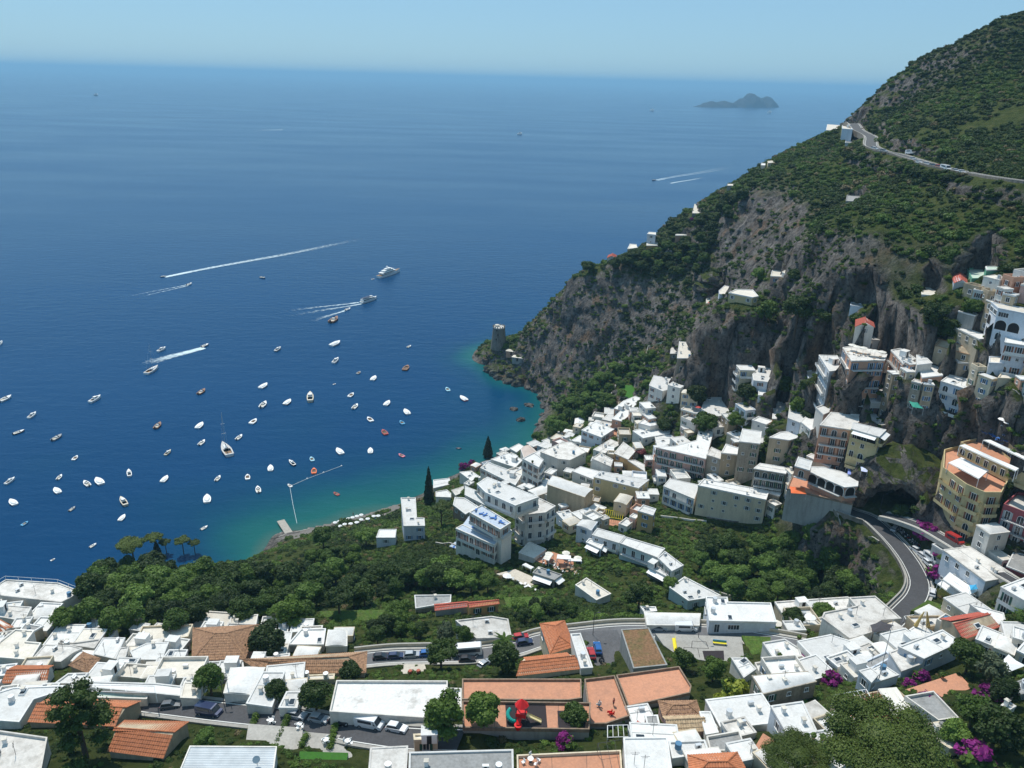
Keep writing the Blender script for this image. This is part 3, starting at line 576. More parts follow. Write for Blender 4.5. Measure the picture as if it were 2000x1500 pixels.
class MB:
    """collects boxes, tubes and quads for one mesh"""
    def __init__(s): s.v = []; s.f = []; s.m = []; s.mats = []
    def mi(s, m):
        if m not in s.mats: s.mats.append(m)
        return s.mats.index(m)
    def box(s, x0, x1, y0, y1, z0, z1, m, rz=0, cx=0, cy=0, taper=0):
        b = len(s.v); c, q = math.cos(rz), math.sin(rz)
        for z, tp in ((z0, 0), (z1, taper)):
            for x, y in ((x0 + tp, y0 + tp), (x1 - tp, y0 + tp), (x1 - tp, y1 - tp), (x0 + tp, y1 - tp)):
                s.v.append((cx + x * c - y * q, cy + x * q + y * c, z))
        for f in ((0, 3, 2, 1), (4, 5, 6, 7), (0, 1, 5, 4), (1, 2, 6, 5), (2, 3, 7, 6), (3, 0, 4, 7)):
            s.f.append(tuple(b + i for i in f)); s.m.append(s.mi(m))
        return s
    def quad(s, pts, m):
        b = len(s.v); s.v += [tuple(p) for p in pts]; s.f.append(tuple(range(b, b + len(pts)))); s.m.append(s.mi(m)); return s
    def tube(s, p, q, r, m, n=6, r2=None):
        p, q = Vector(p), Vector(q); r2 = r if r2 is None else r2; d = (q - p).normalized(); a = d.orthogonal().normalized(); c = d.cross(a); b = len(s.v)
        for o, rr in ((p, r), (q, r2)):
            for k in range(n):
                t = 2 * math.pi * k / n; s.v.append(tuple(o + a * (rr * math.cos(t)) + c * (rr * math.sin(t))))
        for k in range(n):
            s.f.append((b + k, b + (k + 1) % n, b + n + (k + 1) % n, b + n + k)); s.m.append(s.mi(m))
        s.f.append(tuple(b + n - 1 - k for k in range(n))); s.m.append(s.mi(m)); s.f.append(tuple(b + n + k for k in range(n))); s.m.append(s.mi(m))
        return s
    def dome(s, c, rx, ry, rz, m, n=12, k=4):
        b = len(s.v)
        for i in range(k):
            t = (math.pi / 2) * i / k
            for j in range(n):
                a = 2 * math.pi * j / n; s.v.append((c[0] + rx * math.cos(t) * math.cos(a), c[1] + ry * math.cos(t) * math.sin(a), c[2] + rz * math.sin(t)))
        s.v.append((c[0], c[1], c[2] + rz))
        for i in range(k - 1):
            for j in range(n): s.f.append((b + i * n + j, b + i * n + (j + 1) % n, b + (i + 1) * n + (j + 1) % n, b + (i + 1) * n + j)); s.m.append(s.mi(m))
        for j in range(n): s.f.append((b + (k - 1) * n + j, b + (k - 1) * n + (j + 1) % n, b + k * n)); s.m.append(s.mi(m))
        return s
    def mesh(s, name, smooth=False): return mesh_py(name, s.v, s.f, s.mats, s.m, smooth)
    def obj(s, name, parent=None, smooth=False, loc=None, rz=0):
        o = link(bpy.data.objects.new(name, s.mesh(name, smooth)), parent)
        if loc is not None: o.location = loc
        o.rotation_euler.z = rz
        return o

# openings: x across, y out of the wall, z up
def opening(kind, sh):
    fr = FRAMES['W']; a = MB(); g = MB()
    wd, ht = {'W': (1.0, 1.35), 'D': (1.15, 2.2), 'A': (1.5, 2.1), 'B': (3.0, 2.9), 'L': (2.6, 1.3), 'S': (.7, .8)}[kind]
    if kind in 'AB':
        n = 10; r = wd / 2; h0 = ht - r; ring = [(-r, 0)] + [(-r * math.cos(math.pi * k / n), h0 + r * math.sin(math.pi * k / n)) for k in range(n + 1)] + [(r, 0)]
        g.quad([(x, .03, z) for x, z in ring], GLASS if kind == 'A' else DARK)
        for (x, z), (x2, z2) in zip(ring[:-1], ring[1:]):
            L = math.hypot(x, z - h0) or 1; ox, oz = (x * 1.12, z) if z <= h0 else (x * 1.12, h0 + (z - h0) * 1.12); ox2, oz2 = (x2 * 1.12, z2) if z2 <= h0 else (x2 * 1.12, h0 + (z2 - h0) * 1.12)
            a.quad([(x, .08, z), (x2, .08, z2), (ox2, .08, oz2), (ox, .08, oz)], fr); a.quad([(ox, .08, oz), (ox2, .08, oz2), (ox2, -.05, oz2), (ox, -.05, oz)], fr)
            a.quad([(x2, .08, z2), (x, .08, z), (x, .0, z), (x2, .0, z2)], fr)
        if kind == 'A': a.box(-.04, .04, .03, .07, 0, ht - .1, fr)
    else:
        g.quad([(-wd / 2, .03, 0), (wd / 2, .03, 0), (wd / 2, .03, ht), (-wd / 2, .03, ht)], GLASS)
        t = .1
        a.box(-wd / 2 - t, -wd / 2, -.03, .09, 0, ht, fr).box(wd / 2, wd / 2 + t, -.03, .09, 0, ht, fr).box(-wd / 2 - t, wd / 2 + t, -.03, .09, ht, ht + t, fr)
        if kind != 'D': a.box(-wd / 2 - .2, wd / 2 + .2, -.03, .18, -.09, 0, fr)
        a.box(-.035, .035, .03, .07, 0, ht, fr)
        if kind == 'L': a.box(-wd / 4 - .03, -wd / 4 + .03, .03, .07, 0, ht, fr).box(wd / 4 - .03, wd / 4 + .03, .03, .07, 0, ht, fr)
        if sh and kind in 'WD':
            for sg in (-1, 1):
                x0, x1 = sorted((sg * (wd / 2 + t + .01), sg * (wd / 2 + t + .5))); a.box(x0, x1, .02, .07, 0, ht, FRAMES[sh])
    nm = 'door' if kind == 'D' else 'window'
    return a.mesh(nm), g.mesh('pane'), ht, wd, nm
OPEN = {}
def put_opening(kind, sh, p, ang, parent):
    if (kind, sh) not in OPEN: OPEN[(kind, sh)] = opening(kind, sh)
    a, g, ht, wd, nm = OPEN[(kind, sh)]
    o = link(bpy.data.objects.new(nm, a), parent); o.location = p - parent.location; o.rotation_euler.z = ang
    link(bpy.data.objects.new('pane', g), o)
    return o

def ccw(P):
    a = sum(P[i - 1][0] * P[i][1] - P[i][0] * P[i - 1][1] for i in range(len(P)))
    return list(P) if a > 0 else list(P)[::-1]
def offset(P, d):
    """ccw polygon pushed outward by d"""
    out = []; n = len(P)
    for i in range(n):
        a, b, c = Vector(P[i - 1][:2]), Vector(P[i][:2]), Vector(P[(i + 1) % n][:2])
        e1, e2 = (b - a), (c - b)
        if e1.length < .05 or e2.length < .05: out.append((b.x, b.y)); continue
        e1.normalize(); e2.normalize(); n1 = Vector((e1.y, -e1.x)); n2 = Vector((e2.y, -e2.x)); m_ = n1 + n2
        if m_.length < .3: out.append((b.x + n1.x * d, b.y + n1.y * d)); continue
        m_.normalize(); k = d / max(m_.dot(n1), .45); out.append((b.x + m_.x * k, b.y + m_.y * k))
    return out
def ring(mb, P, z0, z1, d0, d1, m):
    """a rim standing on polygon P between offsets d0 (outer) and d1 (inner)"""
    A, B = offset(P, d0), offset(P, d1); n = len(P)
    for i in range(n):
        j = (i + 1) % n
        mb.quad([(*A[i], z0), (*A[j], z0), (*A[j], z1), (*A[i], z1)], m); mb.quad([(*A[i], z1), (*A[j], z1), (*B[j], z1), (*B[i], z1)], m)
        mb.quad([(*B[j], z0), (*B[i], z0), (*B[i], z1), (*B[j], z1)], m)
def tiled_slope(mb, A, B, C, D, m, tw=.42, ch=.62):
    """rounded clay tiles between eave A-B and top D-C (C == D for a triangular slope)"""
    A, B, C, D = map(Vector, (A, B, C, D)); u = (B - A); L = u.length; u.normalize(); nrm = u.cross(D - A).normalized()
    if nrm.z < 0: nrm = -nrm
    up = nrm.cross(u); up = up if up.z > 0 else -up
    H = (D - A).dot(up); iA = (D - A).dot(u); iB = L - (C - A).dot(u)
    nc = max(4, int(L / tw)) * 4; nr = max(2, int(H / ch)); base = len(mb.v); prof = (0, .07, .1, .07); rows = 0
    for r in range(nr):
        for e in (0, 1):
            v = (r + e) / nr * H; f = v / H
            for c in range(nc + 1):
                x = min(max(c / nc * L, iA * f), L - iB * f); h = prof[c % 4] + (.07 if e == 0 else 0)
                mb.v.append(tuple(A + u * x + up * v + nrm * h))
            rows += 1
    w_ = nc + 1; k = mb.mi(m)
    for r in range(rows - 1):
        for c in range(nc):
            a = base + r * w_ + c; mb.f.append((a, a + 1, a + w_ + 1, a + w_)); mb.m.append(k)
VOLS = []     # every roof or terrace top: (polygon, z)
def surf(px, py):
    """first roof, terrace or ground met by the line of sight"""
    d = rays(px, py); best = hit(px, py); bt = (best - Vector((0, 0, CAM_H))).length if best else 1e9
    for P, z in VOLS:
        t = (z - CAM_H) / d[2]
        if 0 < t < bt and inside(P, d[0] * t, d[1] * t): bt = t; best = Vector((d[0] * t, d[1] * t, z))
    return best
HOUSES = []
def parse(txt):
    ox = oy = 0; s = 1; zr = 10
    for ln in txt.strip().splitlines():
        ln = ln.strip()
        if not ln: continue
        if ln[0] == '@': _, ox, oy, s = ln[1:].split(','); ox, oy, s = float(ox), float(oy), float(s); continue
        f = ln.split(';'); px = [tuple(map(float, q.split(','))) for q in f[1].split()]
        px = [(ox + a / s, oy + b / s) for a, b in px]; hp = float(f[2]) / s; par = HOUSES[-1] if f[0][0] == '+' else None
        x0, y0 = px[0]
        if f[0] == '+r': zb = par['vols'][-1]['z'] if len(par['vols']) and f[4][-1:] != 'x' else par['vols'][0]['z']; G = on_z(x0, y0 + hp, zb)
        else: G = hit(x0, y0 + hp); zb = G.z
        d = rays(x0, y0); t = math.hypot(G.x, G.y) / math.hypot(d[0], d[1]); z = CAM_H + d[2] * t
        z = min(max(z, zb + (.5 if hp * s < 15 else .9 if f[4].startswith('pn') else 2.0)), zb + 26)
        if f[0] == '+r' and hp < 1: z = zb + .06
        P = ccw([tuple(on_z(a, b, z))[:2] for a, b in px])
        v = dict(P=P, z=z, zb=zb, m=f[3], o=f[4], ref=tuple(on_z(x0, y0, z))[:2], on=f[0] == '+r', form=None)
        if f[4][:1] in 'gh' and f[4]: v['form'] = f[4][0]; v['tile'] = f[4][1]; v['o'] = f[4][2:]; v['quad'] = [tuple(on_z(a, b, z)) for a, b in px]
        if par: par['vols'].append(v)
        else: HOUSES.append(dict(vols=[v], label=f[5]))
        VOLS.append((P, z))
        if not v['on']:
            Pg = grow(P, .8); sj, si = cells(Pg, 2); ins = inside(Pg, XX[sj, si], YY[sj, si])
            cap = z - min(2.6, .6 * (z - zb)); Z_ = ZZ[sj, si]; Z_[ins] = np.minimum(Z_[ins], cap); BARE[sj, si] |= ins
parse(HOUSE_TABLE)
# ---------------------------------------------------------------- paved yards, lawns and beach
PADS = []
def pads(txt):
    ox = oy = 0; s = 1
    for ln in txt.strip().splitlines():
        if ln[0] == '@': _, ox, oy, s = ln[1:].split(','); ox, oy, s = float(ox), float(oy), float(s); continue
        nm, poly, m, lab = ln.split(';'); px = [tuple(map(float, q.split(','))) for q in poly.split()]; px = [(ox + a / s, oy + b / s) for a, b in px]
        G = [hit(*p) for p in px]; z = sum(g.z for g in G) / len(G)
        for _ in range(3):
            P = [on_z(a, b, z) for a, b in px]; z = .5 * z + .5 * sum(gh(q.x, q.y) for q in P) / len(P)
        P = ccw([tuple(on_z(a, b, z))[:2] for a, b in px]); sj, si = cells(grow(P, 1.2), 2); ins = inside(grow(P, 1.2), XX[sj, si], YY[sj, si]) & ~BARE[sj, si]
        ZZ[sj, si][ins] = z - .2; BARE[sj, si] |= inside(P, XX[sj, si], YY[sj, si]) if 'lawn' not in nm else inside(P, XX[sj, si], YY[sj, si])
        PADS.append((nm, P, z, m, lab)); VOLS.append((P, z))
pads("""@C,960,1100,3.75
car_park;655,500 920,490 1040,740 850,760 735,745;ASPH;grey asphalt car park behind the orange-tiled church
paved_yard;1200,515 1830,540 1850,690 1700,735 1480,700 1330,650 1260,600;PALE;pale concrete play yard with painted court lines
vegetable_lawn;90,250 390,240 400,340 120,350;GRASS;small green plot above the church
@B,480,1100,3.75
paved_terrace;20,1175 420,1205 400,1370 300,1360 0,1310;PALE;pale paved terraces divided by low hedges below the parked cars
paved_terrace;440,1235 820,1270 790,1440 430,1370;PALE;pale paved terrace beside the artificial lawn
artificial_lawn;395,1378 750,1388 735,1480 385,1472;TURF;flat bright artificial lawn at the bottom edge
patio;1140,740 1310,740 1335,820 1135,820;CREAM;cream patio with two red urns by the church road
vegetable_lawn;540,350 1030,340 1030,410 800,435 560,400;GRASS;green vegetable strip at the foot of the wood
@G,1000,740,4.411
lawn;945,55 1065,50 1060,175 930,150;TURF;small bright lawn beside the white villa
path;905,130 945,60 925,50 760,215 800,225;CREAM;pale path beside the small bright lawn
@D,1440,1100,3.571
plaza;1170,882 1540,762 1640,870 1420,945;TERRA;salmon paved plaza framed by bougainvillea
lawn;30,505 340,520 380,600 90,640;GRASS;dark lawn in front of the blue-awned roadside house
lawn;1210,330 1330,255 1560,340 1590,372 1400,366;GRASS;rough lawn inside the hairpin bend
paved_terrace;180,1185 330,1280 240,1400 100,1320;TERRA;salmon terrace left of the big pine
@H,680,860,4.411
pool_deck;1275,1150 1440,1110 1660,1205 1640,1300;CREAM;pale pool deck below the terraced hotel
paved_terrace;1600,1030 1760,960 1941,1020 1941,1120 1780,1100;TERRA;salmon restaurant terrace crowded with tables
paved_terrace;870,912 925,872 1150,992 1140,1005;BLUE;blue tiled terrace at the foot of the terraced hotel
@G,1000,740,4.411
patio;780,1200 970,1230 960,1290 770,1240;TERRA;ochre patio under a bamboo pergola""")

# the road cave: hollow out the rock pillar where its mouth stands
CAVE = hit(1750, 1003); CAW = Vector((CAVE.x, CAVE.y, 0)).normalized(); CSD = Vector((CAW.y, -CAW.x, 0))
cq = [CAVE + CSD * a + CAW * b for a, b in ((-10, -2), (10, -2), (10, 15), (-10, 15))]; P = ccw([(q.x, q.y) for q in cq]); sj, si = cells(P, 2); ins = inside(P, XX[sj, si], YY[sj, si]); ZZ[sj, si][ins] = np.minimum(ZZ[sj, si][ins], CAVE.z - .3); BARE[sj, si] |= ins
# ---------------------------------------------------------------- the small houses packed between the larger ones
def short(l, n=5):
    w_ = l.split(); out = []
    for q in w_:
        if q in ('with', 'beside', 'above', 'below', 'under', 'behind', 'joined', 'attached', 'among', 'over', 'left', 'right', 'at', 'in', 'on', 'by', 'next', 'of', 'cut', 'to', 'between', 'and', 'near', 'against', 'from', 'around', 'the') and len(out) > 1: break
        out.append(q)
        if len(out) >= n: break
    return ' '.join(out)
USED = set(); MAIN = [(H['label'], H['vols'][0]) for H in HOUSES]
def nearest_two(x, y):
    d = sorted((math.hypot(v['P'][0][0] - x, v['P'][0][1] - y), l) for l, v in MAIN); return d
TOWN = [
 (([(880, 985), (940, 905), (1050, 868), (1130, 825), (1230, 790), (1330, 820), (1480, 790), (1560, 790), (1700, 800), (1720, 880), (1690, 990), (1540, 975), (1500, 1010), (1280, 985), (1260, 1020), (1190, 1045), (1100, 1040), (1080, 1000), (960, 960)]), 6.2, 'WWWWCCTPBS', (2.8, 6.0), 1.5),
 (([(1640, 690), (1760, 680), (1860, 700), (1900, 560), (2060, 540), (2060, 800), (1900, 770), (1830, 790), (1740, 790), (1650, 840), (1590, 800)]), 6.5, 'WWCCTSPA', (3.0, 7.0), 3.6),
 (([(1380, 690), (1480, 700), (1560, 740), (1590, 790), (1480, 800), (1400, 800), (1320, 790), (1280, 770)]), 10.0, 'WWC', (2.6, 4.5), 1.4),
 (([(-20, 1190), (60, 1180), (160, 1235), (400, 1222), (700, 1240), (690, 1280), (560, 1300), (640, 1390), (300, 1370), (-20, 1400)]), 7.5, 'WWWWC', (2.3, 3.2), 1.0),
 (([(1480, 1230), (1700, 1180), (1760, 1225), (1830, 1200), (2010, 1200), (2010, 1300), (1900, 1250), (1760, 1330), (1640, 1330), (1500, 1330)]), 8.5, 'WWWC', (2.3, 3.4), 1.0),
 (([(1230, 1390), (1440, 1395), (1520, 1420), (1620, 1400), (1640, 1500), (1460, 1500), (1240, 1500)]), 8.5, 'WWC', (2.3, 3.0), 1.0),
 (([(1900, 1070), (2010, 1080), (2010, 1190), (1950, 1180)]), 9.0, 'KWW', (2.6, 4.5), 1.0),
]
COLN = {'S': 'salmon', 'W': 'white', 'C': 'cream', 'T': 'tan', 'P': 'pink', 'B': 'bluish white', 'G': 'grey', 'A': 'stone', 'K': 'crimson'}
NH0 = len(HOUSES); rr = random.Random(99); GAPX, GAPY = np.gradient(ZZ, GS)[1], np.gradient(ZZ, GS)[0]
for poly, sp, cols, (h0, h1), smax in TOWN:
    xs = [p[0] for p in poly]; ys = [p[1] for p in poly]
    cand = []
    for _ in range(900 if smax < 2 else 3500):
        qx, qy = rr.uniform(min(xs), max(xs)), rr.uniform(min(ys), max(ys))
        if inside(poly, qx, qy):
            g = hit(qx, qy)
            if g is not None: cand.append(g)
    for g in cand:
        j, i = int((g.y - GY0) / GS), int((g.x - GX0) / GS)
        if not (2 < i < NX - 3 and 2 < j < NY - 3) or BARE[j, i]: continue
        gx_, gy_ = GAPX[j, i], GAPY[j, i]; sl = math.hypot(gx_, gy_)
        if sl > smax: continue
        ang = (math.atan2(gy_, gx_) - math.pi / 2 if sl > .15 else .2) + rr.uniform(-.15, .15)
        done = False
        for k in (1.0, .72, .52):
            wx, wy = rr.uniform(.8, 1.35) * sp * k, rr.uniform(.7, 1.0) * sp * k
            c, q = math.cos(ang), math.sin(ang); P = [(g.x + x * c - y * q, g.y + x * q + y * c) for x, y in ((-wx / 2, -wy / 2), (wx / 2, -wy / 2), (wx / 2, wy / 2), (-wx / 2, wy / 2))]
            Pg = grow(P, .2); sj, si = cells(Pg, 1); ins = inside(Pg, XX[sj, si], YY[sj, si])
            if ins.any() and not (BARE[sj, si] & ins).any() and wx > 2.6: done = True; break
        if not done: continue
        zs = [gh(*p) for p in P]; zb = min(zs); z = max(max(zs) + .8, zb + rr.uniform(h0, h1))
        if z - zb > (17 if smax > 2 else 11): continue
        col = rr.choice(cols); d = nearest_two(g.x, g.y); px_, py_ = project((g.x, g.y, z))
        lab = None
        size = 'tiny' if wx * wy < 22 else 'small' if wx * wy < 45 else 'plain'
        for a in range(0, 5):
            l1 = d[a][1]; v1 = next(v for l, v in MAIN if l == l1); ax, ay = project((*v1['P'][0], v1['z'])); dx, dy = px_ - ax, py_ - ay
            rel = ('just right of' if dx > 0 else 'just left of') if abs(dx) > abs(dy) else ('just below' if dy > 0 else 'just above')
            t_ = f"{size} {COLN[col]} house {rel} the {short(l1, 8)}"
            if t_ not in USED: lab = t_; break
        if not lab:
            lab = f"{size} {COLN[col]} house between the {short(d[0][1], 4)} and the {short(d[1][1], 4)}"
            k = 2
            while lab in USED and k < 7: lab = f"{size} {COLN[col]} house between the {short(d[k - 2][1], 4)} and the {short(d[k][1], 4)}"; k += 1
        lab = ' '.join(lab.split()[:16]); USED.add(lab)
        v = dict(P=ccw(P), z=z, zb=zb + .3, m=col + rr.choice('wwwwdc' if col != 'A' else 'dg'), o=rr.choice(('', 'u', 'u', 'z', 'v', 'p')), ref=P[0], on=False, form=None)
        HOUSES.append(dict(vols=[v], label=lab)); VOLS.append((v['P'], z))
        Pg = grow(P, .6); sj, si = cells(Pg, 2); ins = inside(Pg, XX[sj, si], YY[sj, si]); Z_ = ZZ[sj, si]; Z_[ins] = np.minimum(Z_[ins], z - 2.3); BARE[sj, si] |= inside(P, XX[sj, si], YY[sj, si])
print('infill', len(HOUSES) - NH0)
# ---------------------------------------------------------------- build the houses
CATS = {'hotel': 'hotel', 'church': 'church', 'terrace': 'terrace', 'deck': 'terrace', 'villa': 'villa', 'cottage': 'cottage', 'hut': 'hut', 'shed': 'shed', 'garage': 'garage', 'kiosk': 'kiosk', 'porch': 'porch', 'cabin': 'cabin'}
def roof_gear(T, P, z, seed, n):
    r = random.Random(seed); xs = [p[0] for p in P]; ys = [p[1] for p in P]; Q = offset(P, -1.0); k = 0
    e = Vector(P[1]) - Vector(P[0]); ang = math.atan2(e.y, e.x)
    for _ in range(40):
        if k >= n: break
        x, y = r.uniform(min(xs), max(xs)), r.uniform(min(ys), max(ys))
        if not inside(Q, x, y): continue
        k += 1; c = r.random(); mb = MB(); q = (x - T.location.x, y - T.location.y, z - T.location.z)
        if c < .3: mb.box(-.3, .3, -.3, .3, 0, 1.0, WHITE).box(-.4, .4, -.4, .4, 1.0, 1.12, ROOF['c']); nm = 'chimney'
        elif c < .45: mb.box(-.9, .9, -.6, .6, 0, .35, WHITE, taper=.1).box(-.7, .7, -.42, .42, .35, .38, GLASS); nm = 'skylight'
        elif c < .62: mb.box(-.5, .5, -.25, .25, .1, .75, METAL).box(-.42, -.36, -.2, .2, 0, .1, DKMET).box(.36, .42, -.2, .2, 0, .1, DKMET).box(-.2, .2, -.27, -.25, .2, .65, DKMET); nm = 'air_unit'
        elif c < .74: mb.tube((0, 0, .2), (0, 0, 1.3), .55, METAL if r.random() < .75 else mat('blue_plastic', (.08, .20, .33), .6), 10).box(-.5, .5, -.5, .5, 0, .2, WHITE); nm = 'water_tank'
        elif c < .94: mb.tube((0, 0, 0), (0, 0, 2.6), .04, DKMET, 5).box(-.7, .7, -.02, .02, 2.3, 2.34, DKMET).box(-.5, .5, -.02, .02, 2.0, 2.04, DKMET); nm = 'aerial'
        else: mb.box(-1.3, 1.3, -1.0, 1.0, 0, 1.9, WHITE).box(-1.4, 1.4, -1.1, 1.1, 1.9, 2.02, ROOF['w']).box(-.4, .4, -1.03, -1.0, 0, 1.7, DARK); nm = 'stair_head'
        mb.obj(nm, T, loc=q, rz=ang)
nwin = 0
for hi, H in enumerate(HOUSES):
    v0 = H['vols'][0]; rr = random.Random(hi * 31 + 5)
    cx = sum(p[0] for p in v0['P']) / len(v0['P']); cy = sum(p[1] for p in v0['P']) / len(v0['P'])
    lab = H['label']; cat = next((c for k_, c in CATS.items() if k_ in lab.split()[:6] or lab.split()[-1] == k_), 'house')
    T = link(bpy.data.objects.new({'terrace': 'roof_terrace'}.get(cat, cat), None)); tag(T, lab, cat)
    T.location = (cx, cy, v0['zb']); T.empty_display_size = .5; T0 = T.location.copy(); H['T'] = T
    seen_dist = math.hypot(cx, cy)
    for vi, v in enumerate(H['vols']):
        P, z, o = v['P'], v['z'], v['o']; wm = WALL[v['m'][0]]; n = len(P)
        zb = v['zb'] - .02 if v['on'] else max(min([v['zb']] + [gh(*p) for p in P]) - 1.5, v['zb'] - 7)
        L = [(p[0] - cx, p[1] - cy) for p in P]; dz = T0.z
        mb = MB()
        for i in range(n):
            a, b = L[i], L[(i + 1) % n]; mb.quad([(*a, zb - dz), (*b, zb - dz), (*b, z - dz - .02), (*a, z - dz - .02)], wm)
        mb.obj('wall', T)
        if v['form']:
            tm = ROOF[{'o': 'o', 'r': 'r', 'b': 'h', 's': 'r', 'p': 'k'}[v['tile']]]
            A, B, C, D = [Vector((q[0] - cx, q[1] - cy, z - dz)) for q in v['quad']]
            if (B - A).length + (C - D).length < (C - B).length + (D - A).length: A, B, C, D = B, C, D, A
            wd = ((D - A).length + (C - B).length) / 2; rh = wd / 2 * math.tan(R(24 if v['tile'] != 'p' else 30)); u1, u2 = (B - A).normalized(), (C - D).normalized()
            ins = min(wd / 2, (B - A).length * .45) if v['form'] == 'h' else 0
            r1 = (A + D) / 2 + (u1 + u2) / 2 * ins + Vector((0, 0, rh)); r2 = (B + C) / 2 - (u1 + u2) / 2 * ins + Vector((0, 0, rh))
            for p, q, pm, qm in ((A, B, u1 * -.3, u1 * .3), (C, D, u2 * .3, u2 * -.3)): pass
            ov = .35; c0 = (A + B + C + D) / 4
            A2, B2, C2, D2 = [q + (q - c0).normalized() * ov - Vector((0, 0, .12)) for q in (A, B, C, D)]
            mb = MB(); ee = .0 if ins else .3
            r1e, r2e = r1 - u1 * ee, r2 + u1 * ee
            tiled_slope(mb, A2, B2, r2e, r1e, tm); tiled_slope(mb, C2, D2, r1e, r2e, tm)
            if ins: tiled_slope(mb, B2, C2, r2, r2, tm); tiled_slope(mb, D2, A2, r1, r1, tm)
            to = mb.obj('tiles', T); to['kind'] = 'stuff'
            mb = MB(); mb.quad([A, B, r2, r1], wm).quad([C, D, r1, r2], wm)
            if not ins: mb.quad([B, C, r2], wm).quad([D, A, r1], wm)
            else: mb.quad([B, C, r2], wm).quad([D, A, r1], wm)
            mb.obj('roof', T)
            mb = MB()
            nn = max(3, int((r2e - r1e).length / .5))
            for k in range(nn):
                p, q = r1e.lerp(r2e, k / nn), r1e.lerp(r2e, (k + .98) / nn); mb.tube(p + Vector((0, 0, .06)), q + Vector((0, 0, .1)), .13, tm, 6)
            if ins:
                for a, b in ((A2, r1), (D2, r1), (B2, r2), (C2, r2)):
                    nn = max(3, int((b - a).length / .5))
                    for k in range(nn): mb.tube(a.lerp(b, k / nn) + Vector((0, 0, .08)), a.lerp(b, (k + .98) / nn) + Vector((0, 0, .12)), .13, tm, 5)
            ro = mb.obj('ridge_tiles', T); ro['kind'] = 'stuff'
            if 's' == v['tile'] or 'k' in o:
                p = (A2 + B2) * .25 + (r1 + r2) * .25; nrm = (B - A).cross(r1 - A).normalized(); nrm = nrm if nrm.z > 0 else -nrm
                for k in ((0,) if v['tile'] == 's' else (-1, 1)):
                    m2 = MB(); m2.box(-.8, .8, -.6, .6, 0, .22, WHITE).box(-.62, .62, -.42, .42, .22, .25, GLASS)
                    so_ = m2.obj('skylight', T); so_.location = p + u1 * (k * 1.6) + nrm * .08; so_.rotation_mode = 'QUATERNION'
                    so_.rotation_quaternion = Matrix((u1, nrm.cross(u1), nrm)).transposed().to_quaternion()
        elif 'v' in o and n == 4:
            A, B, C, D = [Vector((p[0], p[1], z - dz)) for p in L]
            if (B - A).length < (C - B).length: A, B, C, D = B, C, D, A
            rise = min(1.3, (D - A).length * .16); vs_, fs, nu, nv = [], [], 12, 10
            for i in range(nu + 1):
                for j in range(nv + 1):
                    p = A.lerp(B, i / nu).lerp(D.lerp(C, i / nu), j / nv); e = math.sin(math.pi * j / nv); g_ = min(1, 4 * min(i, nu - i) / nu + .35)
                    vs_.append((p.x, p.y, p.z + rise * e * g_))
            for i in range(nu):
                for j in range(nv): a = i * (nv + 1) + j; fs.append((a, a + nv + 1, a + nv + 2, a + 1))
            link(bpy.data.objects.new('roof', mesh_py('roof', vs_, fs, [ROOF[v['m'][1]]], smooth=True)), T)
            for a, b in ((A, D), (B, C)):
                mb = MB(); mb.quad([a, b, b.lerp(a, .25) + Vector((0, 0, rise * .3)), b.lerp(a, .5) + Vector((0, 0, rise * .36)), b.lerp(a, .75) + Vector((0, 0, rise * .3))], wm)
                mb.obj('gable', T)
            mb = MB(); ring(mb, L, z - dz - .25, z - dz + .06, .12, -.1, wm); mb.obj('cornice', T)
        elif 'q' in o:
            A, B, C, D = [Vector((p[0], p[1], z - dz)) for p in L]; mb = MB(); nn = int((B - A).length / .45)
            for k in range(nn * 2):
                f0, f1 = k / (nn * 2), (k + 1) / (nn * 2); h0, h1 = (k % 2) * .12, ((k + 1) % 2) * .12
                mb.quad([A.lerp(B, f0) + Vector((0, 0, h0)), A.lerp(B, f1) + Vector((0, 0, h1)), D.lerp(C, f1) + Vector((0, 0, h1)), D.lerp(C, f0) + Vector((0, 0, h0))], mat('corrugated_sheet', (.62, .65, .66), .5, .2, .2, .4))
            mb.obj('roof', T); mb = MB(); ring(mb, L, z - dz - .2, z - dz + .2, .15, -.05, WALL['W']); mb.obj('parapet', T)
        else:
            rm = ROOF[v['m'][1]]; mb = MB(); mb.quad([(*p, z - dz) for p in offset(L, -.02)], rm); mb.obj('roof', T)
            ph = (.85 if z - v['zb'] > 3 else .5) if 'p' in o else rr.choice((.12, .18, .3)); th = .22
            if v['m'][1] in 'y': ph = .1
            pm = WALL['N'] if v['m'][1] == 't' and v['m'][0] == 'G' else (wm if 'p' in o or v['m'][0] in 'WBCG' else ROOF['w'])
            if v['m'][1] in 'wds' and 'p' not in o: pm = ROOF[v['m'][1]]
            if z - v['zb'] > .3:
                mb = MB(); ring(mb, L, z - dz - .22, z - dz + ph, .1 if 'p' not in o else .03, -th, pm); mb.obj('parapet', T)
            if v['m'][1] == 't' and n == 4:
                A_2, B_2, C_2, D_2 = [Vector((q[0], q[1], z - dz + .004)) for q in L]; jt = mat('expansion_joint', (.22, .13, .09), .9); mb = MB()
                for (a0, a1, b0, b1) in ((A_2, B_2, D_2, C_2), (B_2, C_2, A_2, D_2)):
                    k_ = int((a1 - a0).length / 4.5)
                    for k in range(1, k_): p, q = a0.lerp(a1, k / k_), b0.lerp(b1, k / k_); w2 = (a1 - a0).normalized() * .05; mb.quad([p - w2, p + w2, q + w2, q - w2], jt)
                if mb.v: mb.obj('joint', T)['kind'] = 'stuff'
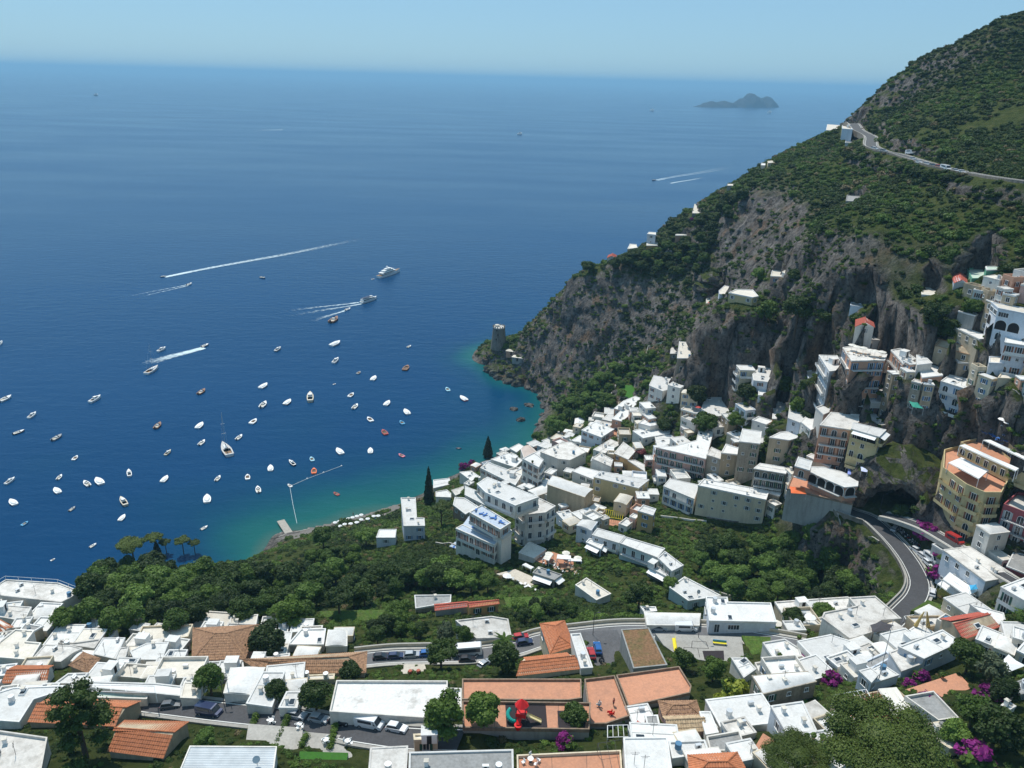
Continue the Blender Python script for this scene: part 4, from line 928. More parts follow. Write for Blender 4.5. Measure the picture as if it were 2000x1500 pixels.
            if v['form'] is None and v['m'][1] in 'wds' and n >= 4 and rr.random() < .5 and (z - v['zb']) > 1.5:
                # a raised seam across the slab
                i = rr.randrange(n); a, b = Vector(L[i]), Vector(L[(i + 1) % n]); c_, d_ = Vector(L[(i + 2) % n]), Vector(L[(i + 3) % n]); t_ = rr.uniform(.35, .65)
                p, q = a.lerp(b, t_), d_.lerp(c_, t_)
                if (p - q).length > 2 and n == 4: MB().tube((p.x, p.y, z - dz + .0), (q.x, q.y, z - dz + .0), .13, rm, 6).obj('roof_seam', T)
        if ('u' in o or (seen_dist < 215 and v['m'][1] in 'wdcsg' and 'q' not in o and 'v' not in o)) and not v['form'] and z - v['zb'] > 1:
            xs = [p[0] for p in P]; ys = [p[1] for p in P]; ar = (max(xs) - min(xs)) * (max(ys) - min(ys)); roof_gear(T, P, z, hi * 7 + vi, 2 + int(ar / 70))
        if 'R' in o:
            mb = MB()
            for i in range(1, 5):
                a, b = Vector(offset(L, -.2)[i % n]), Vector(offset(L, -.2)[(i + 1) % n]); k_ = max(1, int((b - a).length / 3))
                for k in range(k_ + 1): p = a.lerp(b, k / k_); mb.tube((p.x, p.y, z - dz), (p.x, p.y, z - dz + 1.5), .05, WHITE, 5)
                mb.tube((a.x, a.y, z - dz + 1.5), (b.x, b.y, z - dz + 1.5), .04, WHITE, 5)
            mb.obj('railing', T)
        # openings on the walls that look towards the bay road side (where the photo shows them)
        if ('n' not in o) and z - v['zb'] > 2.2:
            big = seen_dist > 400; sh = rr.choice(('', '', 'g', 'b', 'l', 'y')) if 'f' not in o else 'b'
            if v['m'][0] == 'P' and 'z' in o: sh = 'g'
            for i in range(n):
                a, b = Vector(P[i]), Vector(P[(i + 1) % n]); e = b - a; Ln = e.length
                if Ln < 2.4: continue
                e.normalize(); nr = Vector((e.y, -e.x)); mid = (a + b) / 2
                if nr.dot(Vector((-mid.x, -mid.y)).normalized()) < .12: continue
                top = z - .5; st = 3.1; gm = min(v['zb'], gh(mid.x + nr.x * 1.5, mid.y + nr.y * 1.5)) if not v['on'] else v['zb']; rows = max(1, int((z - gm + .6) / st)); cols = max(1, int(Ln / (2.6 if 'z' in o else 3.3)))
                ang = math.atan2(e.y, e.x) + math.pi
                for r_ in range(min(rows, 8)):
                    zf = z - st * (r_ + 1)                      # floor of this storey
                    bal = 'z' in o and Ln > 4 and (r_ % 2 == 0 or rr.random() < .5)
                    any_ = False
                    for c in range(cols):
                        f = (c + .5) / cols; p = a.lerp(b, f) + nr * .0
                        if rr.random() < (.12 if 'z' in o else .3) and cols > 1: continue
                        if gh(p.x + nr.x, p.y + nr.y) > zf + 1.2: continue
                        kd = 'D' if bal else ('W' if rr.random() < .8 else 'S')
                        if 'a' in o or ('z' in o and rr.random() < .2): kd = 'A'
                        if 'j' in o and r_ == 0: kd = 'L'
                        if 'j' in o and r_ == 1: kd = 'B'
                        if 'x' in o and r_ == rows - 1: kd = 'B'
                        if 'D' in o: kd = rr.choice('DDL')
                        z_ = zf + {'W': 1.0, 'D': .1, 'A': .15, 'B': .05, 'L': .9, 'S': 1.3}[kd]
                        put_opening(kd, sh, Vector((p.x, p.y, z_)), ang, T); any_ = True; nwin += 1
                    if bal and any_ and gh(mid.x + nr.x, mid.y + nr.y) < zf:
                        mb = MB(); l0, l1 = .06, .94
                        p, q = a.lerp(b, l0), a.lerp(b, l1); w_ = 1.1; pz = zf - dz
                        p2, q2 = p + nr * w_, q + nr * w_; cc = Vector((cx, cy)); p, q, p2, q2 = p - cc, q - cc, p2 - cc, q2 - cc
                        fm_ = ROOF['w'] if v['m'][0] not in 'YT' else wm
                        mb.quad([(*p, pz), (*p2, pz), (*q2, pz), (*q, pz)], fm_); mb.quad([(*p, pz - .15), (*q, pz - .15), (*q2, pz - .15), (*p2, pz - .15)], fm_)
                        for s0, s1 in ((p, p2), (p2, q2), (q2, q)): mb.quad([(*s0, pz - .15), (*s1, pz - .15), (*s1, pz + (.85 if v['m'][0] in 'WBYC' else .1)), (*s0, pz + (.85 if v['m'][0] in 'WBYC' else .1))], fm_)
                        if v['m'][0] not in 'WBYC':
                            k_ = int((q2 - p2).length / .35)
                            for k in range(k_ + 1): g_ = p2.lerp(q2, k / max(k_, 1)); mb.box(-.02, .02, -.02, .02, pz, pz + .95, DKMET, cx=g_.x, cy=g_.y)
                            mb.tube((*p2, pz + .95), (*q2, pz + .95), .03, DKMET, 4)
                        mb.obj('balcony', T)
                if 'm' in o or 'G' in o:      # an awning or porch roof over the dark opening of the top storey
                    cc = Vector((cx, cy)); p, q = a.lerp(b, .08) - cc, a.lerp(b, .92) - cc; zt = z - dz - .35
                    mb = MB(); mb.quad([(*p, zt - .9 * 0), (*q, zt), (*(q + nr * 1.6), zt - .55), (*(p + nr * 1.6), zt - .55)], WHITE if 'Q' not in v['m'] else FRAMES['l'])
                    mb.obj('awning', T)
                    mb = MB(); mb.quad([(*(p + nr * .02), zt - 2.3), (*(q + nr * .02), zt - 2.3), (*(q + nr * .02), zt - .2), (*(p + nr * .02), zt - .2)], DARK); mb.obj('opening', T)
# ---------------------------------------------------------------- terrain mesh
# twice the resolution for the surface itself
def up2(A):
    B = np.empty((A.shape[0] * 2 - 1, A.shape[1] * 2 - 1)); B[::2, ::2] = A; B[1::2, ::2] = (A[:-1] + A[1:]) / 2; B[:, 1::2] = (B[:, :-1:2] + B[:, 2::2]) / 2; return B
ZC, BC = ZZ, BARE
HB = BARE.astype(float)
for _ in range(7): HB = np.maximum(HB, .86 * np.maximum.reduce([np.roll(HB, 1, 0), np.roll(HB, -1, 0), np.roll(HB, 1, 1), np.roll(HB, -1, 1)]))
ZZf = up2(ZZ); HB = up2(HB); BF = up2(BARE.astype(float)) > .4; gxf = np.linspace(gx[0], gx[-1], 2 * NX - 1); gyf = np.linspace(gy[0], gy[-1], 2 * NY - 1)
XF, YF = np.meshgrid(gxf, gyf); GSF = GS / 2; PILLAR = np.exp(-((XF - CAVE.x - 3) ** 2 + (YF - CAVE.y - 14) ** 2) / 260.0)
GARDEN = np.clip((HB - .3) * 2.2, 0, 1) * np.clip((330 - np.hypot(XF, YF)) / 40, 0, 1) * (1 - np.clip(PILLAR * 1.6, 0, 1))
ZZ, BARE, XX, YY = ZZf, BF, XF, YF
gyy, gxx = np.gradient(ZZ, GSF); slope = np.hypot(gyy, gxx); GARDEN *= np.clip(2.1 - slope, 0, 1)
CRAGS = [[(1400, 440), (1430, 400), (1520, 325), (1580, 400), (1570, 560), (1480, 590), (1400, 545)], [(1590, 465), (1760, 455), (1930, 480), (1900, 560), (1760, 585), (1590, 565)], [(1345, 610), (1500, 615), (1640, 620), (1600, 700), (1380, 750)], [(1065, 625), (1190, 530), (1340, 560), (1310, 650), (1200, 690), (1090, 745)], [(1700, 800), (1800, 780), (1840, 900), (1800, 980), (1700, 970)]]
_d = np.stack([XX, YY, ZZ - CAM_H], -1) @ ROT3; _px = 1000 + FPX * _d[..., 0] / -_d[..., 2]; _py = 750 - FPX * _d[..., 1] / -_d[..., 2]; CRAG = np.zeros(XX.shape)
for _q in CRAGS: CRAG[inside(_q, _px, _py)] = 1
for _ in range(3): CRAG = (CRAG + np.roll(CRAG, 1, 0) + np.roll(CRAG, -1, 0) + np.roll(CRAG, 1, 1) + np.roll(CRAG, -1, 1)) / 5
P3 = np.stack([XX, YY, ZZ * .6], -1)
steep = np.clip((slope - .7) / 1.2, 0, 1)
steep[BARE] = 0; steep *= (1 - GARDEN * .8)
far = np.clip((np.hypot(XX, YY) - 150) / 100, 0, 1)
rgh = fbm(P3 / 14.0, 3, 4) * (1.2 + 3.0 * steep) * far
rgh[BARE] = 0; rgh *= (1 - GARDEN * .6)
ZT = ZZ + rgh * .45
ridg = (1 - np.abs(fbm(np.stack([XX, YY, ZZ * .25], -1) / 11.0, 11, 4))) * 3.2 - 1.4
ledge = (1 - np.abs(vnoise(np.stack([XX / 40, YY / 40, ZZ / 5.5], -1), 31))) ** 2 * 1.5 + vnoise(np.stack([XX / 14, YY / 14, ZZ / 1.8], -1), 33) * .8
outw = steep * (ridg * 1.3 + fbm(np.stack([XX, YY, ZZ * 1.1], -1) / 8.0, 21, 4) * 1.7 + ledge * 1.3)
DX = -gxx / (slope + .3) * outw; DY = -gyy / (slope + .3) * outw
TX, TY = XX + DX, YY + DY
V = np.stack([TX, TY, np.maximum(ZT, -25)], -1).reshape(-1, 3)
idx = np.arange(XX.size).reshape(XX.shape)
F = np.stack([idx[:-1, :-1], idx[:-1, 1:], idx[1:, 1:], idx[1:, :-1]], -1).reshape(-1, 4)
def ground_material():
    m = bpy.data.materials.new('hillside_ground'); m.use_nodes = True; n = m.node_tree.nodes; l = m.node_tree.links; b = n['Principled BSDF']
    b.inputs['Roughness'].default_value = .95; b.inputs['Specular IOR Level'].default_value = .1
    g = n.new('ShaderNodeNewGeometry')
    def noise(sc, det=5, stretch=None, rough=.6):
        t = n.new('ShaderNodeTexNoise'); t.inputs['Scale'].default_value = sc; t.inputs['Detail'].default_value = det; t.inputs['Roughness'].default_value = rough
        if stretch: mp = n.new('ShaderNodeMapping'); mp.inputs['Scale'].default_value = stretch; l.new(g.outputs['Position'], mp.inputs['Vector']); l.new(mp.outputs[0], t.inputs['Vector'])
        else: l.new(g.outputs['Position'], t.inputs['Vector'])
        return t.outputs['Fac']
    def ramp(fac, stops):
        r = n.new('ShaderNodeValToRGB'); e = r.color_ramp.elements
        while len(e) < len(stops): e.new(.5)
        for k, (p, c) in enumerate(stops): e[k].position = p; e[k].color = (*c, 1)
        l.new(fac, r.inputs['Fac']); return r.outputs[0]
    def mix(f, a, b_, mode='MIX'):
        x = n.new('ShaderNodeMix'); x.data_type = 'RGBA'; x.blend_type = mode
        if isinstance(f, float): x.inputs['Factor'].default_value = f
        else: l.new(f, x.inputs['Factor'])
        l.new(a, x.inputs['A']); l.new(b_, x.inputs['B']); return x.outputs['Result']
    rock = ramp(noise(.22, 8, (1, 1, .55), .7), [(.30, (.045, .042, .04)), (.45, (.12, .11, .10)), (.60, (.22, .20, .18)), (.76, (.40, .37, .33))])
    stain = ramp(noise(.10, 5, (1, 1, .3)), [(.54, (0, 0, 0)), (.72, (.85, .85, .85))])
    orange = ramp(noise(.9, 4), [(.3, (.17, .10, .055)), (.7, (.30, .19, .11))])
    rock = mix(stain, rock, orange)
    crack = ramp(noise(.8, 9, (1, 1, .8), .8), [(.38, (.18, .18, .18)), (.50, (1, 1, 1)), (.7, (1.25, 1.25, 1.25))]); rock = mix(1.0, rock, crack, 'MULTIPLY')
    soil = ramp(noise(.35, 6), [(.3, (.030, .045, .012)), (.5, (.065, .085, .022)), (.68, (.095, .105, .035)), (.8, (.16, .14, .065))])
    nz = n.new('ShaderNodeSeparateXYZ'); l.new(g.outputs['Normal'], nz.inputs[0])
    ad = n.new('ShaderNodeMath'); ad.operation = 'MULTIPLY_ADD'; l.new(noise(.3, 5), ad.inputs[0]); ad.inputs[1].default_value = .5; l.new(nz.outputs['Z'], ad.inputs[2])
    mr = n.new('ShaderNodeMapRange'); mr.inputs['From Min'].default_value = .90; mr.inputs['From Max'].default_value = 1.02; l.new(ad.outputs[0], mr.inputs['Value'])
    # bare shore rock just above the water
    sz = n.new('ShaderNodeSeparateXYZ'); l.new(g.outputs['Position'], sz.inputs[0])
    sh = n.new('ShaderNodeMapRange'); sh.inputs['From Min'].default_value = 1.5; sh.inputs['From Max'].default_value = 5.0; l.new(sz.outputs['Z'], sh.inputs['Value'])
    mn = n.new('ShaderNodeMath'); mn.operation = 'MINIMUM'; l.new(mr.outputs[0], mn.inputs[0]); l.new(sh.outputs[0], mn.inputs[1])
    ga = n.new('ShaderNodeAttribute'); ga.attribute_name = 'garden'; mg = n.new('ShaderNodeMath'); mg.operation = 'MAXIMUM'; cr = n.new('ShaderNodeAttribute'); cr.attribute_name = 'crag'; sb = n.new('ShaderNodeMath'); sb.operation = 'SUBTRACT'; sb.use_clamp = True; l.new(mn.outputs[0], sb.inputs[0]); l.new(cr.outputs['Fac'], sb.inputs[1]); l.new(sb.outputs[0], mg.inputs[0]); l.new(ga.outputs['Fac'], mg.inputs[1])
    l.new(mix(mg.outputs[0], rock, soil), b.inputs['Base Color'])
    bp = n.new('ShaderNodeBump'); bp.inputs['Strength'].default_value = 1.0; bp.inputs['Distance'].default_value = 1.8; l.new(noise(.7, 10, (1, 1, .8), .75), bp.inputs['Height']); l.new(bp.outputs[0], b.inputs['Normal'])
    return m
GM = ground_material()
tm_ = mesh_np('terrain', V, F, [GM], smooth=True); at = tm_.attributes.new('garden', 'FLOAT', 'POINT'); at.data.foreach_set('value', GARDEN.ravel().astype(np.float32)); at = tm_.attributes.new('crag', 'FLOAT', 'POINT'); at.data.foreach_set('value', (CRAG * .7 * np.clip(slope * 1.5 - .6, 0, 1)).ravel().astype(np.float32))
te = tag(link(bpy.data.objects.new('terrain', tm_)), 'steep rocky green hillside falling to the bay', kind='structure')
FZ = dict(BARE=BARE, slope=slope, ZT=ZT, DX=DX, DY=DY); ZZ, BARE = ZC, BC; XX, YY = np.meshgrid(gx, gy)

# ---------------------------------------------------------------- sea
def graded(c, near, step, far_, g):
    out = list(np.arange(c - near, c + near + .1, step)); s = step; x = out[-1]
    while x < far_: s *= g; x += s; out.append(x)
    s = step; x = c - near; lo = []
    while x > -far_: s *= g; x -= s; lo.append(x)
    return np.array(lo[::-1] + out)
sx = graded(-20, 420, 5.0, 110000, 1.35); sy = graded(420, 400, 5.0, 130000, 1.35); sy = sy[sy > -3000]
SX, SY = np.meshgrid(sx, sy)
dep = np.where((SX > GX0) & (SX < GX1) & (SY > GY0) & (SY < GY1), ghv(SX, SY), -60)
# distance from the shore, measured by spreading the land mask outward
sh_ = np.clip(1 + dep / 15.0, 0, 1) * .9 + .12 * fbm(np.stack([SX, SY, SX * 0], -1) / 38.0, 5, 3) * (dep > -22)
sh_ = np.clip(sh_, 0, 1)
ns_x, ns_y = len(sx), len(sy); ii = np.arange(ns_x * ns_y).reshape(ns_y, ns_x)
SF = np.stack([ii[:-1, :-1], ii[:-1, 1:], ii[1:, 1:], ii[1:, :-1]], -1).reshape(-1, 4)
sm = mesh_np('sea', np.stack([SX, SY, SX * 0], -1).reshape(-1, 3), SF)
at = sm.attributes.new('shallow', 'FLOAT', 'POINT'); at.data.foreach_set('value', sh_.ravel().astype(np.float32))
def water_material():
    m = bpy.data.materials.new('sea_water'); m.use_nodes = True; n = m.node_tree.nodes; l = m.node_tree.links; b = n['Principled BSDF']
    b.inputs['Roughness'].default_value = .16; b.inputs['IOR'].default_value = 1.33; b.inputs['Specular IOR Level'].default_value = .20
    a = n.new('ShaderNodeAttribute'); a.attribute_name = 'shallow'
    r = n.new('ShaderNodeValToRGB'); e = r.color_ramp.elements
    for _ in range(3): e.new(.5)
    for k, (p, c) in enumerate(((0, (.001, .040, .116)), (.35, (.0015, .045, .106)), (.62, (.004, .074, .100)), (.88, (.010, .105, .100)), (1, (.05, .12, .10)))): e[k].position = p; e[k].color = (*c, 1)
    l.new(a.outputs['Fac'], r.inputs['Fac'])
    g = n.new('ShaderNodeNewGeometry')
    t = n.new('ShaderNodeTexNoise'); t.inputs['Scale'].default_value = .006; t.inputs['Detail'].default_value = 6; mp = n.new('ShaderNodeMapping'); mp.inputs['Scale'].default_value = (.35, 1, 1); mp.inputs['Rotation'].default_value = (0, 0, .25)
    l.new(g.outputs['Position'], mp.inputs['Vector']); l.new(mp.outputs[0], t.inputs['Vector'])
    mr = n.new('ShaderNodeMapRange'); mr.inputs['From Min'].default_value = .3; mr.inputs['From Max'].default_value = .7; mr.inputs['To Min'].default_value = .90; mr.inputs['To Max'].default_value = 1.10; l.new(t.outputs['Fac'], mr.inputs['Value'])
    ml = n.new('ShaderNodeMix'); ml.data_type = 'RGBA'; ml.blend_type = 'MULTIPLY'; ml.inputs['Factor'].default_value = 1; l.new(r.outputs[0], ml.inputs['A']); l.new(mr.outputs[0], ml.inputs['B']); l.new(ml.outputs['Result'], b.inputs['Base Color'])
    mr2 = n.new('ShaderNodeMapRange'); mr2.inputs['From Min'].default_value = .35; mr2.inputs['From Max'].default_value = .65; mr2.inputs['To Min'].default_value = .17; mr2.inputs['To Max'].default_value = .25; l.new(t.outputs['Fac'], mr2.inputs['Value']); l.new(mr2.outputs[0], b.inputs['Roughness'])
    prev = None
    for sc, st, ds, stretch in ((.16, .55, .8, (.5, 1, 1)), (.55, .5, .3, (.6, 1, 1)), (.035, .22, 1.6, (.5, 1, 1))):
        t = n.new('ShaderNodeTexNoise'); t.inputs['Scale'].default_value = sc; t.inputs['Detail'].default_value = 4
        mp = n.new('ShaderNodeMapping'); mp.inputs['Scale'].default_value = stretch; mp.inputs['Rotation'].default_value = (0, 0, -.3 + sc); l.new(g.outputs['Position'], mp.inputs['Vector']); l.new(mp.outputs[0], t.inputs['Vector'])
        bp = n.new('ShaderNodeBump'); bp.inputs['Strength'].default_value = st; bp.inputs['Distance'].default_value = ds; l.new(t.outputs['Fac'], bp.inputs['Height'])
        if prev: l.new(prev.outputs[0], bp.inputs['Normal'])
        prev = bp
    l.new(prev.outputs[0], b.inputs['Normal']); return m
sm.materials.append(water_material())
tag(link(bpy.data.objects.new('sea', sm)), 'calm blue sea turning turquoise along the shore', kind='structure')

# ---------------------------------------------------------------- haze
hb = MB(); hb.box(-60000, 60000, -2000, 110000, -70, 262, DARK); hm = bpy.data.materials.new('haze'); hm.use_nodes = True
hn = hm.node_tree.nodes; hn.remove(hn['Principled BSDF']); pv = hn.new('ShaderNodeVolumePrincipled')
pv.inputs['Color'].default_value = (.38, .72, 1.0, 1); pv.inputs['Density'].default_value = .0001; pv.inputs['Anisotropy'].default_value = .1
hm.node_tree.links.new(pv.outputs[0], hn['Material Output'].inputs['Volume'])
hme = hb.mesh('haze'); hme.materials.clear(); hme.materials.append(hm)
tag(link(bpy.data.objects.new('haze', hme)), 'thin blue sea haze fading the far water and islands', kind='stuff')

# ---------------------------------------------------------------- roads
ASPH = surf_mat('asphalt', (.085, .085, .09), (.05, .05, .05), .5, .4, fine=.15, bump=.1); LINE = mat('road_paint', (.7, .7, .66), .7); KERB = surf_mat('kerb_stone', (.42, .40, .36), (.25, .23, .2), .5, .8)
for k, (L_, wd) in ROADL.items():
    mb = MB(); kb = MB(); ln = MB(); S = []
    for i, p in enumerate(L_):
        d = (L_[min(i + 1, len(L_) - 1)] - L_[max(i - 1, 0)]); d.z = 0; d.normalize(); nrm = Vector((-d.y, d.x, 0)); S.append((p, nrm))
    am = {'church': surf_mat('pale_asphalt', (.16, .16, .165), (.09, .09, .09), .5, .4, fine=.12, bump=.1)}.get(k, ASPH)
    if k == 'coast': am = surf_mat('worn_asphalt', (.13, .13, .13), (.15, .15, .15), .5, .4, fine=.12, bump=.1)
    for (p, n1), (q, n2) in zip(S[:-1], S[1:]):
        h = wd / 2
        mb.quad([p - n1 * h, q - n2 * h, q + n2 * h, p + n1 * h], am)
        for sg in (-1, 1):
            a, b_, c_, d_ = p + n1 * h * sg, q + n2 * h * sg, q + n2 * (h + .7) * sg, p + n1 * (h + .7) * sg; u = Vector((0, 0, .14))
            kb.quad([a + u, b_ + u, c_ + u, d_ + u], KERB); kb.quad([a, b_, b_ + u, a + u], KERB); kb.quad([d_ + u, c_ + u, c_ - u * 8, d_ - u * 8], KERB)
        u = Vector((0, 0, .006))
        for off in ((-(h - .35), h - .35) if k != 'hairpin' else ((h - .5) * (1), -(h - .5))): ln.quad([p + n1 * (off - .09) + u, q + n2 * (off - .09) + u, q + n2 * (off + .09) + u, p + n1 * (off + .09) + u], LINE)
    r_ = mb.obj('road'); tag(r_, 'winding asphalt road', kind='structure'); kb.obj('kerb', r_); ln.obj('road_marking', r_)
# ---------------------------------------------------------------- pads become slabs
GRASSM = surf_mat('rough_grass', (.07, .13, .02), (.12, .13, .04), .8, .8, fine=.4, bump=1.0, bs=4)
TURF = surf_mat('bright_turf', (.05, .17, .02), (.06, .14, .03), .5, .5, fine=.15, bump=.3)
PM = {'ASPH': surf_mat('yard_asphalt', (.13, .13, .135), (.07, .07, .07), .6, .4, fine=.15), 'PALE': surf_mat('pale_paving', (.42, .40, .36), (.24, .23, .2), .5, .6, fine=.12), 'GRASS': GRASSM, 'TURF': TURF, 'CREAM': surf_mat('cream_paving', (.60, .54, .45), (.35, .3, .25), .5, .7), 'TERRA': ROOF['t'], 'BLUE': ROOF['b']}
for nm, P, z, m, lab in PADS:
    mb = MB(); mb.quad([(*p, z) for p in P], PM[m])
    for i in range(len(P)): a, b = P[i], P[(i + 1) % len(P)]; mb.quad([(*a, z - 2.2), (*b, z - 2.2), (*b, z), (*a, z)], WALL['G'] if m not in ('GRASS',) else GRASSM)
    tag(mb.obj(nm), lab, kind='structure')
# beach: dark gravel laid along the water's edge
bp_ = [(520, 1052), (560, 1040), (620, 1026), (680, 1012), (740, 996), (775, 984), (790, 990), (745, 1012), (700, 1030), (640, 1046), (560, 1056)]
W_ = [hit(*p) for p in bp_]; xs = np.arange(min(p.x for p in W_), max(p.x for p in W_), 1.5); ys = np.arange(min(p.y for p in W_), max(p.y for p in W_), 1.5); bx, by = np.meshgrid(xs, ys)
wp = [(p.x, p.y) for p in W_]; ins = inside(wp, bx, by); bz = np.maximum(ghv(bx, by) + .25, .12); ids = -np.ones(bx.shape, int); ids[ins] = np.arange(ins.sum()); fs = []
for j in range(bx.shape[0] - 1):
    for i in range(bx.shape[1] - 1):
        q = (ids[j, i], ids[j, i + 1], ids[j + 1, i + 1], ids[j + 1, i])
        if min(q) >= 0: fs.append(q)
tag(link(bpy.data.objects.new('beach', mesh_np('beach', np.stack([bx[ins], by[ins], bz[ins]], 1), fs, [surf_mat('beach_gravel', (.20, .18, .16), (.10, .095, .09), .7, 1.5, fine=.3)], smooth=True))), 'narrow dark gravel beach', kind='structure')
# the stone wall that carries the hairpin road above the green hollow, and the village path wall
def wall_along(L_, off, h, depth, label, m, th=.4, rail=False, nm='retaining_wall', cat='wall'):
    mb = MB(); S = []
    for i, p in enumerate(L_):
        d = (L_[min(i + 1, len(L_) - 1)] - L_[max(i - 1, 0)]); d.z = 0
        d.normalize(); n1 = Vector((-d.y, d.x, 0)); S.append((p + n1 * off, n1))
    for (p, a), (q, b) in zip(S[:-1], S[1:]):
        for o1, o2, z0, z1 in ((0, 0, -depth, h), (th, th, -depth, h)): mb.quad([p + a * o1 + Vector((0, 0, z0)), q + b * o2 + Vector((0, 0, z0)), q + b * o2 + Vector((0, 0, z1)), p + a * o1 + Vector((0, 0, z1))], m)
        mb.quad([p + Vector((0, 0, h)), q + Vector((0, 0, h)), q + b * th + Vector((0, 0, h)), p + a * th + Vector((0, 0, h))], KERB)
    o = mb.obj(nm); tag(o, label, cat); return o
BIGST = surf_mat('rubble_stone', (.27, .24, .20), (.10, .09, .075), .8, .9, True, bump=1.0, fine=.3, bs=2.5)
L_, wd = ROADL['hairpin']
side = -1 if (L_[len(L_) // 2] + Vector((-(L_[8] - L_[7]).y, (L_[8] - L_[7]).x, 0))).x > L_[len(L_) // 2].x else 1
wall_along(L_, side * (wd / 2 + 1.0), .8, 8, 'tall rubble retaining wall carrying the hairpin road above the green hollow', BIGST)
wall_along(ROADL['church'][0], (ROADL['church'][1] / 2 + .9), .9, 3, 'pale roadside parapet curving behind the church and car park', WALL['C'])
wall_along(ROADL['coast'][0], -(ROADL['coast'][1] / 2 + .9), .6, 2.5, 'low parapet of the coast road high on the hill', BIGST)
for pl, h, dp, lab in (
 ([(1180, 800), (1190, 782), (1205, 752), (1212, 745)], 1.6, 1, 'white balustraded garden wall left of the small bright lawn'),
 ([(1258, 715), (1266, 680), (1300, 668)], 1.4, 1, 'pale L-shaped garden wall under the headland cliff'),
 ([(1350, 1150), (1400, 1160), (1440, 1172)], .9, 1, 'curved pale path wall at the left of the green hollow'),
 ([(1615, 1128), (1680, 1150), (1700, 1168)], .8, 1.5, 'stepped stone garden wall at the bottom of the hollow'),
 ([(1600, 1000), (1640, 1030), (1690, 1055), (1715, 1062)], 1.0, 2.5, 'stone garden wall descending below the salmon arched house'),
 ([(1380, 1012), (1430, 1020), (1490, 1015)], .6, 6, 'mossy terrace wall under the long cream building'),
 ([(1290, 1010), (1350, 1018), (1380, 1020)], .6, 6, 'grey terrace wall below the white cafe building'),
 ([(850, 1062), (920, 1082), (975, 1095)], .6, 6, 'dark curved retaining wall under the terraced hotel'),
 ([(1555, 588), (1600, 600), (1625, 605)], .6, 2, 'thin path wall along the orange cliff rim'),
 ([(1960, 22), (1985, 18), (2040, 16)], .5, 9, 'buttressed concrete retaining wall in the top right corner'),
 ([(1900, 775), (1960, 790), (2000, 800)], .4, 3, 'dry stone wall above the yellow hotel'),
 ([(545, 1050), (580, 1040), (605, 1034)], .4, 1, 'low pale seawall at the jetty'),
):
    L2 = []
    P = [hit(*p) for p in pl]
    for a, b in zip(P[:-1], P[1:]):
        for k in range(5): L2.append(a.lerp(b, k / 5))
    L2.append(P[-1])
    for q in L2: q.z = max(gh(q.x, q.y), 0)
    wall_along(L2, 0, h, dp, lab, WALL['W'] if 'white' in lab else WALL['C'] if 'pale' in lab else BIGST)
# the road cave in the rock pillar: a vaulted dark mouth with a rock brow
c0 = CAVE; away, sidev = CAW, CSD; rc = random.Random(4); nn = 18; VV, FF = [], []
prof = [(math.cos(math.pi * (1 - k / nn)), math.sin(math.pi * k / nn)) for k in range(nn + 1)]
rings = [(1.75, 1.9, 16, .8), (1.8, 2.0, 9, .9), (1.7, 1.85, 4, .9), (1.45, 1.5, .5, .9), (1.2, 1.25, -1.5, .7), (1.02, 1.02, -1.2, .4), (.92, .95, 1.5, .4), (.9, .9, 8, .4), (.6, .6, 14, .4), (.05, .05, 15, .2)]
for a, b, dd, jit in rings:
    for x, y in prof:
        p = c0 + sidev * (x * 9.5 * a + rc.uniform(-1, 1) * jit) + Vector((0, 0, y * 9.0 * b - 1.0 + rc.uniform(-1, 1) * jit)) + away * (dd + rc.uniform(-1, 1) * jit); VV.append(tuple(p))
for k in range(len(rings) - 1):
    for i in range(nn): a = k * (nn + 1) + i; FF.append((a, a + 1, a + nn + 2, a + nn + 1))
bm = bmesh.new(); bm.from_mesh(mesh_py('tmp', VV, FF)); bmesh.ops.subdivide_edges(bm, edges=bm.edges, cuts=2, use_grid_fill=True)
Pn = np.array([v.co[:] for v in bm.verts]); nz_ = fbm(Pn / 3.5, 9, 4); nx_ = fbm(Pn / 3.5 + 40, 19, 4)
for v, a, b in zip(bm.verts, nz_, nx_): v.co += away * (a * 1.3) + Vector((0, 0, b * .8))
me = bpy.data.meshes.new('cave_mouth'); bm.to_mesh(me); bm.free(); me.materials.append(GM)
tag(link(bpy.data.objects.new('cave_mouth', me)), 'dark overhanging cave mouth in the rock pillar above the road', kind='structure')
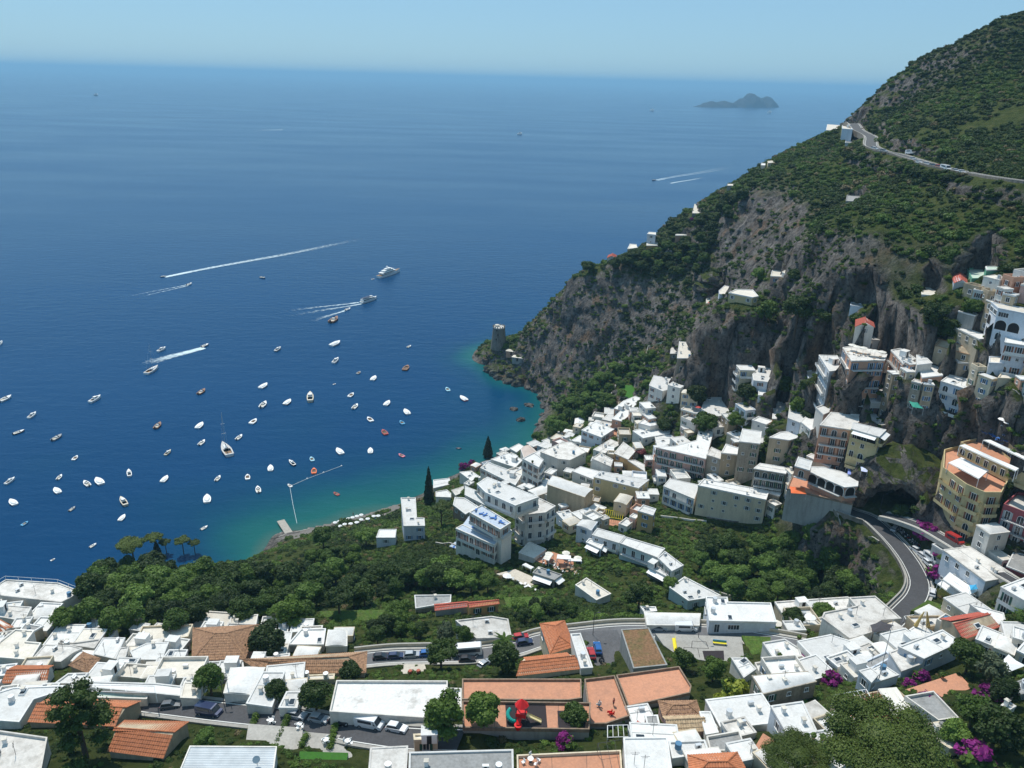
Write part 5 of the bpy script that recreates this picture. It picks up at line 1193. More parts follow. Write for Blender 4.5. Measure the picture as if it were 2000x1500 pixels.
# ---------------------------------------------------------------- plants
def leaf_mat(name, dark, light, trans=.25, rough=.6):
    m = bpy.data.materials.new(name); m.use_nodes = True; n = m.node_tree.nodes; l = m.node_tree.links; b = n['Principled BSDF']
    b.inputs['Roughness'].default_value = rough; b.inputs['Specular IOR Level'].default_value = .25
    g = n.new('ShaderNodeNewGeometry'); oi = n.new('ShaderNodeObjectInfo')
    t = n.new('ShaderNodeTexNoise'); t.inputs['Scale'].default_value = .12; t.inputs['Detail'].default_value = 3; l.new(g.outputs['Position'], t.inputs['Vector'])
    t2 = n.new('ShaderNodeTexNoise'); t2.inputs['Scale'].default_value = 1.6; t2.inputs['Detail'].default_value = 2; l.new(g.outputs['Position'], t2.inputs['Vector'])
    a = n.new('ShaderNodeMath'); a.operation = 'MULTIPLY_ADD'; l.new(oi.outputs['Random'], a.inputs[0]); a.inputs[1].default_value = .5; l.new(t.outputs['Fac'], a.inputs[2])
    a2 = n.new('ShaderNodeMath'); a2.operation = 'MULTIPLY_ADD'; l.new(t2.outputs['Fac'], a2.inputs[0]); a2.inputs[1].default_value = .7; l.new(a.outputs[0], a2.inputs[2])
    r = n.new('ShaderNodeMapRange'); r.inputs['From Min'].default_value = .55; r.inputs['From Max'].default_value = 1.45; l.new(a2.outputs[0], r.inputs['Value'])
    mx = n.new('ShaderNodeMix'); mx.data_type = 'RGBA'; mx.inputs['A'].default_value = (*dark, 1); mx.inputs['B'].default_value = (*light, 1); l.new(r.outputs[0], mx.inputs['Factor'])
    l.new(mx.outputs['Result'], b.inputs['Base Color'])
    tr = n.new('ShaderNodeBsdfTranslucent'); l.new(mx.outputs['Result'], tr.inputs['Color']); ms = n.new('ShaderNodeMixShader'); ms.inputs[0].default_value = trans
    l.new(b.outputs[0], ms.inputs[1]); l.new(tr.outputs[0], ms.inputs[2]); l.new(ms.outputs[0], n['Material Output'].inputs['Surface'])
    return m
LEAF = {
 'dark': leaf_mat('dark_leaves', (.012, .026, .007), (.062, .105, .018)),
 'mid': leaf_mat('green_leaves', (.026, .060, .010), (.115, .185, .028)),
 'light': leaf_mat('light_leaves', (.050, .105, .018), (.16, .25, .045)),
 'olive': leaf_mat('olive_leaves', (.05, .075, .035), (.15, .18, .10)),
 'pine': leaf_mat('pine_needles', (.024, .048, .009), (.105, .145, .022), .1),
 'cyp': leaf_mat('cypress_needles', (.006, .014, .006), (.025, .045, .015), .05),
 'purple': leaf_mat('purple_blossom', (.10, .008, .08), (.33, .03, .24), .3),
 'red': leaf_mat('dull_red_blossom', (.14, .03, .03), (.40, .12, .12), .3),
 'yellow': leaf_mat('yellow_green_vine', (.16, .22, .02), (.42, .44, .06), .3),
 'dry': leaf_mat('dry_scrub', (.07, .06, .025), (.20, .16, .07), .1),
}
BARK = surf_mat('bark', (.12, .09, .065), (.05, .04, .03), .8, 2.0)
def leaves(blobs, n, size, seed, up=.35, shell=.75, stretch=1.0):
    """n leaf sprays spread through a set of ellipsoid clumps -> verts, faces"""
    r = np.random.default_rng(seed); B = np.array(blobs, float); vol = (B[:, 3] * B[:, 4]) ** .9; k = r.choice(len(B), n, p=vol / vol.sum())
    d = r.normal(size=(n, 3)); d /= np.linalg.norm(d, axis=1, keepdims=True); d[:, 2] = np.where((d[:, 2] < -.3) & (r.random(n) < .7), -d[:, 2], d[:, 2])
    rad = shell + (1 - shell) * r.random(n); rad = rad + r.normal(size=n) * .11
    C = B[k, :3] + d * B[k, 3:4] * rad[:, None] * np.array([1, 1, 0]) + d * B[k, 4:5] * rad[:, None] * np.array([0, 0, 1])
    N = d + r.normal(size=(n, 3)) * .55 + np.array([0, 0, up]); N /= np.linalg.norm(N, axis=1, keepdims=True)
    T = np.cross(N, r.normal(size=(n, 3))); T /= np.linalg.norm(T, axis=1, keepdims=True); S = np.cross(N, T)
    s = size * (.6 + .8 * r.random(n))[:, None]; q = s * stretch
    V = np.stack([C - T * s - S * q * .3, C + T * s * .2 - S * q, C + T * s + S * q * .3, C - T * s * .2 + S * q], 1).reshape(-1, 3)
    return V, np.arange(4 * n).reshape(-1, 4)
def core(blobs, f=.72):
    V, F = [], []
    for x, y, z, a, b in blobs:
        o = len(V)
        for i in range(5):
            t = math.pi * i / 4
            for j in range(6):
                p = 2 * math.pi * j / 6; V.append((x + a * f * math.sin(t) * math.cos(p), y + a * f * math.sin(t) * math.sin(p), z + b * f * math.cos(t)))
        for i in range(4):
            for j in range(6): F.append((o + i * 6 + j, o + (i + 1) * 6 + j, o + (i + 1) * 6 + (j + 1) % 6, o + i * 6 + (j + 1) % 6))
    return np.array(V), np.array(F)
def crown_mesh(name, blobs, n, size, seed, m, m2=None, **k):
    V, F = leaves(blobs, n, size, seed, **k); V2, F2 = core(blobs); fm = None
    if m2: fm = np.concatenate([(np.random.default_rng(seed).random(len(F)) < .38).astype(int), np.ones(len(F2), int)])
    return mesh_np(name, np.concatenate([V, V2]), np.concatenate([F, F2 + len(V)]), [m] + ([m2] if m2 else []), fm=fm)
def broad_blobs(seed, R_=1.0):
    r = random.Random(seed); out = [(0, 0, .62, .55, .42)]
    for k in range(9):
        a = 2 * math.pi * k / 9 + r.uniform(-.4, .4); d = r.uniform(.35, .62); out.append((d * math.cos(a), d * math.sin(a), r.uniform(.25, .85), r.uniform(.2, .42), r.uniform(.16, .36)))
    for k in range(4): a = r.uniform(0, 6.28); out.append((.3 * math.cos(a), .3 * math.sin(a), r.uniform(.85, 1.0), r.uniform(.25, .36), r.uniform(.18, .28)))
    return out
# crowns are one metre in radius; trunks one metre high; a tree scales both
def trunk_mesh(kind, seed):
    r = random.Random(seed); mb = MB()
    if kind in 'BMLOVRK':
        mb.tube((0, 0, -1.2), (.03, .02, .55), .075, BARK, 7, .055)
        for k in range(5): a = k * 1.3 + r.random(); mb.tube((.02, .01, .3 + .05 * k), (.5 * math.cos(a), .5 * math.sin(a), .7 + r.random() * .25), .045, BARK, 5, .015)
    elif kind == 'U':
        mb.tube((0, 0, -1.5), (.04, .0, .15), .06, BARK, 7, .05)
        for k in range(9): a = k * .7 + r.random() * .3; mb.tube((.04, 0, .1 + .01 * k), (.62 * math.cos(a), .62 * math.sin(a), .42 + r.random() * .1), .035, BARK, 5, .012)
    else: mb.tube((0, 0, -.3), (0, 0, 1.0), .05, BARK, 7, .02)
    return mb.mesh('trunk')
KINDS = {}
def plant_kind(kind, var):
    if (kind, var) in KINDS: return KINDS[(kind, var)]
    s = var * 13 + ord(kind)
    r = random.Random(s)
    if kind in 'BML': c = crown_mesh('crown', broad_blobs(s), 5400, .05, s, LEAF[{'B': 'dark', 'M': 'mid', 'L': 'light'}[kind]])
    elif kind == 'O': c = crown_mesh('crown', broad_blobs(s), 1800, .07, s, LEAF['olive'], stretch=.6, shell=.5)
    elif kind == 'U':
        bl = [(.0, 0, .55, .5, .2)] + [(.62 * math.cos(a) * q, .62 * math.sin(a) * q, .48 + r.uniform(-.06, .1) + .1 * (1 - q), r.uniform(.2, .32), r.uniform(.13, .19)) for a, q in [(k * .55 + r.random() * .3, r.choice((.55, 1.0, 1.1))) for k in range(18)]]
        c = crown_mesh('crown', bl, 30000 if var == 0 else 6000, .0125 if var == 0 else .035, s, LEAF['pine'], up=.6)
    elif kind == 'K':
        bl = []
        for k in range(26): f = k / 25; a = k * 2.4 + r.random(); q = (.85 - .6 * f) * r.uniform(.4, 1.25); bl.append((q * math.cos(a), q * math.sin(a), -.3 + 1.7 * f, r.uniform(.2, .34), r.uniform(.10, .2)))
        c = crown_mesh('crown', bl, 11000, .026, s, LEAF['dark'], shell=.35, up=.2)
    elif kind == 'C':
        bl = [(0, 0, f * .96, .03 + .45 * (1 - f) ** .7 * min(1, .35 + f * 5), .07) for f in [k / 30 for k in range(31)]]
        c = crown_mesh('crown', bl, 2200, .05, s, LEAF['cyp'], up=.9, shell=.8)
    elif kind in 'VRY':
        c = crown_mesh('foliage', broad_blobs(s), 1500, .10, s, LEAF[{'V': 'purple', 'R': 'red', 'Y': 'yellow'}[kind]], LEAF['mid'], shell=.45)
    elif kind == 'P':
        mb = MB(); lm = LEAF['mid']
        for k in range(26):
            a = k * 2.4; e = r.uniform(-.2, 1.1); p = Vector((0, 0, 0)); dr = Vector((math.cos(a) * math.cos(e), math.sin(a) * math.cos(e), math.sin(e)))
            side = Vector((-math.sin(a), math.cos(a), 0))
            for i in range(6):
                q = p + dr * .2; dr = (dr + Vector((0, 0, -.24))).normalized(); w0, w1 = .13 * math.sin(math.pi * (i + .3) / 6.4), .13 * math.sin(math.pi * (i + 1.2) / 6.6)
                mb.quad([p - side * w0 - Vector((0, 0, w0 * .6)), q - side * w1 - Vector((0, 0, w1 * .6)), q, p], lm); mb.quad([p, q, q + side * w1 - Vector((0, 0, w1 * .6)), p + side * w0 - Vector((0, 0, w0 * .6))], lm); p = q
        c = mb.mesh('crown')
    KINDS[(kind, var)] = (c, trunk_mesh(kind, s)); return KINDS[(kind, var)]
TRUNKS = []
NAMES = {'B': 'tree', 'M': 'tree', 'L': 'tree', 'O': 'olive_tree', 'U': 'umbrella_pine', 'K': 'conifer', 'C': 'cypress', 'P': 'palm_tree', 'V': 'bougainvillea', 'R': 'flowering_bush', 'Y': 'climbing_vine'}
def plant(kind, px, py, wpx, label, group=None, hpx=0, var=None, squash=1.0, rough=False):
    """crown centred on the photo point, wpx wide in the photo"""
    hc = 3.0
    for _ in range(4):
        p = hit(px, py, hc, strict=True)
        if p is None: return None
        dist = math.hypot(p.x, p.y, p.z - CAM_H); rad = wpx * dist / FPX / 2
        hc = {'B': 1.15, 'M': 1.15, 'L': 1.15, 'O': 1.1, 'U': 1.9, 'K': 1.3, 'P': 1.6, 'V': .5, 'R': .6, 'Y': .3, 'C': 0}[kind] * rad
    g = p.z - hc
    if kind == 'C':
        p = hit(px, py); dist = math.hypot(p.x, p.y, p.z - CAM_H); rad = wpx * dist / FPX / 2
        d0 = math.hypot(p.x, p.y); rr_ = rays(px, py - hpx); H = CAM_H + rr_[2] / math.hypot(rr_[0], rr_[1]) * d0 - p.z; g = p.z
    var = random.randrange(4) if var is None else var; c, t = plant_kind(kind, var)
    T = link(bpy.data.objects.new(NAMES[kind], None)); T.location = (p.x, p.y, g); T.rotation_euler.z = random.uniform(0, 6.28) if kind != 'P' else 0
    tag(T, label, {'V': 'bush', 'R': 'bush', 'Y': 'vine'}.get(kind, 'tree'), group)
    co = link(bpy.data.objects.new(c.name.split('.')[0], c), T); to = link(bpy.data.objects.new('trunk', t), T)
    if kind == 'C': co.scale = (rad * 2, rad * 2, H); to.scale = (H * .3, H * .3, H * .9)
    elif kind == 'P': co.location.z = hc; co.scale = (rad, rad, rad); to.scale = (3.5, 3.5, hc)
    else:
        zc = {'B': .6, 'M': .6, 'L': .6, 'O': .6, 'U': .5, 'K': .5, 'V': .55, 'R': .55, 'Y': .55}[kind]
        co.scale = (rad, rad, rad * squash); co.location.z = hc - zc * rad * squash; to.scale = (rad, rad, rad); to.location.z = hc - zc * rad
    BARE_T.append((p.x, p.y, rad * .5)); return T
BARE_T = []
TREES = """K|152,1405,125|tall dark ragged conifer standing before the orange tiled roofs|0
B|522,1252,88|large round dark green tree beside the brown hipped roof
M|408,1325,66|leafy green street tree left of the broad vaulted roof
B|540,1345,48|small round street tree in front of the stepped white roof
B|615,1355,70|dark tree between the small blank roof and the stained roof
B|682,1312,54|dark leafy tree touching the end of the long brown tiled roof
B|862,1275,70|big dark tree by the parked white minibus
B|982,1282,70|dark tree left of the orange church wing
P|985,1252,44|small palm just behind the dark tree by the church
M|905,1238,42|light leafy tree before the off-white flat roof
O|868,1232,52|silvery olive-like tree above the big dark tree
M|865,1392,95|large tree in front of the big stained roof, lower half
M|945,1385,88|tree shading the left end of the playground
B|1120,1398,64|round tree growing through the playground mat
L|400,1440,40|low light tree just under the nearest orange tiled roof
B|1340,1285,50|dark tree at the corner of the play yard
M|1395,1305,52|tree behind the largest terracotta terrace
Y|1435,1350,64|yellow-green vine spilling over the old stone house
Y|1405,1375,44|lower end of the yellow-green vine
U|1722,1440,215|huge umbrella pine crown at bottom right|0
U|1560,1478,130|second umbrella pine crown cut by the bottom edge|0
B|1550,1202,46|cone-shaped dark bush in the courtyard by the blue awning
L|1610,1195,44|palm-like light bush beside the cone-shaped bush
B|1895,1280,66|dark tree right of the shaded blue-grey house wall
O|1940,1300,62|speckled flowering tree beside the shade sail
M|1905,1385,70|dense shrub tree below the salmon plaza
B|1960,1345,60|dark shrub tree at the right edge beneath the sail
B|1950,1420,90|large dark tree crown at the right edge near the corner
L|1870,1430,60|yellowish climbing hedge right of the dark strip roof
V|1820,1375,50|purple bougainvillea over the edge of the salmon plaza
V|1935,1365,60|dusky purple bush behind the salmon plaza
V|1800,1320,34|purple bougainvillea on the plaza wall by the flower urns
V|1775,1335,26|small purple bougainvillea left of the plaza urns
V|1625,1325,40|purple bougainvillea between white terrace and garden
V|1572,1285,34|purple bougainvillea hanging over the broad white roof
V|1105,1448,44|vivid purple bush in front of the playground
V|236,1312,26|purple bougainvillea beside the smooth bright white roof
V|1905,1478,70|dusky purple bush at the bottom right edge
V|1595,1200,30|magenta flowers by the small cream parasols
V|1812,1040,50|long magenta bougainvillea hedge above the parked scooters|2
V|1795,1030,36|upper end of the magenta hedge beside the cave road
V|1832,1118,46|magenta bougainvillea over the roadside stalls
V|1838,1085,30|magenta bougainvillea left of the long pale blue house
V|905,912,26|purple bougainvillea at the seaward white terraces
V|922,905,20|second tuft of purple bougainvillea nearest the water
R|1253,884,28|round dull red flowering dome beside the tan-orange box house
V|1350,430,14|red-pink flowers below the grey house on the far ridge
C|838,985,22|tall pointed cypress beside the three-step seaside house|72
C|953,893,22|short dark cypress against the water by the village tip|40
U|862,988,46|round dense pine beside the tall cypress
U|256,1062,54|flat-topped pine at the left end of the headland row
U|300,1050,36|second flat-topped pine of the headland row
U|322,1058,24|slim pine in the middle of the headland row
U|355,1055,30|fourth flat-topped pine of the headland row
U|378,1060,24|small last pine of the headland row
C|308,1085,16|dark narrow cypress amid the headland pines|30
B|208,1110,50|ragged dark tree at the left tip of the wood
U|1725,770,26|lone umbrella pine on the oval pink terrace
B|1455,765,44|dark round tree under the cliff beside the white house
B|1360,770,50|dark round tree right of the white villa with lawn
M|1380,825,60|leafy tree in front of the white roof with two skylights
L|1482,535,36|bright green flat tree beside the pale pink cottage
B|1555,535,36|dark green tree right of the mint-roofed cottage
B|1250,1160,66|big round tree right of the white-roofed cabin
M|1310,1140,40|tree in front of the stepped white house
M|780,1190,52|yellow-green tree at the edge of the wood
L|715,1045,44|bright green tree beside the small blue-skylight house
M|630,1045,50|dark shrub tree near the beach path
C|1362,395,10|thin cypress on the skyline of the far ridge|22
C|1330,410,22|broad dark cypress on the skyline|32
M|1235,470,22|small round tree on the headland rim
M|1258,468,16|smaller round tree on the headland rim
B|1205,490,22|flat dark tree at the outer headland rim
M|1620,1080,50|tree in the green hollow under the hairpin road
M|1545,1060,60|large leafy tree in the middle of the green hollow
M|1590,1040,50|tree just below the salmon arched house
M|1510,1100,52|tree at the left of the green hollow
B|1640,1120,50|dark tree near the foot of the hairpin wall
L|1560,1140,44|light green tree at the bottom of the green hollow
M|1480,1060,46|bushy tree under the long cream building
B|1700,1155,30|dark shrub tree beside the hairpin bend
B|1615,620,60|broad dark tree on the rim right of the orange cliff
B|1560,600,70|dark tree crown along the cliff rim path
M|1500,605,50|tree on the cliff rim under the yellow villa
B|1850,640,60|dark trees covering the rock stack
B|1830,610,50|second dark tree on the rock stack
M|1900,600,44|tree below the bright red roof
M|1530,750,50|leafy tree in the garden left of the pale blue cube
M|1560,790,40|small tree by the upper garden path
B|1580,815,36|dark tree below the pale blue cube terrace
M|1440,820,44|tree between the two white houses above the village
B|1300,830,40|dark tree above the rippling vaulted roofs
L|1265,750,30|bright shrub at the edge of the small lawn
B|1760,1000,40|dark bush growing in the mouth of the road cave
"""
for ln in TREES.strip().splitlines():
    f = ln.split('|'); x, y, w_ = map(float, f[1].split(',')); k = f[0]
    plant(k, x, y, w_, f[2], hpx=float(f[3]) if k == 'C' else 0, var=int(f[3]) if len(f) > 3 and k != 'C' else None)
# woods of separate trees: polygon in the photo, spacing, kinds, crown width
WOODS = [
 ([(190, 1120), (240, 1095), (330, 1095), (420, 1105), (560, 1100), (700, 1110), (820, 1090), (900, 1100), (980, 1125), (950, 1140), (850, 1142), (760, 1165), (620, 1190), (600, 1210), (500, 1215), (440, 1205), (380, 1210), (250, 1220), (90, 1210), (150, 1160)], 31, 'BBMBML', (34, 68), 'wood above the beach', 'trees of the beach wood'),
 ([(690, 1220), (790, 1205), (840, 1225), (830, 1260), (740, 1270), (690, 1250)], 26, 'BMM', (30, 44), 'gardens along the church road', 'garden trees by the church road'),
 ([(1000, 1180), (1100, 1170), (1200, 1180), (1250, 1200), (1230, 1218), (1110, 1222), (1010, 1210)], 25, 'BMML', (30, 46), 'gardens behind the roadside parapet', 'trees behind the roadside parapet'),
 ([(1330, 1060), (1500, 1050), (1620, 1090), (1690, 1150), (1660, 1175), (1500, 1170), (1400, 1140)], 34, 'BML', (36, 56), 'green hollow below the village', 'trees of the green hollow'),
 ([(600, 1070), (700, 1062), (720, 1090), (600, 1100)], 24, 'BM', (26, 38), 'slope above the beach parasols', 'trees above the beach'),
 ([(1040, 860), (1090, 800), (1160, 740), (1220, 700), (1290, 680), (1250, 740), (1180, 800), (1120, 830)], 20, 'MML', (20, 32), 'bright green slope above the cove', 'trees of the cove slope'),
 ([(1130, 525), (1210, 500), (1300, 470), (1400, 400), (1480, 350), (1400, 480), (1340, 560), (1280, 520)], 24, 'BBM', (20, 34), 'wooded headland top', 'trees on the headland'),
]
for wi, (poly, sp, kinds, (w0, w1), lab, grp) in enumerate(WOODS):
    r = random.Random(wi + 50); xs = [p[0] for p in poly]; ys = [p[1] for p in poly]; y = min(ys)
    while y < max(ys):
        x = min(xs) + r.uniform(0, sp)
        while x < max(xs):
            qx, qy = x + r.uniform(-.35, .35) * sp, y + r.uniform(-.3, .3) * sp
            if inside(poly, qx, qy):
                g = hit(qx, qy, 4)
                if g is not None:
                    i, j = int((g.x - GX0) / GS), int((g.y - GY0) / GS)
                    if 0 <= i < NX and 0 <= j < NY and not BARE[j, i]: kd_ = r.choice(kinds); fx_ = (qx - min(xs)) / (max(xs) - min(xs)); fy_ = (qy - min(ys)) / (max(ys) - min(ys)); plant(kd_, qx, qy, r.uniform(w0, w1), f"{ {'B': 'dark green', 'M': 'mid green', 'L': 'light green'}[kd_]} tree, {'left' if fx_ < .25 else 'centre left' if fx_ < .5 else 'centre right' if fx_ < .75 else 'right'} {'upper' if fy_ < .34 else 'middle' if fy_ < .67 else 'lower'} part of the {lab}", grp)
            x += sp * r.uniform(.8, 1.2)
        y += sp * .62

# ---------------------------------------------------------------- scrub: uncountable bushes over the hillsides
def bush(seed, m, n=150):
    r = random.Random(seed); bl = [(0, 0, .35, .62, .42)] + [(.5 * math.cos(a), .5 * math.sin(a), r.uniform(.15, .5), r.uniform(.3, .5), r.uniform(.25, .4)) for a in [k * 1.26 + r.random() for k in range(5)]]
    V, F_ = leaves(bl, int(n * 1.8), .105, seed, shell=.75); V2, F2 = core(bl[:3], .8)
    return bpy.data.objects.new('bush', mesh_np('bush', np.concatenate([V, V2]), np.concatenate([F_, F2 + len(V)]), [m]))
PROTO = [bush(1, LEAF['dark'], 230), bush(2, LEAF['dark'], 200), bush(3, LEAF['mid'], 200), bush(4, LEAF['mid'], 160), bush(5, LEAF['light'], 140), bush(6, LEAF['dry'], 110)]
def scatter(name, label, X, Y, Z, Sc, K):
    me = bpy.data.meshes.new(name); me.vertices.add(len(X)); me.vertices.foreach_set('co', np.stack([X, Y, Z], 1).astype(np.float32).ravel())
    a = me.attributes.new('size', 'FLOAT', 'POINT'); a.data.foreach_set('value', Sc.astype(np.float32)); a = me.attributes.new('which', 'INT', 'POINT'); a.data.foreach_set('value', K.astype(np.int32))
    a = me.attributes.new('turn', 'FLOAT', 'POINT'); a.data.foreach_set('value', (np.random.default_rng(3).random(len(X)) * 6.283).astype(np.float32))
    o = tag(link(bpy.data.objects.new(name, me)), label, kind='stuff')
    ng = bpy.data.node_groups.new(name, 'GeometryNodeTree'); ng.interface.new_socket('Geometry', in_out='INPUT', socket_type='NodeSocketGeometry'); ng.interface.new_socket('Geometry', in_out='OUTPUT', socket_type='NodeSocketGeometry')
    N = ng.nodes; L = ng.links; gi = N.new('NodeGroupInput'); go = N.new('NodeGroupOutput'); ip = N.new('GeometryNodeInstanceOnPoints'); g2 = N.new('GeometryNodeGeometryToInstance')
    for pr in PROTO[::-1]:
        oi = N.new('GeometryNodeObjectInfo'); oi.inputs['Object'].default_value = pr; L.new(oi.outputs['Geometry'], g2.inputs[0])
    def att(nm, ty):
        x = N.new('GeometryNodeInputNamedAttribute'); x.data_type = ty; x.inputs['Name'].default_value = nm; return x.outputs['Attribute']
    cb = N.new('ShaderNodeCombineXYZ'); L.new(att('turn', 'FLOAT'), cb.inputs['Z']); er = N.new('FunctionNodeEulerToRotation'); L.new(cb.outputs[0], er.inputs[0]); L.new(er.outputs[0], ip.inputs['Rotation'])
    L.new(gi.outputs[0], ip.inputs['Points']); L.new(g2.outputs[0], ip.inputs['Instance']); ip.inputs['Pick Instance'].default_value = True; L.new(att('which', 'INT'), ip.inputs['Instance Index']); L.new(att('size', 'FLOAT'), ip.inputs['Scale'])
    L.new(ip.outputs[0], go.inputs[0]); md = o.modifiers.new('scatter', 'NODES'); md.node_group = ng
    return o
rg = np.random.default_rng(12)
for (x, y, rr_) in BARE_T: pass
BR = FZ['BARE']; ZT_, SL_, DX_, DY_ = FZ['ZT'], FZ['slope'], FZ['DX'], FZ['DY']
def sample(step, cond):
    xs = np.arange(GX0 + 4, GX1 - 4, step); ys = np.arange(GY0 + 4, GY1 - 4, step); X, Y = np.meshgrid(xs, ys); X = X.ravel() + rg.uniform(-.6, .6, X.size) * step; Y = Y.ravel() + rg.uniform(-.6, .6, Y.size) * step
    fi = np.clip(((X - GX0) / GSF), 1, 2 * NX - 4); fj = np.clip(((Y - GY0) / GSF), 1, 2 * NY - 4); i, j = fi.astype(int), fj.astype(int); u, v = fi - i, fj - j
    def bl(A): return (A[j, i] * (1 - u) + A[j, i + 1] * u) * (1 - v) + (A[j + 1, i] * (1 - u) + A[j + 1, i + 1] * u) * v
    Z = bl(ZT_); s = bl(SL_); b = BR[j, i] | BR[j + 1, i] | BR[j, i + 1] | BR[j + 1, i + 1]; b = BR[np.round(fj).astype(int), np.round(fi).astype(int)]
    X, Y = X + bl(DX_), Y + bl(DY_)
    D = np.stack([X, Y, Z - CAM_H], 1) @ ROT3; px = 1000 + FPX * D[:, 0] / -D[:, 2]; py = 750 - FPX * D[:, 1] / -D[:, 2]
    ok = (D[:, 2] < 0) & (px > -150) & (px < 2150) & (py > -60) & (py < 1650) & ~b & (Z > 2.2) & cond(X, Y, Z, s, px, py)
    return X[ok], Y[ok], Z[ok], s[ok], px[ok], py[ok]
NOGREEN = []
def nog(pts_): NOGREEN.append(pts_)
_r = random.Random(31)
for i in range(30):     # trees leaning over the lower edge of the coast road
    f = i / 29; x = 1650 + 240 * f; y = 300 + 48 * f + _r.uniform(2, 12)
    plant(_r.choice('BBM'), x, y, _r.uniform(12, 20), 'dark tree on the slope just under the coast road', 'trees under the coast road')
def crag(px, py):
    c = np.zeros(len(px), bool)
    for q in CRAGS: c |= inside(q, px, py)
    return c
def c_hill(X, Y, Z, s, px, py):
    dist = np.hypot(X, Y); n1 = fbm(np.stack([X, Y, Z], -1) / 34.0, 41, 4) * 1.1; r = rg.random(len(X))
    dens = np.where(s < 1.0, .95, np.where(s < 1.7, .75, .26)); dens = dens * np.clip(1.1 + n1 * .8, .15, 1)
    green = (px > 1480) & (py > 470) & (py < 1010); dens = np.where(green & (s > 1.0), .8, dens) * 1.0
    dens = np.where(Z < 7, dens * .25, dens)
    ok = (dist > 262) & (r < dens * np.where(crag(px, py) & (s > .95), np.where(px < 1345, .42, .24), 1))
    for P in NOGREEN: ok &= ~inside(P, px, py)
    return ok
X, Y, Z, s, px, py = sample(2.0, c_hill)
n1 = fbm(np.stack([X, Y, Z], -1) / 30.0, 61, 3); r = rg.random(len(X))
sc = np.clip(rg.lognormal(.36, .36, len(X)), .6, 4.2) * np.where(s > 1.5, .75, 1)
kk = np.where(n1 + r * .9 - .45 < .12, rg.integers(0, 2, len(X)), rg.integers(2, 4, len(X))); kk = np.where((r < .05 + .12 * (n1 > .45)), 5, kk)
bright = (px > 1030) & (px < 1330) & (py > 690) & (py < 880); kk = np.where(bright & (rg.random(len(X)) < .6), rg.integers(2, 5, len(X)), kk)
def c_steep(X, Y, Z, s, px, py):
    g_ = (px > 1450) & (py > 440) & (py < 1200) & ~crag(px, py); n1 = fbm(np.stack([X, Y, Z], -1) / 12.0, 47, 3); r = rg.random(len(X))
    ok = (s > 1.15) & (np.hypot(X, Y) > 150) & (r < np.where(g_, np.clip(.62 + n1 * .8, 0, 1), np.clip(.10 + n1 * .5, 0, .5)))
    for P in NOGREEN: ok &= ~inside(P, px, py)
    return ok
X2, Y2, Z2, s2, px2, py2 = sample(1.15, c_steep); k2 = rg.integers(0, 4, len(X2)); sc2 = rg.uniform(.6, 1.5, len(X2))
X, Y, Z, sc, kk = [np.concatenate(q) for q in ((X, X2), (Y, Y2), (Z, Z2), (sc, sc2), (kk, k2))]; print('scrub', len(X))
scatter('hillside_scrub', 'dense green scrub covering the cliffs and upper slopes', X, Y, Z - .2 * sc, sc, kk)
def c_town(X, Y, Z, s, px, py):
    dist = np.hypot(X, Y); n1 = fbm(np.stack([X, Y, Z], -1) / 9.0, 43, 3); r = rg.random(len(X))
    ok = (dist <= 262) & (r < np.clip(.85 + n1 * .8, .0, 1))
    for P in NOGREEN: ok &= ~inside(P, px, py)
    return ok
X, Y, Z, s, px, py = sample(1.5, c_town)
n1 = fbm(np.stack([X, Y, Z], -1) / 14.0, 71, 3); r = rg.random(len(X))
sc = rg.uniform(.45, 1.25, len(X)) * np.where(py < 1230, 1.15, .8); kk = np.where(n1 + r * .8 - .4 < .05, rg.integers(0, 2, len(X)), rg.integers(2, 5, len(X))); kk = np.where(r < .05, 5, kk)
scatter('garden_undergrowth', 'mixed shrubs and undergrowth between the houses', X, Y, Z - .15 * sc, sc, kk)
# ---------------------------------------------------------------- boats: hull one metre long, bow towards +x
def hull_mesh(beam=.36, h=.13, col=WHITE, deck=WHITE, well=DARK, wl=(-.42, .12), open_=True, bowp=2.6):
    n = 14; st = []
    for i in range(n + 1):
        x = -.5 + i / n; t = (x + .5); b = beam / 2 * (1 - max(0, (t - .35) / .65) ** bowp) * (.86 + .14 * min(1, t * 3)); st.append((x, max(b, .002), h * (.85 + .5 * t * t)))
    a = MB()
    for (x0, b0, h0), (x1, b1, h1) in zip(st[:-1], st[1:]):
        for s in (-1, 1):
            q = [(x0, s * b0 * .72, -.05), (x1, s * b1 * .72, -.05), (x1, s * b1, h1), (x0, s * b0, h0)]; a.quad(q if s < 0 else q[::-1], col)
    a.quad([(-.5, -st[0][1] * .72, -.05), (-.5, st[0][1] * .72, -.05), (-.5, st[0][1], st[0][2]), (-.5, -st[0][1], st[0][2])][::-1], col)
    d = MB(); w_ = MB()
    for (x0, b0, h0), (x1, b1, h1) in zip(st[:-1], st[1:]):
        inw = open_ and x0 >= wl[0] - .01 and x1 <= wl[1] + .04
        if inw:
            k0, k1 = b0 * .72, b1 * .72
            for s in (-1, 1):
                q = [(x0, s * k0, h0), (x1, s * k1, h1), (x1, s * b1, h1), (x0, s * b0, h0)]; d.quad(q if s < 0 else q[::-1], deck)
                q = [(x0, s * k0, h0), (x1, s * k1, h1), (x1, s * k1, .02), (x0, s * k0, .02)]; w_.quad(q, well)
            w_.quad([(x0, -k0, .03), (x1, -k1, .03), (x1, k1, .03), (x0, k0, .03)], well)
        else: d.quad([(x0, -b0, h0), (x1, -b1, h1), (x1, b1, h1), (x0, b0, h0)], deck)
    return a, d, w_
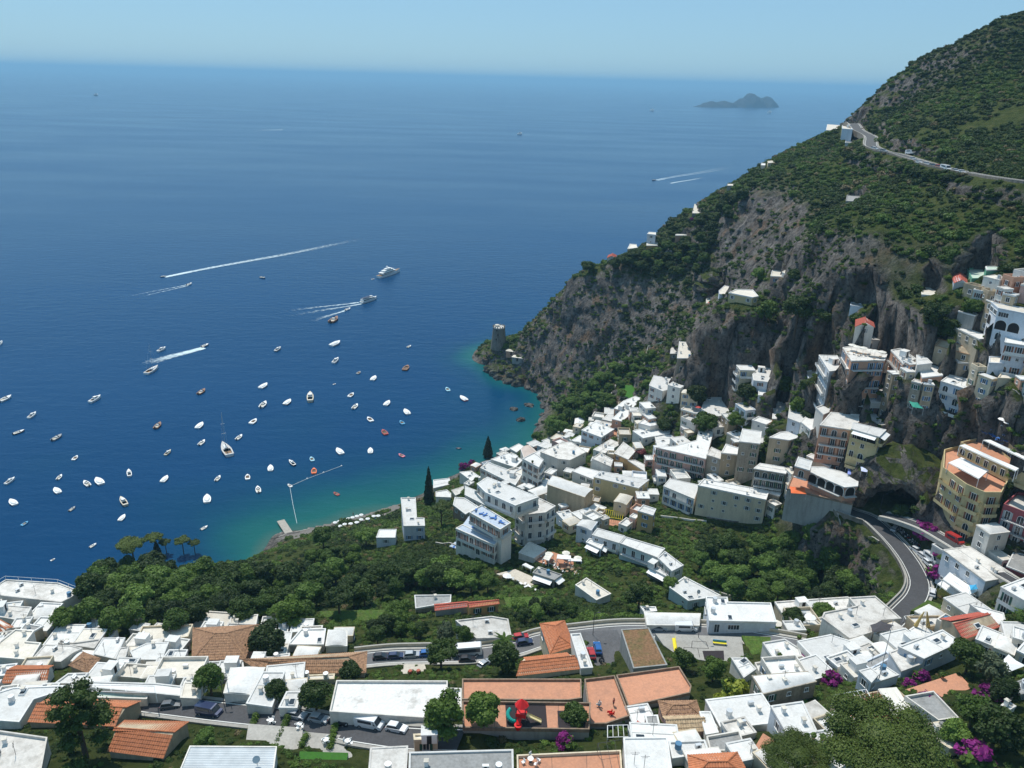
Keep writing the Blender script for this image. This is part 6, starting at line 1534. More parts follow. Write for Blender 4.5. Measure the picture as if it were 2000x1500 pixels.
CREAM = mat('cream_gelcoat', (.62, .55, .42), .4); TEAK = mat('teak_deck', (.30, .19, .11), .7); SEAT = mat('pale_seat', (.55, .53, .5), .7); OUTB = mat('outboard_black', (.05, .05, .055), .4)
PAINT = {'w': WHITE, 'c': CREAM, 'r': mat('red_boat', (.38, .07, .06), .5), 'b': mat('blue_boat', (.10, .35, .55), .5), 'n': mat('brown_boat', (.25, .13, .08), .5), 'k': mat('navy_boat', (.04, .05, .09), .4),
         'o': mat('orange_boat', (.75, .16, .05), .5), 'p': mat('pink_boat', (.70, .22, .28), .5), 't': mat('pale_blue_boat', (.35, .62, .72), .5), 'g': mat('grey_boat', (.32, .33, .34), .5)}
BOATS = {}
def boat_kind(k, c):
    if (k, c) in BOATS: return BOATS[(k, c)]
    col = PAINT[c]; parts = []
    if k == 'm':      # open motorboat with console
        a, d, w_ = hull_mesh(col=col, deck=WHITE if c in 'wk' else col, well=SEAT); parts = [('hull', a, []), ('deck', d, []), ('cockpit', w_, [])]
        cs = MB(); cs.box(-.08, .04, -.06, .06, .03, .19, WHITE); ws = MB(); ws.box(.03, .045, -.06, .06, .18, .25, GLASS); parts.append(('console', cs, [('windscreen', ws)]))
        s = MB(); s.box(-.38, -.28, -.11, .11, .03, .1, CREAM).box(-.24, -.16, -.1, .1, .03, .09, CREAM); parts.append(('seat', s, [])); o = MB(); o.box(-.56, -.49, -.03, .03, -.02, .2, OUTB); parts.append(('outboard_motor', o, []))
    elif k == 'c':    # cabin cruiser
        a, d, w_ = hull_mesh(.32, .15, col, WHITE if c != 'c' else CREAM, TEAK, (-.46, -.12)); parts = [('hull', a, []), ('deck', d, []), ('cockpit', w_, [])]
        cb = MB(); cb.box(-.12, .24, -.10, .10, .14, .22, WHITE, taper=.015); gl = MB(); gl.box(-.10, .12, -.103, .103, .20, .245, GLASS, taper=.01); tp = MB(); tp.box(-.12, .06, -.09, .09, .245, .26, WHITE); parts.append(('cabin', cb, [('windscreen', gl), ('cabin_top', tp)]))
        s = MB(); s.box(-.44, -.36, -.1, .1, .04, .12, SEAT); parts.append(('seat', s, []))
    elif k == 'd':    # small covered dinghy
        a, d, w_ = hull_mesh(.42, .13, col, col, SEAT, (-.34, .2)); parts = [('hull', a, []), ('deck', d, []), ('cockpit', w_, [])]; s = MB(); s.box(-.2, -.12, -.15, .15, .06, .1, TEAK).box(.05, .12, -.13, .13, .06, .1, TEAK); parts.append(('seat', s, []))
    elif k == 'v':    # boat under a full cover
        a, d, w_ = hull_mesh(.42, .13, col, WHITE, SEAT, open_=False); cv = MB(); cv.dome((-.08, 0, .12), .36, .16, .09, PAINT['w'], 12, 4); parts = [('hull', a, []), ('deck', d, []), ('boat_cover', cv, [])]
    elif k == 's':    # sailing yacht
        a, d, w_ = hull_mesh(.32, .11, WHITE, SEAT, TEAK, (-.42, -.1), bowp=1.9); parts = [('hull', a, []), ('deck', d, []), ('cockpit', w_, [])]
        cb = MB(); cb.box(-.08, .2, -.06, .06, .11, .15, WHITE, taper=.01); parts.append(('cabin', cb, [])); ms = MB(); ms.tube((.06, 0, .1), (.06, 0, 1.35), .007, METAL, 6); bm = MB(); bm.tube((.06, 0, .22), (-.36, 0, .24), .012, PAINT['k'], 6); sp = MB(); sp.box(.055, .065, -.07, .07, .6, .61, METAL).box(.055, .065, -.06, .06, .95, .96, METAL)
        st_ = MB(); st_.tube((.06, 0, 1.33), (.5, 0, .14), .0025, METAL, 3).tube((.06, 0, 1.33), (-.49, 0, .12), .0025, METAL, 3); parts.append(('mast', ms, [('boom', bm), ('spreader', sp), ('rigging', st_)]))
    elif k == 'y':    # motor yacht
        a, d, w_ = hull_mesh(.19, .075, WHITE, TEAK, TEAK, open_=False, bowp=2.2); parts = [('hull', a, []), ('deck', d, [])]
        for i, (x0, x1, w2, z0, z1) in enumerate(((-.38, .2, .075, .08, .125), (-.27, .12, .062, .13, .17), (-.16, .03, .045, .175, .205))):
            q = MB(); q.box(x0, x1, -w2, w2, z0, z1, WHITE, taper=.006); g = MB(); g.box(x0 + .04, x1 - .01, -w2 - .001, w2 + .001, z0 + .018, z1 - .008, GLASS, taper=.004); r_ = MB(); r_.box(x0 - .03, x1 + .01, -w2 - .006, w2 + .006, z1, z1 + .005, WHITE); parts.append(('superstructure', q, [('window_band', g), ('upper_deck', r_)]))
        q = MB(); q.tube((-.09, 0, .2), (-.1, 0, .29), .008, WHITE, 6).box(-.12, -.07, -.03, .03, .25, .255, WHITE); parts.append(('radar_mast', q, []))
    elif k == 'f':    # excursion ferry
        a, d, w_ = hull_mesh(.22, .085, WHITE, WHITE, TEAK, open_=False, bowp=2.4); parts = [('hull', a, []), ('deck', d, [])]
        q = MB(); q.box(-.44, .26, -.09, .09, .09, .15, WHITE); g = MB(); g.box(-.42, .24, -.0915, .0915, .105, .135, GLASS); parts.append(('cabin', q, [('window_band', g)])); r_ = MB(); r_.box(-.42, .06, -.085, .085, .2, .206, PAINT['k'])
        for x in (-.4, -.2, 0): r_.tube((x, -.08, .15), (x, -.08, .2), .004, WHITE, 4).tube((x, .08, .15), (x, .08, .2), .004, WHITE, 4)
        parts.append(('canopy', r_, [])); q = MB(); q.box(.08, .2, -.06, .06, .15, .205, WHITE, taper=.01); parts.append(('wheelhouse', q, []))
    out = [(nm, mb.mesh(nm), [(n2, m2.mesh(n2)) for n2, m2 in sub]) for nm, mb, sub in parts if mb.v]; BOATS[(k, c)] = out; return out
def boat(k, c, a, b, label, scale=1.0):
    A, B = on_z(*a, 0), on_z(*b, 0); L = (B - A).length * scale * .82; ang = math.atan2(B.y - A.y, B.x - A.x)
    T = link(bpy.data.objects.new({'m': 'motorboat', 'c': 'cabin_cruiser', 'd': 'dinghy', 'v': 'covered_boat', 's': 'sailing_yacht', 'y': 'motor_yacht', 'f': 'ferry'}[k], None)); T.location = ((A + B) / 2); T.rotation_euler.z = ang; T.scale = (L, L * (1.15 if k in 'mdv' else 1), L)
    tag(T, label, {'y': 'yacht', 'f': 'ferry', 's': 'sailboat'}.get(k, 'boat'), 'boats on the bay')
    for nm, me, sub in boat_kind(k, c):
        o = link(bpy.data.objects.new(nm, me), T)
        for n2, m2 in sub: link(bpy.data.objects.new(n2, m2), o)
    return T
BT = """@0,600,3.75
m;w;-8,700,94,652;long pale motorboat cut by the left edge of the photo
c;w;650,708,748,655;white cabin cruiser moored in open water, well left of the twin-masted dark yacht
c;w;205,822,272,775;white cruiser with brown stern near the left edge
m;k;88,937,190,903;long dark-sided boat pointing right near the left edge
m;g;375,985,462,936;long greyish boat right of the dark-sided boat
d;w;533,1127,572,1090;small white boat alone below the long greyish boat
c;w;33,1307,118,1252;white boat with brown cockpit at far left, lower rows
m;w;418,1270,457,1228;slim white boat above the round covered one, lower left
v;w;438,1370,398,1328;covered white boat pointing up left, lower left rows
m;w;658,1318,613,1277;left one of two white boats moored side by side
v;w;750,1307,702,1256;right one of two white boats moored side by side
c;w;952,1250,943,1196;white boat with square dark cockpit pointing straight up
v;w;1184,1290,1233,1237;plain white covered boat pointing up right in the middle row
v;w;118,1457,73,1413;oval white covered boat at the lower left edge
m;g;503,1500,557,1462;greyish wooden boat near the shore on the left
c;c;928,1465,882,1400;beige boat with dark cockpit above the shore pines
m;w;1578,1280,1617,1236;white motorboat with dark gap at its stern, middle row
v;w;1518,1443,1518,1377;large plain white boat pointing straight up by the turquoise water
d;w;1815,1270,1813,1228;small square white boat in the middle row
m;w;1897,1367,1886,1315;white boat left of the swimming line buoys
s;w;1690,1105,1625,1000;biggest sailing yacht with tall mast among the moored boats
m;w;1728,978,1778,937;white motorboat just right of the big sailing yacht
d;w;1835,862,1883,823;pale square-sterned boat above the big sailing yacht
m;n;1448,645,1508,603;motorboat with reddish seats pointing up right
v;w;1440,897,1490,848;long white covered boat left of the mast tips
m;n;1133,898,1182,847;brown wooden boat left of the sailing yacht
m;w;1455,1018,1505,975;white boat just left of the big sailing yacht
c;c;1205,1093,1257,1050;cream boat with pale deck below the brown one
s;k;1060,500,1170,436;dark twin-decked sailing boat under the speedboat's wake
c;w;1150,333,1220,300;cruiser with red trim just above the short wake
m;k;1472,297,1532,273;dark speedboat at the head of the short bright wake
c;w;-14,285,20,255;white boat cut by the left edge, upper row
@480,480,3.75
y;w;955,243,1145,183;large white three-deck motor yacht
d;w;918,248,946,244;tiny tender behind the large motor yacht
f;w;832,428,972,382;white excursion ferry pulling a long wake
m;w;725,477,770,460;small speedboat running beside the ferry
m;n;615,570,678,528;dark red wooden boat below the ferry
v;w;618,741,697,705;long white covered boat in the centre of the bay
c;g;212,780,260,749;grey cabin boat left of the centre of the bay
c;w;637,868,682,829;white boat with dark round cockpit in the centre of the bay
m;w;1180,749,1213,733;little boat closest to the ripples of the wake
d;n;1158,920,1192,882;pinkish brown rowing boat on the right side of the bay
d;g;813,943,842,923;small grey dinghy amid the bay
v;w;922,993,953,958;short rounded white boat amid the bay
d;w;637,1019,663,1011;tiny white dinghy below the dark round cockpit boat
v;w;100,1052,163,1012;white covered boat above the pointed-bow launch
m;w;106,1194,153,1145;white motorboat below the white covered one, mid bay
v;g;282,1172,333,1130;long white and grey boat left of the pointed-bow launch
c;c;473,1155,473,1085;pointed-bow launch facing straight up with brown cockpit
d;w;753,1114,792,1082;pale square boat right of the pointed-bow launch
m;w;783,1202,822,1163;white motorboat below the pale square boat
v;w;1018,1178,1055,1139;white covered boat in the turquoise patch
v;w;1195,1243,1160,1202;rounded white boat pointing up left in the turquoise patch
d;w;928,1294,890,1260;angular white boat in the turquoise patch
d;b;1158,1314,1128,1285;blue dinghy below the rounded white boat
d;r;1033,1392,998,1352;red rowing boat in the turquoise patch
d;t;1488,1071,1468,1042;pale blue dinghy nearest the watchtower
v;p;1620,1142,1567,1105;white boat with pink hull nearest the cove
m;k;103,232,146,241;small dark boat far out left of the motor yacht
d;w;30,1311,83,1272;white boat just above the big sailing yacht's mast
@400,800,3.75
v;w;1008,335,964,288;white covered boat above the swimming line
v;w;1213,328,1213,284;white boat facing straight up right of the swimming line
c;k;663,418,614,377;white boat with dark cockpit left of the blue round float
d;t;793,384,776,350;small round blue float boat
d;o;800,478,800,432;orange inflatable boat beside the swimming line
d;w;638,572,606,549;small white boat at the corner of the swimming line
d;r;985,633,940,609;red kayak near the beach
d;p;1464,352,1416,328;pink kayak near the cypress
v;w;482,458,482,410;white arched boat facing straight up left of the blue float
d;k;1836,283,1884,289;dark rowing boat close to the village tip
d;g;548,910,582,896;pale dinghy beside the jetty
@0,800,3.75
d;b;152,857,213,820;sky blue rowing boat at the lower left
v;w;873,823,920,771;white covered boat above the headland pines
m;w;652,1017,713,981;white launch left of the headland pines
d;w;367,1112,408,1091;tiny white boat nearest the left shore
m;w;1467,887,1527,853;white launch right of the headland pines
@280,440,3.75
m;k;170,374,120,381;dark speedboat at the head of the longest wake
m;w;315,443,358,427;white speedboat left of the longest wake
@0,0,1
m;k;1283,351.5,1270,353;speedboat in front of the cliffs on the far right water
c;w;1007,264,1024,262;white boat far out near the centre
c;k;182,187.5,194,186.5;dark boat farthest out at the upper left
m;w;548,253,552,253;distant speedboat drawing a thin white line
c;w;1268,218,1280,217;distant white boat left of the islands
c;w;1498,222,1508,221;distant white boat below the islands
"""
ox = oy = 0; s = 1; nb = 0
for ln in BT.strip().splitlines():
    if ln[0] == '@': ox, oy, s = map(float, ln[1:].split(',')); continue
    k, c, q, lab = ln.split(';'); a = list(map(float, q.split(','))); boat(k, c, (ox + a[0] / s, oy + a[1] / s), (ox + a[2] / s, oy + a[3] / s), lab, .55 if s == 1 else 1); nb += 1
# wakes: foam lying on the water
def foam_mat():
    m = bpy.data.materials.new('wake_foam'); m.use_nodes = True; n = m.node_tree.nodes; l = m.node_tree.links; b = n['Principled BSDF']; b.inputs['Base Color'].default_value = (.62, .74, .78, 1); b.inputs['Roughness'].default_value = .9
    g = n.new('ShaderNodeNewGeometry'); t = n.new('ShaderNodeTexNoise'); t.inputs['Scale'].default_value = .35; t.inputs['Detail'].default_value = 6; l.new(g.outputs['Position'], t.inputs['Vector'])
    a = n.new('ShaderNodeAttribute'); a.attribute_name = 'foam'; ad = n.new('ShaderNodeMath'); ad.operation = 'ADD'; l.new(a.outputs['Fac'], ad.inputs[0]); l.new(t.outputs['Fac'], ad.inputs[1])
    r = n.new('ShaderNodeMapRange'); r.inputs['From Min'].default_value = .72; r.inputs['From Max'].default_value = 1.35; r.inputs['To Max'].default_value = .95; l.new(ad.outputs[0], r.inputs['Value']); l.new(r.outputs[0], b.inputs['Alpha']); return m
FOAM = foam_mat()
def wake(x0, y0, x1, y1, w0, w1, label, strength=.75, twin=False):
    A, B = on_z(x0, y0, .12), on_z(x1, y1, .12); d = B - A; L = d.length; d.normalize(); nr = Vector((-d.y, d.x, 0)); V_, F_, at_ = [], [], []; n = 90; mm = 8
    for i in range(n + 1):
        t = i / n; c = A + d * (L * t) + nr * (math.sin(t * 9) * L * .006); w_ = w0 + (w1 - w0) * t
        for j in range(mm + 1):
            u = j / mm * 2 - 1; p = c + nr * (u * w_); V_.append((p.x, p.y, .12 + .01 * i / n)); e = (1 - abs(u) ** 2) if not twin else (1 - abs(abs(u) - .55) * 2.2); at_.append(max(-.5, e) * strength * (1 - t) ** .6 + (.15 if t < .1 else 0) - .05 - .5 * (abs(u) > .99))
    for i in range(n):
        for j in range(mm): a = i * (mm + 1) + j; F_.append((a, a + 1, a + mm + 2, a + mm + 1))
    me = mesh_np('wake', V_, F_, [FOAM]); q = me.attributes.new('foam', 'FLOAT', 'POINT'); q.data.foreach_set('value', np.array(at_, np.float32)); tag(link(bpy.data.objects.new('wake', me)), label, kind='stuff')
wake(322, 541, 735, 462, 3.5, 10, 'longest white wake crossing the bay', .9)
wake(366, 557, 235, 585, 3, 10, 'white wake behind the left speedboat', .8, True)
wake(703, 592, 540, 615, 5, 15, 'white wake behind the excursion ferry', .85, True)
wake(675, 606, 600, 630, 1.5, 5, 'thin wake beside the ferry', .8)
wake(398, 679, 268, 714, 3.5, 7.5, 'bright foamy wake behind the dark speedboat', 1.15)
wake(1282, 352, 1450, 322, 5, 16, 'double wake behind the far right speedboat', .95, True)
wake(1310, 358, 1385, 345, 3, 8, 'second short wake on the far right water', .9)
wake(552, 253.5, 490, 254.5, 7, 9, 'thin distant white wake line', 1.1); wake(1024, 263, 1050, 264, 5, 8, 'faint wake of the centre distant boat', .8); wake(195, 187, 225, 188, 8, 10, 'faint wake of the farthest boat', .7); wake(1280, 217.5, 1300, 216.5, 9, 12, 'faint wake left of the islands', .8)
# swimming line with buoys
rp = MB(); P_ = [on_z(*q, .05) for q in ((580, 1022), (572, 985), (566, 950), (600, 935), (632, 923), (667, 910))]
for a, b in zip(P_[:-1], P_[1:]): rp.tube(a, b, .09, mat('white_rope', (.6, .65, .65), .8), 4)
ro = rp.obj('swimming_line'); tag(ro, 'thin white swimming line running out from the jetty', 'rope')
for q in P_[2:]: by_ = MB(); by_.dome((q.x, q.y, 0), .45, .45, .5, WHITE, 8, 3); by_.obj('buoy', ro)
# ---------------------------------------------------------------- vehicles: built around the origin, front towards +x
TYRE = mat('tyre_rubber', (.02, .02, .02), .8); RIMM = mat('wheel_rim', (.45, .45, .46), .35, .7); LAMPW = mat('headlight_glass', (.7, .7, .7), .15); LAMPR = mat('tail_light_red', (.4, .02, .02), .3)
def car_paint():
    m = bpy.data.materials.new('car_paint'); m.use_nodes = True; b = m.node_tree.nodes['Principled BSDF']; oi = m.node_tree.nodes.new('ShaderNodeObjectInfo'); m.node_tree.links.new(oi.outputs['Color'], b.inputs['Base Color']); b.inputs['Roughness'].default_value = .3; b.inputs['Coat Weight'].default_value = .5; b.inputs['Metallic'].default_value = .15; return m
CARP = car_paint()
def shell(prof, w0, m, inset=.0, top=None):
    """side profile (x, z, half width) loop swept across the body"""
    mb = MB(); n = len(prof)
    for i in range(n):
        x0, z0, a0 = prof[i]; x1, z1, a1 = prof[(i + 1) % n]; mb.quad([(x0, -a0, z0), (x1, -a1, z1), (x1, a1, z1), (x0, a0, z0)], m)
    for s in (-1, 1): mb.quad([(x, s * a, z) for x, z, a in (prof if s > 0 else prof[::-1])], m)
    return mb
def vehicle_kind(k):
    if k == 'car':
        body = shell([(-1.95, .3, .78), (-2.0, .75, .80), (-1.85, .92, .78), (-.2, .95, .82), (.85, .95, .80), (1.85, .78, .74), (2.0, .55, .70), (1.95, .3, .74)], .8, CARP)
        cab = shell([(-1.8, .92, .74), (-1.35, 1.38, .60), (.15, 1.42, .60), (.95, .95, .72)], .7, GLASS); top = shell([(-1.5, 1.36, .62), (-1.3, 1.44, .58), (.05, 1.47, .58), (.25, 1.38, .62)], .6, CARP); L, wb, wr = 4.0, 1.25, .32
    elif k == 'van':
        body = shell([(-2.6, .35, .92), (-2.65, 2.0, .88), (-2.5, 2.12, .84), (1.3, 2.12, .84), (1.6, 2.02, .84), (2.05, 1.15, .88), (2.6, .95, .84), (2.65, .4, .84)], .9, CARP)
        cab = shell([(1.35, 2.0, .86), (1.62, 2.04, .8), (2.08, 1.2, .86), (1.25, 1.2, .905)], .9, GLASS); top = shell([(-1.8, 1.35, .925), (-1.8, 1.85, .90), (.9, 1.85, .90), (.9, 1.35, .925)], .9, GLASS); L, wb, wr = 5.3, 1.65, .36
    elif k == 'bus':
        body = shell([(-3.4, .4, 1.05), (-3.45, 2.5, 1.0), (-3.3, 2.62, .96), (3.1, 2.62, .96), (3.35, 2.4, 1.0), (3.45, 1.2, 1.02), (3.45, .4, 1.02)], 1, CARP)
        cab = shell([(-3.1, 1.3, 1.065), (-3.1, 2.2, 1.03), (3.0, 2.2, 1.03), (3.0, 1.3, 1.065)], 1, GLASS); top = shell([(3.42, 1.25, .98), (3.3, 2.38, .94), (3.36, 2.4, .94), (3.48, 1.25, .98)], 1, GLASS); L, wb, wr = 6.9, 2.2, .42
    elif k == 'scooter':
        body = MB(); body.box(-.6, -.1, -.14, .14, .45, .75, CARP, taper=.03).box(-.15, .35, -.12, .12, .28, .36, CARP).box(.3, .45, -.16, .16, .3, .95, CARP, taper=.03)
        cab = MB(); cab.box(-.62, -.05, -.13, .13, .75, .84, OUTB, taper=.03); top = MB(); top.tube((.4, -.3, 1.0), (.4, .3, 1.0), .03, DKMET, 5).tube((.55, 0, .3), (.4, 0, 1.0), .03, METAL, 5); L, wb, wr = 1.7, .55, .23
    parts = [('body', body.mesh('body'), []), ('windows' if k != 'scooter' else 'seat', cab.mesh('windows' if k != 'scooter' else 'seat'), []), ('roof' if k == 'car' else 'handlebar' if k == 'scooter' else 'windows', top.mesh('roof'), [])]
    wh = MB(); wh.tube((0, -.11, 0), (0, .11, 0), wr, TYRE, 12); rm = MB(); rm.tube((0, -.12, 0), (0, .12, 0), wr * .6, RIMM, 8); whm, rmm = wh.mesh('wheel'), rm.mesh('rim')
    w_ = body.v[0][1] if k != 'scooter' else 0; w_ = abs(w_) - .08
    ws = [(sx * wb, sy * w_, wr) for sx in (-1, 1) for sy in ((-1, 1) if k != 'scooter' else (0,))]
    lm = MB(); lm.box(-.04, .04, -.14, .14, -.07, .07, LAMPW); tm = MB(); tm.box(-.03, .03, -.08, .08, -.1, .1, LAMPR); lmm, tmm = lm.mesh('headlight'), tm.mesh('tail_light')
    fx = L / 2 - .06; lights = [] if k == 'scooter' else [('headlight', lmm, (fx, s * (w_ - .1), .68)) for s in (-1, 1)] + [('tail_light', tmm, (-fx + .03, s * (w_ - .02), .78)) for s in (-1, 1)]
    return parts, ws, whm, rmm, lights, L
VK = {}
CARC = {'silver': (.42, .44, .46), 'white': (.78, .78, .78), 'black': (.02, .02, .025), 'blue': (.02, .12, .36), 'red': (.45, .03, .03), 'grey': (.16, .17, .18), 'navy': (.025, .04, .10), 'green': (.1, .3, .2), 'beige': (.55, .5, .42)}
def vehicle(k, col, a, b, label, group=None, fit=None, dz=0):
    if k not in VK: VK[k] = vehicle_kind(k)
    parts, ws, whm, rmm, lights, L = VK[k]; A, B = surf(*a), surf(*b)
    if A is None or B is None: return
    d = B - A; c = (A + B) / 2
    T = link(bpy.data.objects.new({'car': 'parked_car', 'van': 'van', 'bus': 'minibus', 'scooter': 'scooter'}[k], None)); T.location = (c.x, c.y, c.z + .02 + dz)
    d.z = max(-.15, min(.15, d.z / max(.1, Vector((d.x, d.y)).length))) * Vector((d.x, d.y)).length
    T.rotation_euler = (0, -math.atan2(d.z, Vector((d.x, d.y)).length), math.atan2(d.y, d.x)); tag(T, label, {'car': 'car', 'bus': 'minibus'}.get(k, k), group)
    for nm, me, _ in parts: o = link(bpy.data.objects.new(nm, me), T); o.color = (*CARC[col], 1)
    for p in ws: w_ = link(bpy.data.objects.new('wheel', whm), T); w_.location = p; link(bpy.data.objects.new('rim', rmm), w_)
    for nm, me, p in lights: o = link(bpy.data.objects.new(nm, me), T); o.location = p
    return T
VT = """@B,480,1100,3.75
car;silver;318,1118,432,1142;silver-blue car at the left end of the street row
car;silver;478,1145,602,1172;second silver car in the street row
car;black;628,1160,748,1188;dark-sided car just left of the white van
van;white;825,1180,1000,1215;white van with dark windscreen parked beside the stained roof
car;white;1060,1215,1160,1235;white car half hidden by the leafy tree right of the van
car;silver;1165,690,1275,682;silver car on the church road left of the big dark tree
car;blue;1300,680,1370,675;bluish car touching the big dark tree
car;black;950,702,1040,697;black car in the shade at the left of the church road
car;navy;1060,697,1140,692;dark car next to the silver one on the church road
bus;white;1560,672,1690,662;white-roofed minibus with blue sides on the church road
car;black;1580,720,1670,716;black car in front of the white-roofed minibus
car;silver;1722,770,1775,735;silver car parked at the edge of the dirt yard
@C,960,1100,3.75
car;blue;783,672,768,600;bright blue car in the car park
car;red;735,700,722,650;dark red car beside the long thin roof strip
car;navy;185,600,300,585;navy car by the pale canopy left of the church
car;red;175,560,250,548;red car behind the navy one by the church
van;white;1340,490,1500,494;long white van parked by the roadside parapet
car;silver;1200,488,1245,490;silver car left of the long white van
scooter;black;790,720,812,700;black scooter parked behind the blue car
scooter;grey;800,735,822,712;grey scooter next to the black one in the car park
@A,0,1100,3.75
van;navy;1420,1085,1660,1125;long dark blue van in front of the walled street house
car;grey;1215,1060,1300,1050;grey car at the left end of the street
@E,1560,860,4.411
car;white;985,945,1050,985;first white car parked below the magenta hedge
car;white;1040,995,1105,1040;second white car parked beside the hairpin road
car;white;1085,1050,1145,1100;third white car parked beside the hairpin road
van;white;1105,1010,1180,1065;white van behind the row of parked cars
car;white;1145,1350,1152,1300;white car at the end of the hairpin bend
van;red;1285,850,1400,905;bright red van on the road under the yellow hotel
car;silver;815,790,850,745;silver car in front of the scooter row
@M,1520,0,4.1667
bus;white;530,1050,615,1058;large white camper on the coast road lookout
car;white;545,968,585,968;white car at the top of the coast road
car;silver;590,965,640,963;silver car at the top bend of the coast road
van;white;540,1000,560,975;white van before the top bend
car;white;755,1212,805,1222;white car below the coast road bend
car;silver;830,1232,880,1242;silver car on the lower lay-by of the coast road
van;white;1035,1258,1112,1256;white van alone on the coast road outer lane
car;silver;1075,1300,1110,1310;silver car leading the coast road row
car;white;1125,1326,1160,1336;white car second in the coast road row
car;silver;1190,1342,1220,1352;silver car third in the coast road row
car;black;1240,1358,1270,1364;black car fourth in the coast road row
car;red;1290,1366,1318,1372;reddish car fifth in the coast road row
van;white;1330,1378,1385,1392;white van near the end of the coast road row
car;silver;1420,1396,1455,1406;silver car behind the coast road van
car;white;1475,1410,1510,1418;last white car of the coast road row
"""
s = 1
for ln in VT.strip().splitlines():
    if ln[0] == '@': _, ox, oy, s = ln[1:].split(','); ox, oy, s = float(ox), float(oy), float(s); continue
    k, c, q, lab = ln.split(';'); a = list(map(float, q.split(','))); vehicle(k, c, (ox + a[0] / s, oy + a[1] / s), (ox + a[2] / s, oy + a[3] / s), lab)
rs = random.Random(8)
for i in range(26):
    f = i / 25; x, y = 1560 + (845 + 190 * f + rs.uniform(-6, 6)) / 4.411, 860 + (762 + 165 * f + rs.uniform(-4, 4)) / 4.411
    vehicle('scooter', rs.choice(('black', 'grey', 'silver', 'white', 'navy', 'red')), (x - 2.5, y + 1.2), (x + 2.5, y - 1.2), 'scooter parked in the long row beside the hairpin road', 'scooters beside the hairpin road')

# ---------------------------------------------------------------- small furniture, one of each kind then copied
def proto_parasol(col, r=1.35):
    c = MB(); n = 8; h = 2.4
    for k in range(n): a, b = 2 * math.pi * k / n, 2 * math.pi * (k + 1) / n; c.quad([(0, 0, h), (r * math.cos(a), r * math.sin(a), h - .45), (r * math.cos(b), r * math.sin(b), h - .45)], col)
    p = MB(); p.tube((0, 0, 0), (0, 0, h), .035, METAL, 5); return [('canopy', c.mesh('canopy')), ('pole', p.mesh('pole'))]
def proto_chair(col):
    a = MB(); a.box(-.25, .25, -.25, .25, .40, .45, col); b = MB(); b.box(-.25, .25, .2, .26, .45, .9, col); l = MB()
    for x in (-.22, .22):
        for y in (-.22, .22): l.box(x - .02, x + .02, y - .02, y + .02, 0, .4, col)
    return [('seat', a.mesh('seat')), ('backrest', b.mesh('backrest')), ('leg', l.mesh('leg'))]
def proto_table(col):
    a = MB(); a.tube((0, 0, .7), (0, 0, .74), .5, col, 12); b = MB(); b.tube((0, 0, 0), (0, 0, .7), .05, DKMET, 6).tube((0, 0, 0), (0, 0, .03), .25, DKMET, 8); return [('tabletop', a.mesh('tabletop')), ('base', b.mesh('base'))]
def proto_lounger(col):
    a = MB(); a.box(-.9, .3, -.32, .32, .3, .38, col); b = MB(); b.quad([(.3, -.32, .36), (.3, .32, .36), (.85, .32, .75), (.85, -.32, .75)], col).quad([(.3, -.32, .30), (.85, -.32, .69), (.85, .32, .69), (.3, .32, .30)], col); l = MB()
    for x in (-.8, .2):
        for y in (-.28, .28): l.box(x - .03, x + .03, y - .03, y + .03, 0, .3, METAL)
    return [('mattress', a.mesh('mattress')), ('backrest', b.mesh('backrest')), ('leg', l.mesh('leg'))]
def proto_pot():
    a = MB(); a.tube((0, 0, 0), (0, 0, .5), .2, ROOF['t'], 8, .3); return [('pot', a.mesh('pot')), ('leaves', None)]
BLU = mat('blue_canvas', (.05, .15, .42), .8); REDC = mat('red_canvas', (.55, .08, .06), .8); CRM = mat('cream_canvas', (.72, .68, .6), .8)
FP = {'parasol_s': proto_parasol(WHITE, .95), 'parasol_w': proto_parasol(WHITE), 'parasol_c': proto_parasol(CRM), 'parasol_r': proto_parasol(REDC), 'chair_w': proto_chair(WHITE), 'chair_k': proto_chair(TEAK), 'table_w': proto_table(WHITE), 'table_k': proto_table(TEAK), 'lounger_w': proto_lounger(WHITE), 'lounger_b': proto_lounger(BLU), 'lounger_r': proto_lounger(REDC)}
SM = {n: b for n, b in (('pot_leaf', crown_mesh('leaves', [(0, 0, .85, .45, .45)], 90, .16, 77, LEAF['mid'])),)}
potm = proto_pot()[0][1]
def item(k, px, py, label, group=None, rz=None, p=None):
    p = surf(px, py) if p is None else p
    if p is None: return
    nm = {'parasol': 'parasol', 'chair': 'chair', 'table': 'table', 'lounger': 'sun_lounger', 'pot': 'potted_plant'}[k.split('_')[0]]
    T = link(bpy.data.objects.new(nm, None)); T.location = p; T.rotation_euler.z = rs.uniform(0, 6.28) if rz is None else rz; tag(T, label, nm.replace('_', ' '), group)
    if k == 'pot': link(bpy.data.objects.new('pot', potm), T); link(bpy.data.objects.new('leaves', SM['pot_leaf']), T)
    else:
        for n_2, me in FP[k]: link(bpy.data.objects.new(n_2, me), T)
    return T
def row(k, x0, y0, x1, y1, n, label, group, j=0.0, rz=None):
    for i in range(n): f = i / max(1, n - 1); item(k, x0 + (x1 - x0) * f + rs.uniform(-j, j), y0 + (y1 - y0) * f + rs.uniform(-j, j), label, group, rz)
row('parasol_s', 655, 1028, 706, 1013, 7, 'white parasol in the front row on the beach', 'white beach parasols'); row('parasol_s', 664, 1036, 740, 1014, 8, 'white parasol in the back row on the beach', 'white beach parasols', 1.5)
row('lounger_b', 668, 1036, 732, 1018, 8, 'blue sunbed under the beach parasols', 'beach sunbeds', 2)
